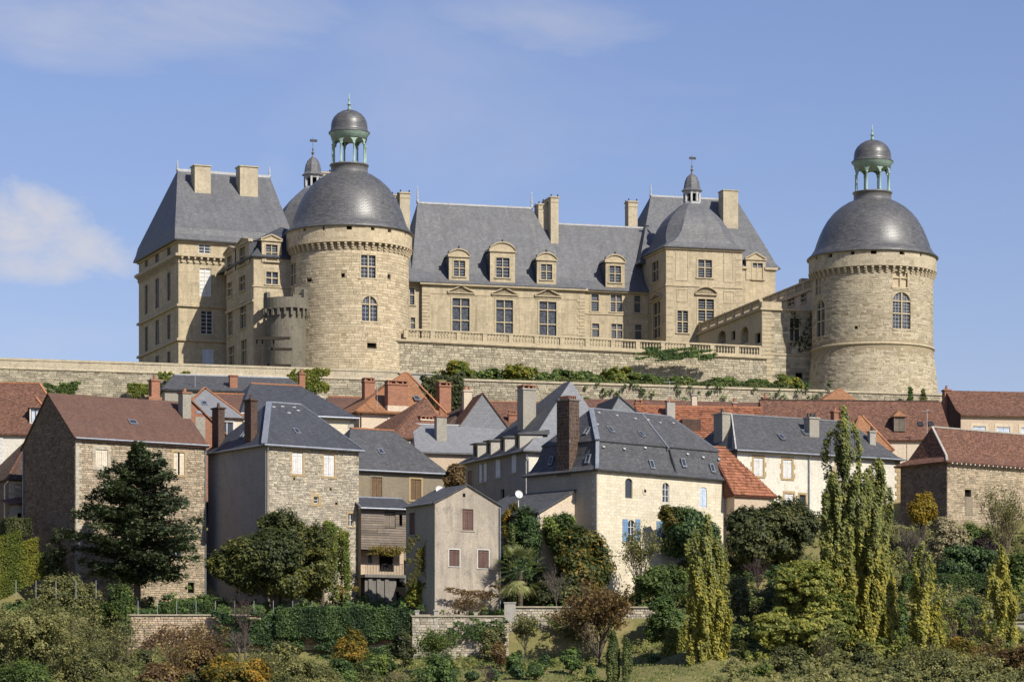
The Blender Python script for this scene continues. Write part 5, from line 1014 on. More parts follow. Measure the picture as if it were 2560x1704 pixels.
# ---- weathered red hip roof
bl = house('house with mottled red tile hip roof below the orange roofed one', 980, 277, 30, 1200, 1122, 9, 1092); walls(bl, 'plaster_cream', 'plaster_beige'); hip(bl, 1061, 1066, 995, 'tile_red', .3, ridge='ridge_tile'); hips(bl, [(-.3, -.3, bl.ze), (bl.g0, bl.bR, bl.zr)], 'tile_red'); stack(bl, 1052, 1088, 1051, 1.6, .5, bl.ze, 'brick', pots=4, slots=True, capmat='plaster_cream')
# ---- slate-hung gable
bl = house('grey slate-hung gable house with red tile verges', 1146, 281, 14, 1200, 1272, 8, 1066); rt = bl.root; walls(bl, 'slate_hung', 'plaster_beige'); ar = bl.a(1207); zr = bl.z(983, ar)
MB().poly((0, 0, bl.ze), (bl.aw, 0, bl.ze), (ar, 0, zr)).build('gable', 'slate_hung', rt); roof_gable(bl, 0, bl.aw, 0, bl.dp, bl.ze + .02, zr + .08, 'b', 'tile_red', .12, .12, .2, m=ar / bl.aw); stack(bl, 1160, 1180, 978, 4, .8, bl.ze, 'plaster_cream', pots=2, capmat='plaster_cream')
bl = house('dark red roof in shade left of the slate-hung gable', 1118, 284, 30, 1200, 1200, 7, 1064); walls(bl, 'plaster_beige', 'plaster_beige'); hip(bl, 1166, 1172, 1010, 'tile_dark', .2, ridge=None)
bl = house('mottled red roof between slate-hung gable and plaster chimney', 1222, 287, 8, 1200, 1360, 9, 1066); walls(bl, 'plaster_beige', 'plaster_beige'); hip(bl, 1200, 1380, 1005, 'tile_red', .3, ridge='ridge_tile'); stack(bl, 1272, 1292, 1037, .6, .5, bl.ze, 'brick', pots=1, slots=True, capmat='brick')
# ---- dark slate hip roof with clay ridge
bl = house('house with large dark slate hip roof and terracotta ridge below the ivy', 609, 276, 22, 1180, 884, 11, 1033); rt = bl.root; fc = bl.F(); win_wood(bl, fc, fc.rect(800, 816, 1052, 1075), 1, 2); walls(bl, 'limestone', 'limestone', fc)
hip(bl, 627, 750, 961, 'slate_dark', .4, ridge='ridge_tile'); gutter(bl, (-.4, -.45, bl.ze - .06), (bl.aw + .4, -.45, bl.ze - .06), .1); quoins(bl, fc, bl.aw, 2, bl.ze - .2, 'concrete', -1); stack(bl, 749, 763, 935, 7, .5, bl.ze + 2, 'brick', pots=1, capmat='brick')
# ---- long slate roof under the rampart
bl = house('long slate roof with pale wall right under the left rampart', 412, 289, 14, 1100, 770, 8, 972); walls(bl, 'plaster_beige', 'plaster_beige'); hip(bl, 436, 722, 940, 'slate_village', .3, ridge='lead_white'); stack(bl, 575, 594, 940, .5, .8, bl.ze, 'brick', pots=0, capmat='brick')
# ---- small slate hip with orange hip tiles
bl = house('house with small slate hip roof edged in orange tiles and white framed window', 446, 270, 20, 1180, 606, 8, 1040); rt = bl.root; fc = bl.F(); win_wood(bl, fc, fc.rect(553, 583, 1054, 1100), 2, 1, sur='white_paint', surw=.12); walls(bl, 'limestone', 'limestone', fc)
arrow_hip(bl, 512, 970, 'tile_dark', 4.2); o = .27; t_ = MB().poly((-o, -o, bl.ze + .03), (bl.aw + o, -o, bl.ze + .03), (bl.ar, bl.brr, bl.zr + .03)).build('front_slope', 'slate_hung', rt); hips(bl, [(-o, -o, bl.ze + .03), (bl.ar, bl.brr, bl.zr + .05)]); hips(bl, [(bl.aw + o, -o, bl.ze + .03), (bl.ar, bl.brr, bl.zr + .05)]); skylight(bl, bl.pf, 512, 1012, .5, .55)
bl = house('brown tile roof running back behind the small slate hip', 520, 276, 16, 1150, 625, 8, 1028); walls(bl, 'limestone', 'limestone'); hip(bl, 500, 640, 984, 'tile_brown', .2, ridge='ridge_tile')
# ---- brick gable between the two stone houses
bl = house('brick gable with orange verge tiles squeezed between the two rubble houses', 380, 263, 18, 1250, 578, 8, 1090); rt = bl.root; ar = bl.a(476); zr = bl.z(998, ar); walls(bl, 'brick', 'plaster_beige')
MB().poly((0, 0, bl.ze), (bl.aw, 0, bl.ze), (ar, 0, zr)).build('gable', 'brick', rt); roof_gable(bl, 0, bl.aw, 0, bl.dp, bl.ze + .02, zr + .08, 'b', 'tile_fresh', .14, .15, .2, m=ar / bl.aw); fc = bl.F(-.02); q0, q1, z0, z1 = fc.rect(491, 507, 1026, 1033); fbox(MB(), fc, q0, q1, z0, z1, -.02, .05).build('vent', 'zinc', rt); q0, q1, z0, z1 = fc.rect(488, 513, 1042, 1110); fbox(MB(), fc, q0, q1, z0, z1, -.02, .02).build('render_patch', 'plaster_beige', rt)
# ---- red-roofed house at the left edge
bl = house('white house with mottled red tile roof and tiled dormer at far left', -70, 266, 6, 1330, 175, 11, 1084); rt = bl.root; fc = bl.F(); walls(bl, 'plaster_white', 'plaster_white', fc); hip(bl, -60, 99, 957, 'tile_red', .3, ridge='ridge_tile'); quoins(bl, fc, bl.a(8), 5, bl.ze - .2, 'white_paint', -1); hips(bl, [(bl.aw + .3, -.3, bl.ze), (bl.g1, bl.bR, bl.zr)])
fd = bl.F(.9); fdw = Face(bl, fd.O, fd.e, fd.n); q0, q1, z0, z1 = fd.rect(74, 104, 1018, 1058); win_wood(bl, fdw, (q0 + .12, q1 - .12, z0 + .1, z1 - .08), 2, 1, frame='wood', glass='pale_blue'); o = wall(fdw, q0, q1, z0, z1, 'white_paint', rt, 'dormer'); mb = MB(); [mb.poly(fd.map(q, z0), fd.map(q, z0, 2.5), fd.map(q, z1, 2.5), fd.map(q, z1)) for q in (q0, q1)]; mb.build('side_wall', 'tile_dark', o); qm = (q0 + q1) / 2; m = fd.map  # dormer pane coloured pale blue in place of a sky reflection
MB().loft([[m(q0 - .2, z1 - .02, -.15), m(q1 + .2, z1 - .02, -.15), m(q1 + .2, z1 - .02, 4), m(q0 - .2, z1 - .02, 4)], [m(qm - .02, z1 + .95, .8), m(qm + .02, z1 + .95, .8), m(qm + .02, z1 + .95, 4), m(qm - .02, z1 + .95, 4)]], True, True, True).build('dormer_roof', 'tile_red', o); hips(bl, [m(q1 + .2, z1, -.15), m(qm, z1 + .97, .8)])
bl = house('small stone house with steep dark tile roof at the left edge', 22, 261, 32, 1360, 150, 12, 1198); rt = bl.root; fc, fl = bl.F(), bl.L(); fw, lw_ = walls(bl, 'mortar', 'rubble_dark', fc, fl); stones(fc, 0, 2.5, 1, bl.ze, 'rubble_pale', fw, (.2, .5), (.14, .24), .04, .02, 60, seed=61)
arrow_hip(bl, 92, 1070, 'tile_dark', 4.4); hips(bl, [(-.25, -.25, bl.ze), (bl.ar, bl.brr, bl.zr)], 'tile_red'); downpipe(bl, [(-.1, -.15, bl.ze - .1), (-.3, .2, bl.ze - .5), (-.3, .2, 2)], .06, 'white_paint')
fa = bl.F(-1.6); q0, q1, z0, z1 = fa.rect(24, 75, 1262, 1340); fan = Face(bl, fa.O, fa.e, fa.n); hole(bl, fan, fan.rect(44, 56, 1282, 1300), 'window'); wall(fan, q0, q1, 0, z1, 'plaster_beige', rt, 'annex_wall'); MB().hexa([(q0 - .2, -1.9, z1 - .05), (q1, -1.9, z1 + .3), (q1, 0, z1 + .8), (q0 - .2, 0, z1 + .4), (q0 - .2, -1.9, z1 + .05), (q1, -1.9, z1 + .4), (q1, 0, z1 + .9), (q0 - .2, 0, z1 + .5)]).build('annex_roof', 'tile_brown', rt)
# ---- white house on the right
bl = house('long white rendered house with slate roof and ochre window surrounds behind the poplar', 1843, 264, 30, 1440, 2250, 8.5, 1124); rt = bl.root; fc, fl = bl.F(), bl.L()
for r_ in ((1884, 1908, 1143, 1189), (1957, 1980, 1148, 1195), (2181, 2199, 1163, 1205), (1961, 1984, 1233, 1262), (2090, 2108, 1155, 1203)): win_shut(bl, fc, fc.rect(*r_), 'white_paint', 'ochre_stone', .17, quoin=True)
win_wood(bl, fc, fc.rect(1998, 2014, 1236, 1262), 1, 1, frame='wood', sur='ochre_stone', surw=.15); hole(bl, fc, fc.rect(2186, 2208, 1292, 1335), 'door', 'rust_door', .15); win_shut(bl, fc, fc.rect(2100, 2118, 1285, 1330), 'white_paint', 'ochre_stone', .15)
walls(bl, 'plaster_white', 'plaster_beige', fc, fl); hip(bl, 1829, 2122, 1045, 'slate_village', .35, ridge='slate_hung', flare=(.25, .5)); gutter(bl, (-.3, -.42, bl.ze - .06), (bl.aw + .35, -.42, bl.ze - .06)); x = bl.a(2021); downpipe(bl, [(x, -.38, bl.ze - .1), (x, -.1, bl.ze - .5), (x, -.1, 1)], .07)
strip(bl, [(-.36, -.36, bl.ze + .03), (bl.g0, bl.bR, bl.zr + .03)], .12, .06, 'lead_white', 'hip_flashing'); quoins(bl, fc, bl.aw - .02, .5, bl.ze - .2, 'ochre_stone', -1)
skylight(bl, bl.pf, 1958, 1098, .5, .7); skylight(bl, bl.pf, 2016, 1086, .5, .6)
stack(bl, 2024, 2048, 1046, 2.0, .9, bl.ze, 'plaster_beige', pots=3, capmat='concrete', potmat='iron'); chimney(bl, bl.a(1806, 3.2), bl.a(1826, 3.2), 3.2, 4.6, bl.ze - 1, bl.z(1033, 0, 3.2), 'plaster_beige', pots=1, capmat='concrete', potmat='iron')
# ---- small orange tile roof beside the mansard house
bl = house('small house with orange interlocking tiles beside the mansard house', 1836, 257, 30, 1400, 1935, 6.5, 1237); walls(bl, 'plaster_pink', 'plaster_pink'); hip(bl, 1770, 1813, 1117, 'tile_orange_base', .25, ridge='ridge_tile')
s = bl.pf; Ls = math.hypot(bl.bR + .25, bl.zr - bl.ze); W_ = bl.aw + .5; tiles(s, 0, W_, 0, Ls, 'tile_orange', bl.roof, .26, .34, 300, lambda z: ((bl.g0 + .25) * z / Ls, W_ - (W_ - bl.g1 - .25) * z / Ls), 3)
# ---- orange tile roof
bl = house('long roof of bright orange interlocking tiles behind the mansard house', 1620, 274, 8, 1250, 1926, 10, 1102); rt = bl.root; walls(bl, 'plaster_beige', 'plaster_beige'); bR = 5; g0, g1 = -.2, bl.aw + .1; zr = bl.z(1016, 5, 5); bl.roof = roof(bl, [(-.3, bl.aw + .3, -.3, 10.3, bl.ze), (g0, g1, 4.98, 5.02, zr)], 'tile_orange_base'); pf = Plane(bl, (-.3, -.3, bl.ze), (1, 0, 0), (0, 5.3, zr - bl.ze))
tiles(pf, 0, bl.aw + .6, 0, math.hypot(5.3, zr - bl.ze), 'tile_orange', bl.roof, .27, .36, 300, None, 4); hips(bl, [(-.3, 5, zr + .03), (bl.aw + .3, 5, zr + .03)])
fd = bl.F(1.2); q0, q1, z0, z1 = fd.rect(1706, 1752, 1047, 1094); MB().box(q0, q1, 1.2, 4, z0, z1).build('dormer', 'brick_dark', rt); stack(bl, 1668, 1688, 1003, 3, .9, bl.ze, 'concrete', pots=1, capmat='brick'); stack(bl, 1730, 1743, 988, 6, .7, bl.ze + 2, 'plaster_cream', pots=0); stack(bl, 1833, 1842, 1008, 5, .5, bl.ze + 2, 'brick', pots=1)
bl = house('low mottled red roof tucked under the lower rampart', 1430, 285, 10, 1150, 1930, 8, 1022); walls(bl, 'plaster_beige', 'plaster_beige'); hip(bl, 1432, 1925, 1001, 'tile_red', .2, ridge=None); stack(bl, 1590, 1606, 1010, -.6, .6, bl.ze - 3, 'brick', pots=1, slots=True, capmat='brick'); stack(bl, 1908, 1922, 995, 3, .6, bl.ze, 'brick', pots=1, capmat='brick')
# ---- little slate gable
bl = house('small grey slate gable peeping over the mansard roof', 1521, 268, 14, 1200, 1606, 7, 1037); rt = bl.root; walls(bl, 'slate_hung', 'slate_village'); ar = bl.a(1548); zr = bl.z(990, ar); MB().poly((0, 0, bl.ze), (bl.aw, 0, bl.ze), (ar, 0, zr)).build('gable', 'slate_hung', rt); roof_gable(bl, 0, bl.aw, 0, bl.dp, bl.ze + .02, zr + .06, 'b', 'slate_village', .1, .1, .15, m=ar / bl.aw)
# ---- long red roof right
bl = house('very long mottled red tile roof with one gabled dormer below the right tower', 1921, 281, 4, 1250, 2374, 10, 1097); rt = bl.root; walls(bl, 'plaster_cream', 'plaster_beige'); bR = 5; zr = bl.z(1001, 8, 5); bl.roof = roof(bl, [(-.2, bl.aw + .3, -.3, 10.3, bl.ze), (-.1, bl.aw + .2, 4.98, 5.02, zr)], 'tile_red'); pf = Plane(bl, (-.2, -.3, bl.ze), (1, 0, 0), (0, 5.3, zr - bl.ze)); strip(bl, [(-.1, 5, zr), (bl.aw, 5, zr)], .24, .14, 'tile_dark', 'ridge_tiles')
for u, v in ((2302, 1064), (2328, 1064)): skylight(bl, pf, u, v, .5, .5, 'iron')
fd = bl.F(.6); fdw = Face(bl, fd.O, fd.e, fd.n); q0, q1, z0, z1 = fd.rect(2235, 2264, 1041, 1077); win_shut(bl, fdw, (q0 + .12, q1 - .12, z0 + .1, z1 - .1), 'wood_grey'); o = wall(fdw, q0, q1, z0, z1, 'wood_grey', rt, 'dormer'); mb = MB(); [mb.poly(fd.map(q, z0), fd.map(q, z0, 2.5), fd.map(q, z1, 2.5), fd.map(q, z1)) for q in (q0, q1)]; mb.build('side_wall', 'tile_dark', o); qm = (q0 + q1) / 2; m = fd.map
MB().loft([[m(q0 - .15, z1, -.15), m(q1 + .15, z1, -.15), m(q1 + .15, z1, 3.5), m(q0 - .15, z1, 3.5)], [m(qm - .02, z1 + .65, .4), m(qm + .02, z1 + .65, .4), m(qm + .02, z1 + .65, 3.5), m(qm - .02, z1 + .65, 3.5)]], True, True, True).build('dormer_roof', 'tile_fresh', o)
bl = house('small hipped tile roof with a long orange hip line beside the poplar top', 2120, 273, 18, 1250, 2226, 8, 1122); walls(bl, 'plaster_cream', 'plaster_beige'); hip(bl, 2150, 2156, 1040, 'tile_fresh', .25, ridge=None); hips(bl, [(bl.aw + .25, -.25, bl.ze + .03), (bl.g1, bl.bR, bl.zr + .03)], 'ridge_tile', .2); hips(bl, [(-.25, -.25, bl.ze + .03), (bl.g0, bl.bR, bl.zr + .03)], 'ridge_tile', .16); stack(bl, 2175, 2190, 1080, -.5, .6, bl.ze - 2, 'concrete', pots=1, potmat='iron'); stack(bl, 2085, 2112, 1030, 4, .8, bl.ze - 1, 'brick', pots=2, capmat='brick')
bl = house('pink rendered house with red tile roof at the right edge', 2402, 287, 9, 1250, 2660, 9, 1038); rt = bl.root; fc, fl = bl.F(), bl.L()
for r_ in ((2432, 2464, 1065, 1092), (2492, 2525, 1067, 1092), (2553, 2585, 1068, 1092)): win_shut(bl, fc, fc.rect(*r_), 'pale_blue', 'plaster_cream', .25)
walls(bl, 'plaster_pink', 'brick_dark', fc, fl); zr = bl.z(980, 4, 4.5); gable_wall(bl, fl, 0, 9, bl.ze, 4.5, zr, 'brick_dark'); roof_gable(bl, 0, bl.aw, 0, 9, bl.ze + .05, zr + .1, 'a', 'tile_red', .15, .1, .3, flare=.5); stack(bl, 2362, 2377, 976, 4.2, .9, bl.ze, 'brick', pots=1, capmat='brick')
bl = house('little pyramid tile roof below the right tower wall', 2056, 297, 14, 1100, 2142, 4, 1001); walls(bl, 'plaster_beige', 'plaster_beige'); hip(bl, 2098, 2100, 969, 'tile_fresh', .2, ridge=None)
bl = house('low brown tile roof under the left round tower ivy', 800, 292, 16, 1100, 960, 8, 1032); walls(bl, 'plaster_beige', 'plaster_beige'); hip(bl, 822, 960, 993, 'tile_brown', .2, ridge='ridge_tile')
# ---- barn
bl = house('rubble barn with big hipped brown tile roof at the right edge', 2368, 262, 36, 1330, 2640, -2251, 1153, 'stone_barn', 'barn'); rt = bl.root; fc, fl = bl.F(), bl.L()
hole(bl, fc, fc.rect(2412, 2428, 1223, 1241), 'window'); fw, lw_ = walls(bl, 'mortar', 'rubble_dark', fc, fl); q0, q1, z0, z1 = fc.rect(2412, 2431, 1241, 1288); fbox(MB(), fc, q0, q1, z0, z1, -.05, .02).build('blocked_door', 'plaster_tan', rt)
stones(fc, 0, bl.a(2580), 1, bl.ze - .05, 'rubble_warm', fw, (.15, .42), (.1, .2), .04, .014, 300, seed=71, jit=.5); stones(fl, 0, bl.dp, 1, bl.ze - .05, 'rubble_dark', lw_, (.2, .5), (.13, .24), .05, .02, 200, seed=72, jit=.5)
hip(bl, 2330, 2640, 1080, 'tile_red', .45, ridge='concrete', flare=(.55, 1.0)); hips(bl, [(-.45, -.45, bl.ze + .03), (.45, .55, bl.ze + .58), (bl.g0, bl.bR, bl.zr + .03)], 'concrete', .2)
for k in range(22): x = .2 + k * .55; MB().box(x, x + .12, -.42, .1, bl.ze - .2, bl.ze - .1).build('rafter_end', 'white_paint', rt)
# ================================================================ garden walls
def gwall(label, u0, Y0, yaw, u1, vt, vb, mat, wm, seed, L=(.2, .55), Hc=(.13, .26), cop='rampart_stone', name='garden_wall', n=300, capt=.12):
    zb = (HZ - vb) / FPX * Y0; bl = Bld(name, label, 'wall', u0, Y0, yaw, zb); fc = bl.F(); L_ = bl.a(u1); zt = bl.z(vt)
    w2 = wall(fc, 0, L_, 0, zt, wm, bl.root); MB().box(0, L_, .01, .5, 0, zt - .01).build('core', wm, bl.root); MB().poly((0, 0, 0), (0, .5, 0), (0, .5, zt), (0, 0, zt)).build('end', wm, bl.root)
    if mat: stones(fc, 0, L_, .2, zt, mat, w2, L, Hc, .055, .02, n, seed=seed, jit=.5)
    MB().box(-.05, L_ + .05, -.12, .6, zt, zt + capt).build('coping', cop, bl.root); return bl
gwall('ruddy rubble garden retaining wall hung with ivy below the rubble houses', 318, 239.5, 1.2, 1150, 1538, 1740, 'rubble_ruddy', 'mortar_grey', 81)
gwall('grey rubble garden wall to the right of the worn gable house', 1272, 240.5, 3, 1660, 1518, 1660, 'rubble_pale', 'mortar_grey', 82)
gwall('pale broken parapet wall at the foot of the worn gable house', 1030, 239.0, 1, 1272, 1541, 1680, 'rubble_pale', 'mortar', 83, n=80)
gwall('smooth concrete garden wall among the poplars at right', 2405, 236, 4, 2640, 1556, 1640, None, 'concrete', 84)
gwall('grey terrace wall hidden among shrubs at right', 2395, 240, 4, 2640, 1527, 1580, None, 'concrete_dark', 85)
for u, v, lb in ((1043, 1528, 'left stubby stone gate post at the foot of the steps'), (1090, 1527, 'right stubby stone gate post at the foot of the steps'), (1275, 1508, 'dark block pillar at the end of the grey garden wall')):
    p = P(u, v + 45, 239.2); o = empty('gate_post', p); prop(o, lb, 'gate post'); k = .9 if u > 1200 else .3; MB().box(-k / 2, k / 2, -.2, .35, 0, 1.45).build('shaft', 'concrete', o); MB().box(-k / 2 - .05, k / 2 + .05, -.25, .4, 1.45, 1.55).build('cap', 'concrete', o)
def fence(label, u0, u1, v, Y, h, n):
    p = P(u0, v, Y); o = empty('wire_fence', p); prop(o, label, 'fence'); L_ = (u1 - u0) / FPX * Y
    for k in range(n + 1): MB().tube([(L_ * k / n, 0, 0), (L_ * k / n, 0, h)], .022, 6).build('post', 'galvanised', o)
    for z in (.15, h * .5, h * .97): MB().tube([(0, 0, z), (L_, 0, z)], .004, 3).build('wire', 'iron', o)
fence('thin wire fence on top of the ruddy garden wall', 345, 780, 1538, 239.7, 1.2, 9)
fence('wire fence with pale posts in the thicket at lower left', -10, 240, 1495, 234, 1.4, 5)
for u, v, Y, h, lb in ((1674, 952, 275, 3, 'thin antenna on the grey chimney behind the mansard house'), (2318, 1024, 280, 2.6, 'antenna on the very long red roof near its dormer'), (488, 928, 290, 2, 'small antenna above the long slate roof under the rampart')): antenna(u, v, Y, h, lb)
bl = None
# ================================================================ vegetation
G = np.random.default_rng(5)
def unit(a): return a / np.maximum(np.linalg.norm(a, axis=1, keepdims=True), 1e-6)
def leaf_mesh(name, mat, C, Nn, size, tint, parent, elong=1.6, axis=None, droop=0):
    n = len(C); r = unit(G.normal(size=(n, 3))) if axis is None else unit(axis + G.normal(size=(n, 3)) * .35)
    Nn = unit(Nn); t = unit(r - (r * Nn).sum(1, keepdims=True) * Nn); b = np.cross(Nn, t)
    L = (size * elong * .5)[:, None]; W = (size * .5)[:, None]
    k1, k2 = G.uniform(.9, 1.5, (n, 1)), G.uniform(.5, 1.1, (n, 1))
    V = np.stack([C - t * L, C + b * W * k1 + t * L * k2 + Nn * L * .2, C - b * W * k1 + t * L * (1.6 - k2)], 1).reshape(-1, 3).astype(np.float32)
    me = bpy.data.meshes.new(name); me.vertices.add(3 * n); me.vertices.foreach_set('co', V.ravel())
    me.loops.add(3 * n); me.loops.foreach_set('vertex_index', np.arange(3 * n, dtype=np.int32))
    me.polygons.add(n); me.polygons.foreach_set('loop_start', np.arange(0, 3 * n, 3, dtype=np.int32)); me.polygons.foreach_set('loop_total', np.full(n, 3, dtype=np.int32))
    a = me.attributes.new('tint', 'FLOAT', 'FACE'); a.data.foreach_set('value', np.clip(tint, 0, 1).astype(np.float32))
    me.materials.append(MATS[mat]); me.update(calc_edges=True); return mesh_obj(name, me, parent)
def lump(d, k=5, seed=0):
    g = np.random.default_rng(seed); s = 0
    for i in range(k):
        f = g.normal(size=3) * (1.5 + i * .8); s = s + np.sin(d @ f + g.uniform(0, 6.3)) / (1 + i * .5)
    return s / 2
def clump_leaves(P_, cr, nl, leaf, outw, flat=1.0, tvar=.2, tb=None):
    """nl leaves round each clump centre; returns positions, normals, sizes, tints"""
    nl = int(nl * 1.5); leaf = leaf * .82
    n = len(P_); k = np.repeat(np.arange(n), nl); d = unit(G.normal(size=(n * nl, 3))); rr_ = G.random(n * nl) ** .55
    off = d * rr_[:, None] * cr; off[:, 2] *= flat
    C = P_[k] + off; Nn = unit(d * .5 + outw[k] * .7 + np.array([0, 0, .3]) + np.array(tuple(SV)) * .55 + G.normal(size=C.shape) * .42)
    tb = G.uniform(.15, .75, n) if tb is None else tb
    return C, Nn, leaf * G.uniform(.5, 1.6, n * nl), tb[k] + G.normal(size=n * nl) * tvar
def blob(c, rad, ncl, nl, cr, leaf, seed, fill=.45, flat=.8, bottom=-.75, amp=.22, lobes=15):
    """crown of several overlapping lobes: clumps sit on the lobes' shells, so the outline bulges and gaps open between them"""
    g = np.random.default_rng(seed); rad = np.array(rad); q = unit(g.normal(size=(lobes, 3))); q[:, 2] = np.where(q[:, 2] < bottom * .8, -q[:, 2], q[:, 2])
    lc = q * (g.uniform(.35, .62 + amp * .5, lobes))[:, None]; lr = g.uniform(.3, .5, lobes)
    k = G.integers(0, lobes, int(ncl * 1.25)); d = unit(G.normal(size=(len(k), 3)) + q[k] * .6)
    u_ = lc[k] + d * (lr[k] * (fill + (1 - fill) * G.random(len(k)) ** .5) * (1 + amp * lump(d * 1.5, 5, seed)))[:, None]
    m = (u_[:, 2] > bottom) & (np.linalg.norm(u_, axis=1) < 1.12); u_, d = u_[m][:ncl], d[m][:ncl]
    P_ = np.array(c) + u_ * rad; P_[:, 2] = np.maximum(P_[:, 2], cr * .5)
    tb = np.clip(.42 + .2 * g.normal(size=lobes)[k[m][:ncl]] + G.normal(size=len(d)) * .14, .02, .95)
    return clump_leaves(P_, cr, nl, leaf, unit(d + unit(u_) * .5), flat, .28, tb), P_
def base_on(x, y): return terr(x, y)
def limbs(mb, base, tips, r0, n=14, bend=.25):
    base = Vector(base); z0 = base.z
    top = max(t[2] for t in tips) if len(tips) else z0 + 2
    for t in list(tips)[:n]:
        t = Vector(t); f = .25 + .5 * RNG.random(); s = base.lerp(Vector((base.x, base.y, t.z)), f * .9); m = s.lerp(t, .5) + Vector((0, 0, .12 * (t - s).length))
        mb.tube([s, m, t], [r0 * .42, r0 * .26, r0 * .06], 5)
def tree(name, label, u, vt, vb, hw, Y, mat, ncl=260, nl=36, cr=.7, leaf=.19, cat='tree', depth=None, trunk=.16, bark='bark', fill=.4, base_v=None, bottom=-.75, amp=.22, group=None, elong=1.6, nlimb=26, flat=.8, seed=None):
    k = Y / FPX; c = P(u, (vt + vb) / 2, Y); rx = hw * k; rz = (vb - vt) / 2 * k; ry = depth or rx * .8
    gz = base_on(c.x, Y)
    if bottom <= -.9 and c.z - rz > gz: t_ = c.z + rz; rz = (t_ - gz) / 2; c = Vector((c.x, c.y, gz + rz))
    gz = min(gz, c.z - rz * .9); o = empty(name, (c.x, Y, gz)); prop(o, label, cat, group); loc = np.array([c.x, Y, gz])
    cr = min(cr, rx * .5, rz * .6)
    (C, Nn, S, T), P_ = blob(np.array(c) - loc, (max(rx - cr * .6, .1), max(ry - cr * .6, .1), max(rz - cr * .6, .1)), ncl, nl, cr, leaf, seed or int(u + vt), fill, flat, bottom, amp)
    leaf_mesh('crown', mat, C, Nn, S, T, o, elong)
    if not trunk: return o
    mb = MB(); top = c.z - gz; mb.tube([(0, 0, -.3), (.05, 0, top * .5), (0, .05, top + rz * .3)], [trunk, trunk * .75, trunk * .25], 7)
    idx = G.permutation(len(P_))[:nlimb]; limbs(mb, (0, 0, 0), P_[idx], trunk, nlimb); mb.build('trunk', bark, o); return o
def bush(label, u, vt, vb, hw, Y, mat, ncl=90, nl=34, cr=.35, leaf=.13, name='bush', cat='bush', **k):
    return tree(name, label, u, vt, vb, hw, Y, mat, ncl, nl, cr, leaf, cat, trunk=.06, bottom=-1, nlimb=8, fill=k.pop('fill', .5), **k)
def poplar(label, spires, Y, mat, seed, ncl=420, nl=34, leaf=.15, mat2=None, vsplit=None):
    """slender tree of upright spires: (u, v_top, v_bottom, half width)"""
    k = Y / FPX; u0 = spires[0][0]; gx = (u0 - CX) * k; gz = base_on(gx, Y) - .2; o = empty('poplar_tree', (gx, Y, gz)); prop(o, label, 'poplar', 'slender poplars'); mb = MB(); parts = []
    for u, vt, vb, hw in spires:
        zt, zb_ = (HZ - vt) * k - gz, (HZ - vb) * k - gz; x0 = (u - CX) * k - gx; H_ = zt - zb_; R_ = hw * k
        pf = lambda h: np.clip(np.minimum((h + .25) / .4, 1) ** .6 * np.minimum((1 - h) * 8, 1) ** .65, .05, 1)
        ns = max(8, int(H_ * 3.6)); g_ = random.Random(seed * 31 + int(u)); Ps = []; Ds = []
        for j in range(ns):                        # upright feathered branches
            h0 = g_.uniform(0, .84); ln = g_.uniform(.12, .3) * (1 - .3 * h0); a = g_.uniform(0, 6.283); ro = R_ * g_.uniform(.25, 1.12); nb = max(4, int(ncl / ns * g_.uniform(.6, 1.4)))
            f = np.linspace(0, 1, nb) ** .8; hh = np.minimum(h0 + ln * f, .995); rr_ = ro * pf(hh) * (.25 + .75 * np.minimum(f * 1.8, 1)); q = np.stack([x0 + rr_ * math.cos(a), rr_ * math.sin(a), zb_ + hh * H_], 1) + G.normal(size=(nb, 3)) * .07
            Ps.append(q); Ds.append(np.tile([math.cos(a), math.sin(a), .5], (nb, 1))); mb.tube([(x0, 0, zb_ + h0 * H_)] + [tuple(q[i]) for i in (nb // 3, nb - 1)], [.045, .03, .008], 4)
        P_ = np.concatenate(Ps); d = np.concatenate(Ds)
        cl = clump_leaves(P_, .26, nl, leaf, d, 2.0, .25); parts.append((cl[0], cl[1] + np.array(tuple(SV)) * .6 + np.array([0, -.3, 0]), cl[2], cl[3])); mb.tube([(x0 * .2, 0, 0), (x0, 0, zb_ + H_ * .15), (x0, 0, zb_ + H_ * .6), (x0, 0, zt - .3)], [.17, .13, .07, .02], 6)
    C, Nn, S, T = (np.concatenate([p[i] for p in parts]) for i in range(4)); ax = np.tile([0, 0, 1.0], (len(C), 1))
    if vsplit:
        zs = (HZ - vsplit) * k - gz; m = C[:, 2] + G.normal(size=len(C)) * 1.2 > zs; leaf_mesh('crown', mat2, C[m], Nn[m], S[m], T[m], o, 1.5, ax[m]); leaf_mesh('crown', mat, C[~m], Nn[~m], S[~m], T[~m], o, 1.5, ax[~m])
    else: leaf_mesh('crown', mat, C, Nn, S, T, o, 1.5, ax)
    mb.build('trunk', 'bark_pale', o)
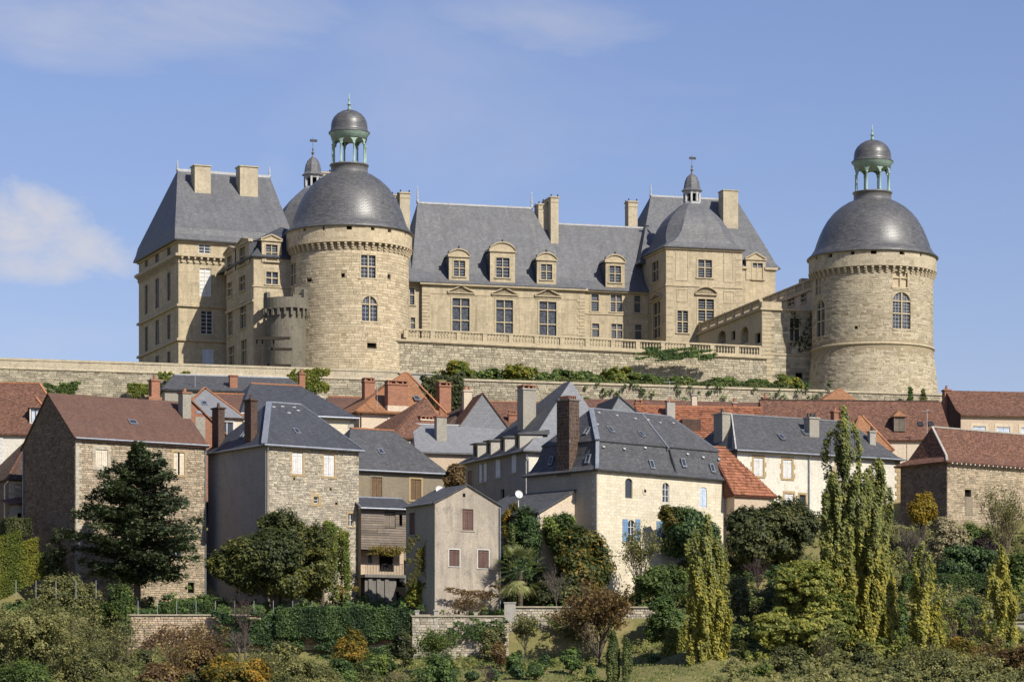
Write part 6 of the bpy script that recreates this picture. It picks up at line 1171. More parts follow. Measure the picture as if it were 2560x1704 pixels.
def conifer(label, u, vt, vb, hw, Y, mat, seed):
    k = Y / FPX; c = P(u, vt, Y); gz = base_on(c.x, Y); o = empty('conifer_tree', (c.x, Y, gz)); prop(o, label, 'conifer'); mb = MB(); zt = c.z - gz; zb_ = (HZ - vb) * k - gz; W_ = hw * k; r = random.Random(seed); CC, NN, SS, TT, AX = [], [], [], [], []
    mb.tube([(0, 0, -.3), (.1, 0, zt * .5), (0, 0, zt)], [.32, .2, .03], 8)
    for i in range(210):
        h = ((i + r.random()) / 210) ** 1.15; z = zb_ + (zt - zb_) * h; ln = W_ * (.25 + .95 * min(1, (1 - h) * 1.5)) * r.uniform(.35, 1.15) * (.5 if h > .93 else 1) * (.62 + .38 * min(1, h * 4)); a = r.uniform(0, 6.283); dx, dy = math.cos(a), math.sin(a) * .72
        e = Vector((dx * ln, dy * ln, z + ln * r.uniform(-.02, .22))); s = Vector((0, 0, z - ln * .1)); m = s.lerp(e, .55) + Vector((0, 0, ln * .09)); mb.tube([s, m, e], [.06, .035, .01], 4)
        n = int(90 + 190 * ln / W_); f = G.random(n) ** .6; base = np.outer((1 - f) ** 2, s) + np.outer(2 * f * (1 - f), m) + np.outer(f * f, e)
        lat = G.normal(size=n) * (.16 + .26 * ln / W_) * (.4 + f * .8); base[:, 0] += -dy * lat; base[:, 1] += dx * lat; base[:, 2] += G.normal(size=n) * .16 - np.abs(lat) * .25
        CC.append(base); NN.append(np.array([0, 0, 1.0]) + G.normal(size=(n, 3)) * .45); SS.append(G.uniform(.11, .2, n)); TT.append(r.uniform(.1, .7) + G.normal(size=n) * .18); AX.append(np.tile([dx, dy, -.1], (n, 1)) + G.normal(size=(n, 3)) * .4)
    leaf_mesh('crown', mat, *(np.concatenate(q) for q in (CC, NN, SS, TT)), o, 2.4, np.concatenate(AX)); mb.build('trunk', 'bark', o)
def bare(label, u, vt, vb, hw, Y, mat='twig', n0=7, depth=4, seed=1, name='bare_shrub', cat='shrub', trunk=0, leafm=None, nleaf=0, leaf=.1, r0=.05, up=.8):
    """leafless branching shrub, optionally with a thin scatter of leaves"""
    k = Y / FPX; b = P(u, vb, Y); gz = min(base_on(b.x, Y), b.z); o = empty(name, (b.x, Y, gz)); prop(o, label, cat); mb = MB(); r = random.Random(seed); H_ = (vb - vt) * k; W_ = hw * k; tips = []
    z0 = b.z - gz + trunk
    if z0 > .05: mb.tube([(0, 0, -.1), (.03, 0, z0)], [r0 * 2.2, r0 * 1.5], 6)
    def grow(p, d, ln, rad, lev):
        q = p + d * ln; m = p.lerp(q, .5) + Vector((r.uniform(-1, 1), r.uniform(-1, 1), r.uniform(-.3, .6))) * ln * .07; mb.tube([p, m, q], [rad, rad * .8, rad * .55], 3 if lev < 3 else 4); tips.append(q)
        if lev <= 0: return
        for _ in range(r.choice((2, 3, 3))):
            nd = (d + Vector((r.uniform(-1, 1) * W_ / H_ * 1.3, r.uniform(-1, 1) * W_ / H_ * 1.3, r.uniform(-.15, .6)))).normalized(); grow(p.lerp(q, r.uniform(.5, 1)), nd, ln * r.uniform(.6, .85), rad * .6, lev - 1)
    for i in range(n0):
        a = 6.283 * i / n0 + r.uniform(-.3, .3); s = r.uniform(.2, 1) * W_ / H_ * 1.1; grow(Vector((0, 0, z0)), Vector((math.cos(a) * s, math.sin(a) * s, up)).normalized(), (H_ - trunk) * r.uniform(.28, .4), r0, depth)
    mb.build('branches', mat, o)
    if leafm and nleaf:
        T_ = np.array([tuple(t) for t in tips]); i = G.integers(0, len(T_), nleaf); C = T_[i] + G.normal(size=(nleaf, 3)) * .14; leaf_mesh('leaves', leafm, C, G.normal(size=(nleaf, 3)) + np.array([0, -.3, .6]), leaf * G.uniform(.6, 1.3, nleaf), G.random(nleaf), o)
    return o
def hedge(label, p0, p1, h, th, mat, leaf=.11, dens=260, name='hedge', cat='hedge', jit=.07, slump=0):
    """clipped hedge along the ground line p0 -> p1 (world points), height h, thickness th"""
    p0, p1 = Vector(p0), Vector(p1); d = p1 - p0; L_ = d.length; leaf *= .82; dens *= 1.5; o = empty(name, p0); prop(o, label, cat); x = d.normalized(); y = Vector((-x.y, x.x, 0)).normalized()
    def face(n, fa, fb, fc_): return np.stack([fa, fb, fc_], 1)
    n1, n2, n3 = int(L_ * h * dens), int(L_ * th * dens), int(h * th * dens); R1 = lambda n: G.random(n)
    S_ = np.concatenate([face(n1, R1(n1) * L_, np.zeros(n1), R1(n1) * h), face(n2, R1(n2) * L_, R1(n2) * th, np.full(n2, h)), face(n3, np.zeros(n3), R1(n3) * th, R1(n3) * h), face(n3, np.full(n3, L_), R1(n3) * th, R1(n3) * h)])
    Nn = np.concatenate([np.tile([0, -1, .2], (n1, 1)), np.tile([0, -.2, 1], (n2, 1)), np.tile([-1, 0, .2], (n3, 1)), np.tile([1, 0, .2], (n3, 1))]).astype(float)
    S_ += Nn * (np.sin(S_[:, :1] * 2.3) * .05 + np.sin(S_[:, :1] * 5.1 + S_[:, 2:3] * 3) * .05) + G.normal(size=S_.shape) * jit
    M = np.array([tuple(x), tuple(y), (0, 0, 1)]); tnt = .4 + .25 * np.sin(S_[:, 0] * 1.7) + G.normal(size=len(S_)) * .22
    leaf_mesh('foliage', mat, S_ @ M, (Nn + G.normal(size=Nn.shape) * .55) @ M, leaf * G.uniform(.6, 1.3, len(S_)), tnt, o)
    g = .06; X, Yv = x, y; q = [p for z in (0, h - g) for p in (X * g + Yv * g, X * (L_ - g) + Yv * g, X * (L_ - g) + Yv * (th - g), X * g + Yv * (th - g))]; up = Vector((0, 0, 1))
    MB().hexa([p + up * (0 if i < 4 else h - g) for i, p in enumerate(q)]).build('inner_twigs', 'twig_dark', o); return o
surf('twig_dark', [(.02, .026, .012), (.03, .03, .015)], 3, .95, .3, 12)
def ivy(label, fc_pts, n, mat, leaf=.14, th=.18, name='ivy', cat='ivy', clumps=60, seed=1, tb=.45):
    """climber on a surface; fc_pts(n) -> points, normals"""
    Pts, Nn = fc_pts(n); c = Pts.mean(0); o = empty(name, tuple(c)); prop(o, label, cat); C = Pts - c + Nn * (G.random(n)[:, None] ** 1.5) * th
    leaf_mesh('foliage', mat, C, Nn + G.normal(size=C.shape) * .5 + np.array([0, 0, .3]), leaf * G.uniform(.6, 1.3, n), tb + .3 * lump(C * 1.2, 4, seed) + G.normal(size=n) * .2, o); return o
def px_patch(u0, u1, v0, v1, Y, yaw=0, edge=.25, seed=1):
    """points on a vertical plane at distance Y (turned by yaw) within a ragged photo rectangle"""
    def f(n):
        out = []; m = 0
        while m < n:
            u, v = G.uniform(u0, u1, n), G.uniform(v0, v1, n); a, b = (u - u0) / (u1 - u0) * 2 - 1, (v - v0) / (v1 - v0) * 2 - 1; e = np.maximum(np.abs(a), np.abs(b)) + edge * lump(np.stack([a * 2.2, b * 2.2, a * 0], 1), 5, seed); s = e < 1 - edge * .5; uu, vv = u[s], v[s]
            y = Y + (uu - (u0 + u1) / 2) * Y / FPX * math.tan(R(yaw)); out.append(np.stack([(uu - CX) / FPX * y, y, (HZ - vv) / FPX * y], 1)); m += s.sum()
        p = np.concatenate(out)[:n]; return p, np.tile([math.sin(R(yaw)), -math.cos(R(yaw)), .1], (n, 1))
    return f
# ---------------------------------------------------------------- trees by the left houses
conifer('dark feathery conifer in front of the brown-roofed rubble house', 342, 1112, 1452, 152, 245, 'leaf_conifer', 3)
tree('laurel_tree', 'broad dark olive evergreen covering the foot of the zinc-edged house', 680, 1288, 1525, 175, 245, 'leaf_laurel', 1150, 42, .6, .17, depth=3.0, amp=.1, fill=.35, bottom=-1)
tree('laurel_tree', 'taller olive shoots rising above the broad evergreen by the grey plaster wall', 700, 1262, 1400, 70, 246.5, 'leaf_laurel', 200, 36, .5, .16, depth=1.8)
def weep(n):
    i = G.integers(0, 26, n); gx = np.random.default_rng(4); us = gx.uniform(775, 868, 26); tops = 1300 + np.abs(us - 815) * .6; lens = gx.uniform(90, 205, 26); f = G.random(n); u = us[i] + G.normal(size=n) * 2.5 + f * 5; v = tops[i] + lens[i] * f
    y = 249.5 + gx.uniform(-1, 1, 26)[i]; return np.stack([(u - CX) / FPX * y, y, (HZ - v) / FPX * y], 1), np.tile([.3, -1, .2], (n, 1))
ivy('hanging green strands of a weeping tree against the pale rubble wall', weep, 5200, 'leaf_bright', .13, .3, 'weeping_tree', 'tree', tb=.25)
tree('willow_tree', 'green leafy tree with an arching top right of the evergreen', 806, 1280, 1525, 60, 247, 'leaf_laurel', 330, 36, .45, .13, depth=1.6, bottom=-1)
bare('purple-grey bare shrub on the hedge top in front of the evergreen', 612, 1462, 1590, 52, 238.4, 'twig_purple', 12, 3, 5, r0=.03)
bare('small leafless tree with spreading twigs in front of the ruddy wall', 597, 1560, 1652, 62, 232, 'twig', 8, 4, 6, 'bare_tree', 'tree', .5, r0=.06)
bush('dark shrub under the shaded gable wall at left', 140, 1318, 1400, 42, 246, 'leaf_deep', 120, 34, .4)
# hedges
hedge('small clipped box hedge on the ruddy wall top', P(406, 1538, 241.2), P(536, 1538, 241.2), 1.0, 1.0, 'leaf_hedge', .09, 320)
hedge('long clipped ivy-green hedge above the ruddy garden wall', P(690, 1592, 238.6), P(1022, 1592, 238.9), 2.25, 1.1, 'leaf_ivy', .12, 300)
ivy('dark ivy mat spilling down the ruddy wall left of the clipped hedge', px_patch(530, 760, 1525, 1625, 239.2, 1, .4, 3), 6500, 'leaf_ivy', .14, .4)
ivy('ragged ivy fringe hanging under the clipped hedge', px_patch(760, 1010, 1575, 1660, 239.1, 1, .6, 5), 3200, 'leaf_ivy', .13, .3)
hedge('dark square hedge by the small stone house', P(15, 1341, 252), P(80, 1341, 253), 1.5, 1.5, 'leaf_deep', .1, 300)
hedge('highest of the three yellow-green hedges at the left edge', P(-40, 1395, 250), P(50, 1368, 252), 1.3, 1.2, 'leaf_bright', .12, 260)
hedge('middle of the three yellow-green hedges at the left edge', P(-40, 1452, 247), P(95, 1388, 249.5), 1.5, 1.2, 'leaf_bright', .12, 260)
hedge('lowest of the three yellow-green hedges at the left edge', P(-40, 1520, 243.5), P(115, 1440, 246), 1.9, 1.3, 'leaf_bright', .12, 260)
# thicket lower left
for lb, u, vt, vb, hw, Y, mt, n in (('olive thicket tree filling the lower left corner', 70, 1470, 1760, 150, 224, 'leaf_olive', 420), ('tall olive-gold shrub in the lower left thicket below the hedges', 160, 1425, 1640, 110, 236, 'leaf_olive', 340), ('green shrub beside the foot of the conifer', 300, 1450, 1580, 70, 240, 'leaf_green', 200), ('dark green bush at the bottom left', 215, 1600, 1760, 110, 225, 'leaf_olive', 260), ('fresh green bush in the bottom left corner', 60, 1640, 1780, 100, 220, 'leaf_green', 240)):
    tree('shrub', lb, u, vt, vb, hw, Y, mt, n, 34, .55, .12, 'shrub', amp=.3, fill=.35, bottom=-1)
bare('grey-brown leafless thicket in front of the ruddy wall end', 275, 1530, 1740, 95, 228, 'twig', 12, 4, 9, leafm='leaf_olive', nleaf=3800, leaf=.1, r0=.045)
bare('fine tan twigs standing out of the left thicket', 120, 1500, 1720, 90, 226, 'twig', 10, 4, 12, leafm='leaf_olive', nleaf=3000, leaf=.1, r0=.04)
bush('small dark shrub at the foot of the ruddy wall', 362, 1618, 1672, 34, 232, 'leaf_deep', 70, 30)
tree('shrub', 'rust-brown shrub at the bottom left of centre', 490, 1595, 1760, 75, 224, 'leaf_brown', 260, 32, .5, .12, 'shrub', amp=.3, bottom=-1); bare('rusty leafless stems against the ruddy wall', 525, 1560, 1690, 60, 230, 'twig', 9, 4, 15, leafm='leaf_brown', nleaf=2200, leaf=.1, r0=.03)
tree('shrub', 'dark autumn-leaved shrub mass at the bottom', 610, 1640, 1780, 120, 221, 'leaf_autumn', 320, 32, .5, .13, 'shrub', bottom=-1); tree('shrub', 'grey-green fine shrub at the bottom below the ivy', 770, 1640, 1790, 105, 219, 'leaf_olive', 320, 34, .5, .1, 'shrub', bottom=-1, amp=.3)
tree('shrub', 'light green leafy shrub climbing the ruddy wall below the hedge', 880, 1565, 1705, 62, 232, 'leaf_autumn', 240, 34, .45, .13, 'shrub', bottom=-1, amp=.3); bush('bright green bush right of the light green shrub', 940, 1628, 1700, 55, 228, 'leaf_green', 150, 34, .4)
bush('dark upright bush against the ruddy wall end', 1007, 1572, 1660, 34, 234, 'leaf_deep', 120, 32, .35); tree('shrub', 'big dark green bush at the bottom near the lawn', 1095, 1618, 1770, 62, 223, 'leaf_hedge', 260, 36, .45, .12, 'shrub', bottom=-1); bare('grey-green wispy shrub before the pale broken wall', 1080, 1560, 1680, 60, 229, 'twig', 9, 4, 19, leafm='leaf_green', nleaf=3600, leaf=.1, r0=.03)
bare('small tan leafless shrub left of the big dark bush', 985, 1655, 1745, 50, 222, 'twig_tan', 9, 4, 21, r0=.03)
# ---------------------------------------------------------------- by the worn gable house
tree('copper_tree', 'rust-orange tree squeezed between the tan house and the shaded facade', 1137, 1152, 1245, 34, 254, 'leaf_brown', 260, 36, .4, .15, bottom=-.85)
bush('yellow-green vine bush on the steps', 1045, 1438, 1495, 35, 243.5, 'leaf_bright', 120, 34, .35, .15)
bare('bare vine trained across the foot of the worn gable wall', 1165, 1468, 1545, 80, 240.4, 'twig', 8, 3, 25, 'vine', 'vine', .2, leafm='leaf_brown', nleaf=900, leaf=.1, r0=.03)
ivy('sparse climber on the worn house corner', px_patch(1010, 1092, 1332, 1470, 242.5, 10, .7, 8), 1000, 'leaf_autumn', .11, .4, 'climber', 'climber', tb=.15); ivy('vine leaves under the weathered boards', px_patch(905, 1020, 1365, 1390, 253.6, 20, .5, 9), 600, 'leaf_autumn', .11, .4, 'climber', 'climber')
ivy('thin creeper at the foot of the pale rubble house', px_patch(815, 895, 1460, 1520, 252, 30, .7, 12), 700, 'leaf_autumn', .11, .2, 'climber', 'climber'); ivy('brown creeper patches on the worn gable foot', px_patch(1110, 1248, 1462, 1500, 241.6, 30, .8, 14), 900, 'leaf_brown', .1, .25, 'climber', 'climber')
# palm and mixed garden
def palm(label, u, v, Y, H_, r, seed):
    c = P(u, v, Y); gz = base_on(c.x, Y); o = empty('palm_tree', (c.x, Y, gz)); prop(o, label, 'palm'); zt = c.z - gz; MB().tube([(0, 0, -.2), (.05, 0, zt * .6), (0, 0, zt)], [.22, .2, .18], 9).build('trunk', 'bark', o); g = random.Random(seed)
    for i in range(46):
        a = g.uniform(0, 6.283); el = g.uniform(-.95, 1.25); L_ = r * g.uniform(.5, .62); d = Vector((math.cos(a) * math.cos(el), math.sin(a) * math.cos(el), math.sin(el))); s = Vector((0, 0, zt)); e = s + d * L_ + Vector((0, 0, -.1)); mb = MB(); mb.bar(s, e, .03); side = d.cross(Vector((0, 0, 1))).normalized(); t_ = .2 + .5 * (el + .9) / 2 if el > -.2 else .95
        for k in range(17):
            an = (k / 16 - .5) * 2.5; dd = (d * math.cos(an) + side * math.sin(an)).normalized(); ln = r * .46 * (1 - .25 * abs(an)); q = e + dd * ln + Vector((0, 0, -.14 * ln - .1 * g.random())); w_ = d.cross(dd) if abs(an) > .1 else side; nrm = (side.cross(d)).normalized().cross(dd).normalized() * .035; m_ = e.lerp(q, .5) + Vector((0, 0, .05)); mb.poly(e, m_ + nrm, q, m_ - nrm, t=min(1, max(.01, t_ + g.uniform(-.15, .15))))
        mb.build('frond', 'leaf_palm', o)
palm('fan palm with drooping fronds in the dark garden corner', 1300, 1425, 242.5, 3, 2.7, 4)
tree('garden_tree', 'dense green and orange garden tree right of the palm', 1455, 1292, 1500, 98, 246, 'leaf_mixed', 520, 44, .6, .17, depth=2.6, fill=.5, bottom=-.95)
tree('garden_tree', 'dark green tall shrub mass between the worn house and the lean-to', 1315, 1270, 1510, 72, 247, 'leaf_hedge', 420, 40, .55, .15, depth=2.2, fill=.45, bottom=-1)
tree('garden_tree', 'upright leafy shoots in front of the mansard house lean-to', 1400, 1255, 1420, 60, 246.8, 'leaf_green', 220, 36, .5, .14, depth=1.5)
tree('shrub', 'dark undergrowth behind the palm and grey garden wall', 1400, 1440, 1530, 140, 244, 'leaf_deep', 320, 36, .5, .15, 'shrub', depth=2, bottom=-1)
tree('small_cypress', 'small pointed green cypress above the palm', 1278, 1302, 1400, 15, 243.5, 'leaf_thuja', 120, 36, .25, .1, 'cypress', bottom=-1, flat=1.6); bare('dead grey tangle of branches beside the palm', 1390, 1402, 1508, 52, 242.5, 'twig', 9, 4, 31, r0=.035)
bush('green shrub behind the second satellite dish', 1280, 1232, 1290, 34, 250, 'leaf_autumn', 120, 32, .4); bare('russet half-bare tree in front of the grey garden wall', 1498, 1460, 1650, 92, 236, 'twig', 15, 4, 81, 'russet_tree', 'tree', .1, leafm='leaf_brown', nleaf=9500, leaf=.13, r0=.05)
bare('olive half-bare tree before the limestone wall', 1600, 1318, 1500, 52, 246, 'twig', 9, 4, 33, 'bare_tree', 'tree', .5, leafm='leaf_olive', nleaf=2600, leaf=.11, r0=.045)
tree('shrub', 'green bushy shrub at the right end of the grey garden wall', 1668, 1478, 1632, 62, 238, 'leaf_hedge', 300, 36, .5, .13, 'shrub', bottom=-1, amp=.3); tree('shrub', 'yellow-green rambling shrub below the blue shuttered door', 1650, 1400, 1500, 72, 244, 'leaf_green', 260, 34, .5, .14, 'shrub', bottom=-1, amp=.3)
bare('spindly tan tree against the grey garden wall', 1312, 1535, 1632, 42, 236, 'twig', 8, 4, 37, 'bare_tree', 'tree', .2, leafm='leaf_olive', nleaf=2400, leaf=.1, r0=.03); bush('purple-brown shrub at the end of the pale broken wall', 1248, 1600, 1660, 22, 233, 'leaf_brown', 80, 30, .3); bush('tumbling grey-green weeds on the pale broken wall', 1235, 1560, 1620, 40, 237, 'leaf_olive', 90, 30, .35)
# pergola climbers and dark tree
tree('climber_mass', 'dark green climber billowing over the pergola beside the blue shutter', 1722, 1258, 1400, 95, 251.5, 'leaf_ivy', 620, 40, .55, .16, 'climber', depth=2.6, amp=.1, bottom=-1, fill=.5, trunk=0); tree('climber_mass', 'orange-tinged climber tip over the blue shutter', 1676, 1260, 1325, 36, 250.3, 'leaf_mixed', 150, 34, .35, .14, 'climber', bottom=-.8, trunk=0)
tree('dark_tree', 'large dark broadleaf tree in front of the long white house', 1925, 1236, 1440, 142, 251, 'leaf_deep', 1000, 44, .6, .18, depth=3.6, fill=.3, bottom=-.95, amp=.12); bare('dry grey vines hanging under the large dark tree', 1895, 1370, 1470, 60, 247, 'twig_purple', 12, 3, 41, r0=.025); bush('little dark cypress tip by the white house', 1950, 1226, 1280, 8, 252, 'leaf_thuja', 50, 30, .2, .1, name='small_cypress', cat='cypress')
# poplars
poplar('yellowing poplar in the middle, left of the light green tree', [(1768, 1300, 1760, 34), (1742, 1335, 1770, 30), (1794, 1350, 1770, 28)], 227, 'leaf_poplar', 1, 400, 30, .16, 'leaf_poplar_green', 1430)
poplar('tallest poplar rising before the long white house', [(2112, 1024, 1740, 52), (2194, 1158, 1740, 42), (2152, 1190, 1750, 46), (2080, 1180, 1600, 24), (2214, 1380, 1750, 32)], 231, 'leaf_poplar', 2, 680, 30, .17, 'leaf_poplar_green', 1390)
poplar('thin poplar right of the tallest one', [(2308, 1368, 1760, 32), (2330, 1470, 1760, 26)], 228, 'leaf_poplar', 3, 330, 28, .15, 'leaf_poplar_green', 1430)
poplar('yellow poplar near the right edge', [(2500, 1375, 1760, 36), (2525, 1480, 1770, 26)], 229, 'leaf_poplar', 4, 340, 28, .15)
tree('light_tree', 'large light green feathery tree between the poplars', 2015, 1385, 1672, 150, 228, 'leaf_robinia', 1150, 42, .55, .16, depth=3.4, fill=.4, flat=.45, amp=.3, bottom=-.85, trunk=.22)
tree('shrub', 'dark glossy bush at the foot of the tallest poplar', 2120, 1590, 1740, 75, 226, 'leaf_deep', 260, 36, .5, .17, 'shrub', bottom=-1); bare('young yellow sapling below the light green tree', 2010, 1640, 1725, 30, 224, 'twig', 7, 3, 45, 'sapling', 'tree', .3, leafm='leaf_bright', nleaf=1500, leaf=.12, r0=.02)
tree('shrub', 'brown-green scrub between middle poplar and light green tree', 1840, 1440, 1620, 60, 240, 'leaf_olive', 280, 34, .5, .13, 'shrub', bottom=-1, amp=.3); tree('shrub', 'dark green shrub behind the foot of the middle poplar', 1855, 1560, 1680, 60, 234, 'leaf_hedge', 240, 34, .5, .14, 'shrub', bottom=-1); bush('low dark bush at the foot of the middle poplar', 1812, 1625, 1680, 22, 228, 'leaf_deep', 70, 30, .3)
# right-hand gardens
tree('gold_tree', 'golden autumn tree in front of the shaded barn wall', 2308, 1228, 1330, 42, 256, 'leaf_gold', 220, 36, .5, .15); tree('shrub', 'pale seed-headed clematis bush below the barn corner', 2375, 1288, 1400, 62, 252, 'leaf_cream', 280, 36, .45, .13, 'shrub', bottom=-1); tree('shrub', 'green climber mound behind the pale clematis', 2440, 1300, 1400, 48, 254, 'leaf_green', 200, 36, .45, .15, 'shrub', bottom=-1)
bare('tan half-bare tree against the barn wall', 2510, 1205, 1420, 72, 254, 'twig_tan', 12, 4, 51, 'bare_tree', 'tree', .3, leafm='leaf_olive', nleaf=2600, leaf=.11, r0=.045); bush('dark purple bush under the tan half-bare tree', 2470, 1330, 1415, 48, 250, 'leaf_plum', 170, 34, .4) if 'leaf_plum' in MATS else None
leafmat('leaf_plum', (.022, .014, .014), (.036, .022, .022), (.05, .032, .028), .2); bush('dark purple bush under the tan half-bare tree', 2472, 1325, 1418, 48, 250, 'leaf_plum', 190, 34, .4, .12)
tree('shrub', 'deep green arching shrub shading the hedge at right', 2420, 1345, 1450, 92, 247.5, 'leaf_ivy', 320, 38, .5, .15, 'shrub', depth=2, bottom=-1); hedge('clipped dark thuja hedge between the thin and right poplars', P(2262, 1480, 245), P(2475, 1480, 245.5), 1.4, 1.2, 'leaf_hedge', .09, 300)
bare('grey leafless tree trunk right of the tallest poplar', 2275, 1290, 1440, 50, 246, 'twig', 8, 4, 55, 'bare_tree', 'tree', .6, r0=.06); tree('shrub', 'bright green climber mound at the right edge', 2545, 1375, 1560, 52, 243, 'leaf_green', 260, 36, .5, .15, 'shrub', bottom=-1); bush('clipped round bush on the thuja hedge terrace', 2365, 1400, 1450, 24, 246.5, 'leaf_hedge', 90, 32, .3, .1)
tree('shrub', 'brown-green undergrowth below the thuja hedge', 2390, 1475, 1560, 90, 241, 'leaf_olive', 280, 34, .5, .13, 'shrub', bottom=-1, amp=.3); tree('shrub', 'green leafy shrub right of the thin poplar', 2365, 1515, 1640, 62, 234, 'leaf_robinia', 240, 34, .5, .14, 'shrub', bottom=-1, amp=.3); tree('shrub', 'dark shrub between the tallest and thin poplars', 2245, 1480, 1680, 45, 233, 'leaf_hedge', 260, 34, .5, .14, 'shrub', bottom=-1)
bare('large brown leafless thicket in the lower right corner', 2440, 1575, 1740, 110, 226, 'twig', 14, 4, 57, leafm='leaf_brown', nleaf=5200, leaf=.1, r0=.04); tree('shrub', 'olive undergrowth filling the lower right corner', 2380, 1620, 1790, 150, 222, 'leaf_olive', 360, 34, .55, .12, 'shrub', bottom=-1, amp=.3)
# lawn plants
for lb, u, vt, vb, hw, Y in (('left of the two thin upright cypresses on the lawn', 1533, 1562, 1730, 19, 225), ('right of the two thin upright cypresses on the lawn', 1568, 1584, 1735, 13, 224.5)): tree('italian_cypress', lb, u, vt, vb, hw, Y, 'leaf_thuja', 320, 36, .2, .09, 'cypress', bottom=-1, flat=1.8, amp=.05, fill=.6, group='thin cypresses')
for i, (lb, u, vt, vb, hw, mt) in enumerate((('glossy dark bush at the top of the lawn by the purple shrub', 1288, 1623, 1662, 27, 'leaf_hedge'), ('round glossy bush lower on the lawn', 1340, 1652, 1692, 28, 'leaf_hedge'), ('small glossy bush left of the lawn', 1180, 1674, 1697, 18, 'leaf_ivy'), ('small dark bush touching the round glossy one', 1292, 1658, 1692, 20, 'leaf_ivy'), ('small dark bush beside the brown weeds', 1232, 1665, 1695, 18, 'leaf_ivy'), ('rounded green bush left of the russet tree', 1428, 1610, 1664, 36, 'leaf_hedge'), ('small bush near the lawn top centre', 1362, 1634, 1656, 15, 'leaf_ivy'), ('bright low bush at the bottom edge of the lawn', 1462, 1682, 1720, 48, 'leaf_grass'), ('tiny plant below the rounded green bush', 1478, 1660, 1684, 13, 'leaf_ivy'), ('glossy bush at the foot of the green bushy shrub', 1632, 1634, 1660, 18, 'leaf_ivy'))): bush(lb, u, vt, vb, hw, 226 + (1700 - vb) * .12, mt, 90, 30, .25, .13, name='garden_bush')
# ---------------------------------------------------------------- castle ledge and wall plants
ords = 'first second third fourth fifth sixth seventh eighth ninth tenth eleventh twelfth'.split()
for i, (u, hw, vt, br) in enumerate(((1068, 52, 918, 0), (1134, 40, 893, 1), (1210, 52, 910, 0), (1300, 42, 896, 1), (1388, 52, 916, 0), (1468, 50, 920, 0), (1548, 46, 908, 1), (1622, 44, 924, 0), (1706, 44, 932, 0), (1803, 46, 936, 0), (1888, 42, 940, 0), (1962, 38, 927, 1))):
    x = (u - CX) / FPX * 304; bush(ords[i] + ' bush from the left in the row under the terrace wall', u, vt + 7, 972, hw + 8, 302 + (x + 5) * .2586 + (1.5 if u < 1120 else 0), 'leaf_bright' if br else 'leaf_green', 120, 32, .4, .2, group='bushes under the terrace wall', name='terrace_bush', amp=.6)
hedge('low trimmed hedge strip in front of the terrace bushes', P(1160, 958, 299.6), P(1980, 972, 306.7), .45, .8, 'leaf_thuja', .14, 160)
for lb, u, vt, vb, hw in (('clipped cone topiary left of the right tower foot', 2276, 956, 975, 9), ('clipped rounded topiary column at the right tower foot', 2309, 958, 995, 13)): bush(lb, u, vt, vb, hw, 307.5, 'leaf_olive' if hw > 10 else 'leaf_hedge', 110, 34, .22, .12, name='topiary', cat='topiary')
for i, (u, v) in enumerate(((1182, 935), (1412, 942), (1708, 950), (1752, 953))): bush(('leftmost', 'second', 'third', 'rightmost')[i] + ' small clipped cone on the lower rampart top', u, v, v + 18, 10, 299 + ((u - CX) / FPX * 300 + 5) * .2586, 'leaf_olive', 60, 30, .2, .11, name='topiary', cat='topiary', group='clipped cones on the rampart')
ivy('yellow-green creeper draped over the rampart below the left tower', px_patch(708, 822, 922, 985, 303.6, 14.6, .35, 21), 5200, 'leaf_bright', .19, .5); ivy('yellow creeper on the left rampart beside the slate roof', px_patch(395, 482, 930, 990, 299.2, 14.6, .5, 22), 2200, 'leaf_bright', .18, .35); ivy('green creeper low on the left rampart behind the brown roof', px_patch(318, 400, 960, 995, 298.2, 14.6, .5, 23), 1100, 'leaf_bright', .17, .35); ivy('dry green tuft on the rampart above the brown roof ridge', px_patch(108, 205, 955, 990, 295.6, 14.6, .6, 24), 1200, 'leaf_green', .17, .3)
ivy('dark hanging greenery on the low grey wall by the brick chimney', px_patch(1035, 1168, 930, 1025, 299.4, 15, .25, 25), 6500, 'leaf_deep', .18, 1.0); ivy('dark bramble curtain at the left end of the lower rampart', px_patch(1080, 1162, 942, 1045, 295.6, 0, .25, 28), 4200, 'leaf_deep', .18, .7); ivy('thin mossy creeper under the balustrade cornice', px_patch(1588, 1800, 868, 902, 323.4, 20.2, .6, 26), 2400, 'leaf_hedge', .17, .2); ivy('creeper stain on the shaded gallery wall', px_patch(1975, 2035, 770, 880, 335.2, 15.5, .7, 27), 220, 'leaf_deep', .17, .2)
for i in range(46):
    u = RNG.uniform(1440, 2080); v = RNG.uniform(960, 1000); Y = 297 + ((u - CX) / FPX * 302 + 4.9) * .2586 - .1; s = RNG.uniform(5, 13)
    if i == 0: WP = []
    WP.append((u, v, Y, s * .6))
def tufts(n):
    i = G.integers(0, len(WP), n); W_ = np.array(WP)[i]; u = W_[:, 0] + G.normal(size=n) * W_[:, 3] * .5; v = W_[:, 1] + G.normal(size=n) * W_[:, 3] * .6; y = W_[:, 2] - .1; return np.stack([(u - CX) / FPX * y, y, (HZ - v) / FPX * y], 1), np.tile([.25, -1, .3], (n, 1))
o = ivy('scattered weeds rooted in the lower rampart joints', tufts, 800, 'leaf_hedge', .15, .3, 'wall_weeds', None); o['kind'] = 'stuff'
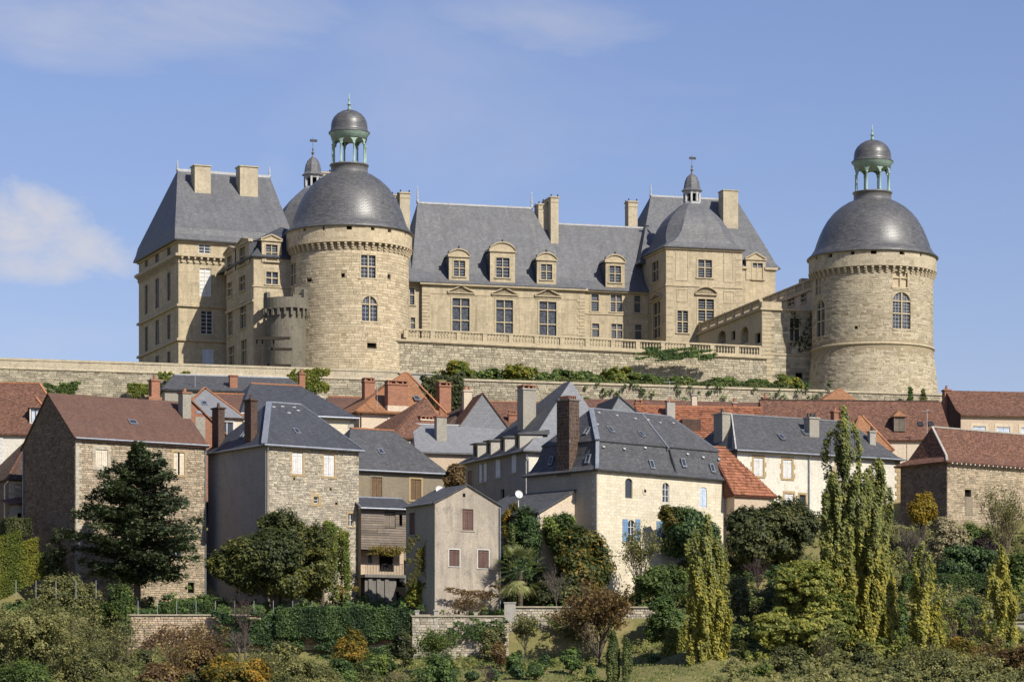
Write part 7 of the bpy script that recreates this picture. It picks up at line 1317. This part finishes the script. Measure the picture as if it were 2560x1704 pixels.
# grass blades on the lawn and rough undergrowth between the gardens
def scatter(x0, x1, y0, y1, n, zoff=.05): x, y = G.uniform(x0, x1, n), G.uniform(y0, y1, n); return np.stack([x, y, np.array([terr(a, b) for a, b in zip(x, y)]) + zoff], 1)
C = scatter(-30, 34, 216, 239.4, 26000); o = leaf_mesh('lawn_grass', 'leaf_grass', C, np.tile([0, -1, .35], (len(C), 1)) + G.normal(size=C.shape) * .4, G.uniform(.05, .11, len(C)), .35 + .35 * lump(C * .25, 5, 2) + G.normal(size=len(C)) * .2, None, 2.6, np.tile([0, 0, 1.0], (len(C), 1))); prop(o, 'rough grass blades over the garden lawn', None, None, 'stuff')
def under(name, label, x0, x1, y0, y1, ncl, mat, leaf=.14, h=.7):
    P_ = scatter(x0, x1, y0, y1, ncl, .2); w_ = lump(P_ * np.array([.55, .55, 0]), 6, int(ncl + x0)); P_ = P_[w_ > -.35]; w_ = w_[w_ > -.35]; P_[:, 2] += G.random(len(P_)) * h * np.clip(.35 + w_ * 1.5, .1, 2.2); C, Nn, S, T = clump_leaves(P_, .42, 26, leaf, np.tile([0, -.6, .6], (len(P_), 1)), .9, .22, np.clip(.45 + .35 * lump(P_ * .9, 5, 3) + G.normal(size=len(P_)) * .12, 0, 1)); prop(leaf_mesh(name, mat, C, Nn, S, T, None, 1.9), label, None, None, 'stuff')
under('undergrowth', 'rough undergrowth on the slope below the left houses', -42, -8, 240.5, 256, 1300, 'leaf_hedge', .15, .6); under('undergrowth', 'brambles on the slope at lower left', -42, -26, 214, 240, 700, 'leaf_olive'); under('undergrowth', 'scrub filling the garden slope at right', 14, 50, 236, 264, 2600, 'leaf_olive', .14, 1.0); under('undergrowth', 'scrub at the lower right', 20, 44, 214, 236, 900, 'leaf_olive', .14, .8); under('undergrowth', 'weeds along the foot of the garden walls', -30, 12, 233, 239.2, 260, 'leaf_grass', .12, .1); under('undergrowth', 'greenery filling the plots behind the worn gable house', -8, 20, 241.5, 256, 900, 'leaf_hedge')

under('undergrowth', 'tangled dry scrub along the bottom left of centre', -31, -6, 213, 224, 900, 'leaf_laurel', .13, 1.0); under('undergrowth', 'dark leafy scrub below the ruddy wall', -31, -8, 224, 231, 380, 'leaf_laurel', .13, .4); under('undergrowth', 'low dry scrub below the tallest poplar', 15, 44, 212, 226, 500, 'leaf_olive', .13, .6); under('undergrowth', 'leafy scrub between the poplars', 17, 44, 226, 238, 900, 'leaf_robinia', .15, 1.6)
for lb, u, vt, vb, hw, Y, mt, n in (('tall grey-green shrub below the clipped hedge at bottom', 700, 1600, 1760, 75, 224, 'leaf_olive', 280), ('yellowing shrub at the very bottom below the hedge', 560, 1625, 1770, 62, 222, 'leaf_autumn', 220), ('dark bush at the bottom beside the grey-green shrub', 850, 1645, 1770, 60, 222, 'leaf_hedge', 220), ('russet low shrub at the bottom near the left thicket', 395, 1640, 1770, 70, 222, 'leaf_brown', 220), ('dark green shrub left of the yellow right poplar', 2420, 1480, 1660, 62, 235, 'leaf_hedge', 260), ('leafy green shrub between middle poplar and lawn edge', 1690, 1560, 1680, 40, 232, 'leaf_robinia', 170), ('deep green shrub behind the light green tree', 1930, 1440, 1640, 80, 239, 'leaf_deep', 300), ('green shrub mass under the large dark tree', 1985, 1400, 1560, 90, 244, 'leaf_hedge', 300)): tree('shrub', lb, u, vt, vb, hw, Y, mt, n, 34, .5, .13, 'shrub', amp=.35, bottom=-1)

for lb, u, vt, vb, hw, Y, mt, n in (('dark green shrub at the bottom left of the tallest poplar', 1975, 1610, 1770, 70, 224, 'leaf_deep', 240), ('light green shrub at the bottom under the light green tree', 1890, 1655, 1770, 60, 222, 'leaf_green', 200), ('grey-green shrub at the bottom below the thin poplar', 2250, 1625, 1780, 75, 221, 'leaf_olive', 260), ('yellowing shrub at the bottom between thin and right poplars', 2400, 1590, 1760, 60, 225, 'leaf_autumn', 240), ('brown dry shrub in the bottom right corner', 2530, 1600, 1780, 80, 222, 'leaf_brown', 260), ('dark shrub behind the thin poplar foot', 2350, 1500, 1640, 50, 236, 'leaf_deep', 200)): tree('shrub', lb, u, vt, vb, hw, Y, mt, n, 34, .5, .13, 'shrub', amp=.4, bottom=-1)
bare('leafless pale stems between the thin and right poplars', 2420, 1500, 1700, 60, 230, 'twig_tan', 9, 4, 61, r0=.035); bare('leafless brown stems at the bottom by the tallest poplar', 2060, 1570, 1730, 50, 225, 'twig', 9, 4, 63, leafm='leaf_olive', nleaf=1500, leaf=.1, r0=.03)

ivy('weeds and creeper hanging on the grey garden wall', px_patch(1330, 1480, 1525, 1600, 240.2, 3, .8, 41), 1100, 'leaf_olive', .12, .3, 'creeper', 'creeper'); ivy('green creeper trails on the pale broken wall', px_patch(1120, 1270, 1545, 1610, 238.7, 1, .8, 43), 1100, 'leaf_hedge', .12, .3, 'creeper', 'creeper'); ivy('dry creeper on the ruddy wall near its left end', px_patch(345, 520, 1540, 1640, 239.2, 1, .9, 45), 1200, 'leaf_brown', .11, .2, 'creeper', 'creeper')
bare('leafless grey shrub at the very bottom left of centre', 660, 1610, 1740, 60, 222, 'twig', 9, 4, 71, leafm='leaf_olive', nleaf=1400, leaf=.1, r0=.03); bare('tall tan stems at the bottom beside the rust-brown shrub', 440, 1590, 1740, 40, 223, 'twig_tan', 8, 4, 73, leafm='leaf_brown', nleaf=900, leaf=.1, r0=.025); bare('brown weeds and dead stems on the lawn edge', 1222, 1640, 1710, 30, 226, 'twig_purple', 9, 3, 75, r0=.02); bare('half-bare olive shrub at the bottom right edge', 2300, 1590, 1760, 60, 223, 'twig', 10, 4, 77, leafm='leaf_olive', nleaf=2600, leaf=.11, r0=.035)
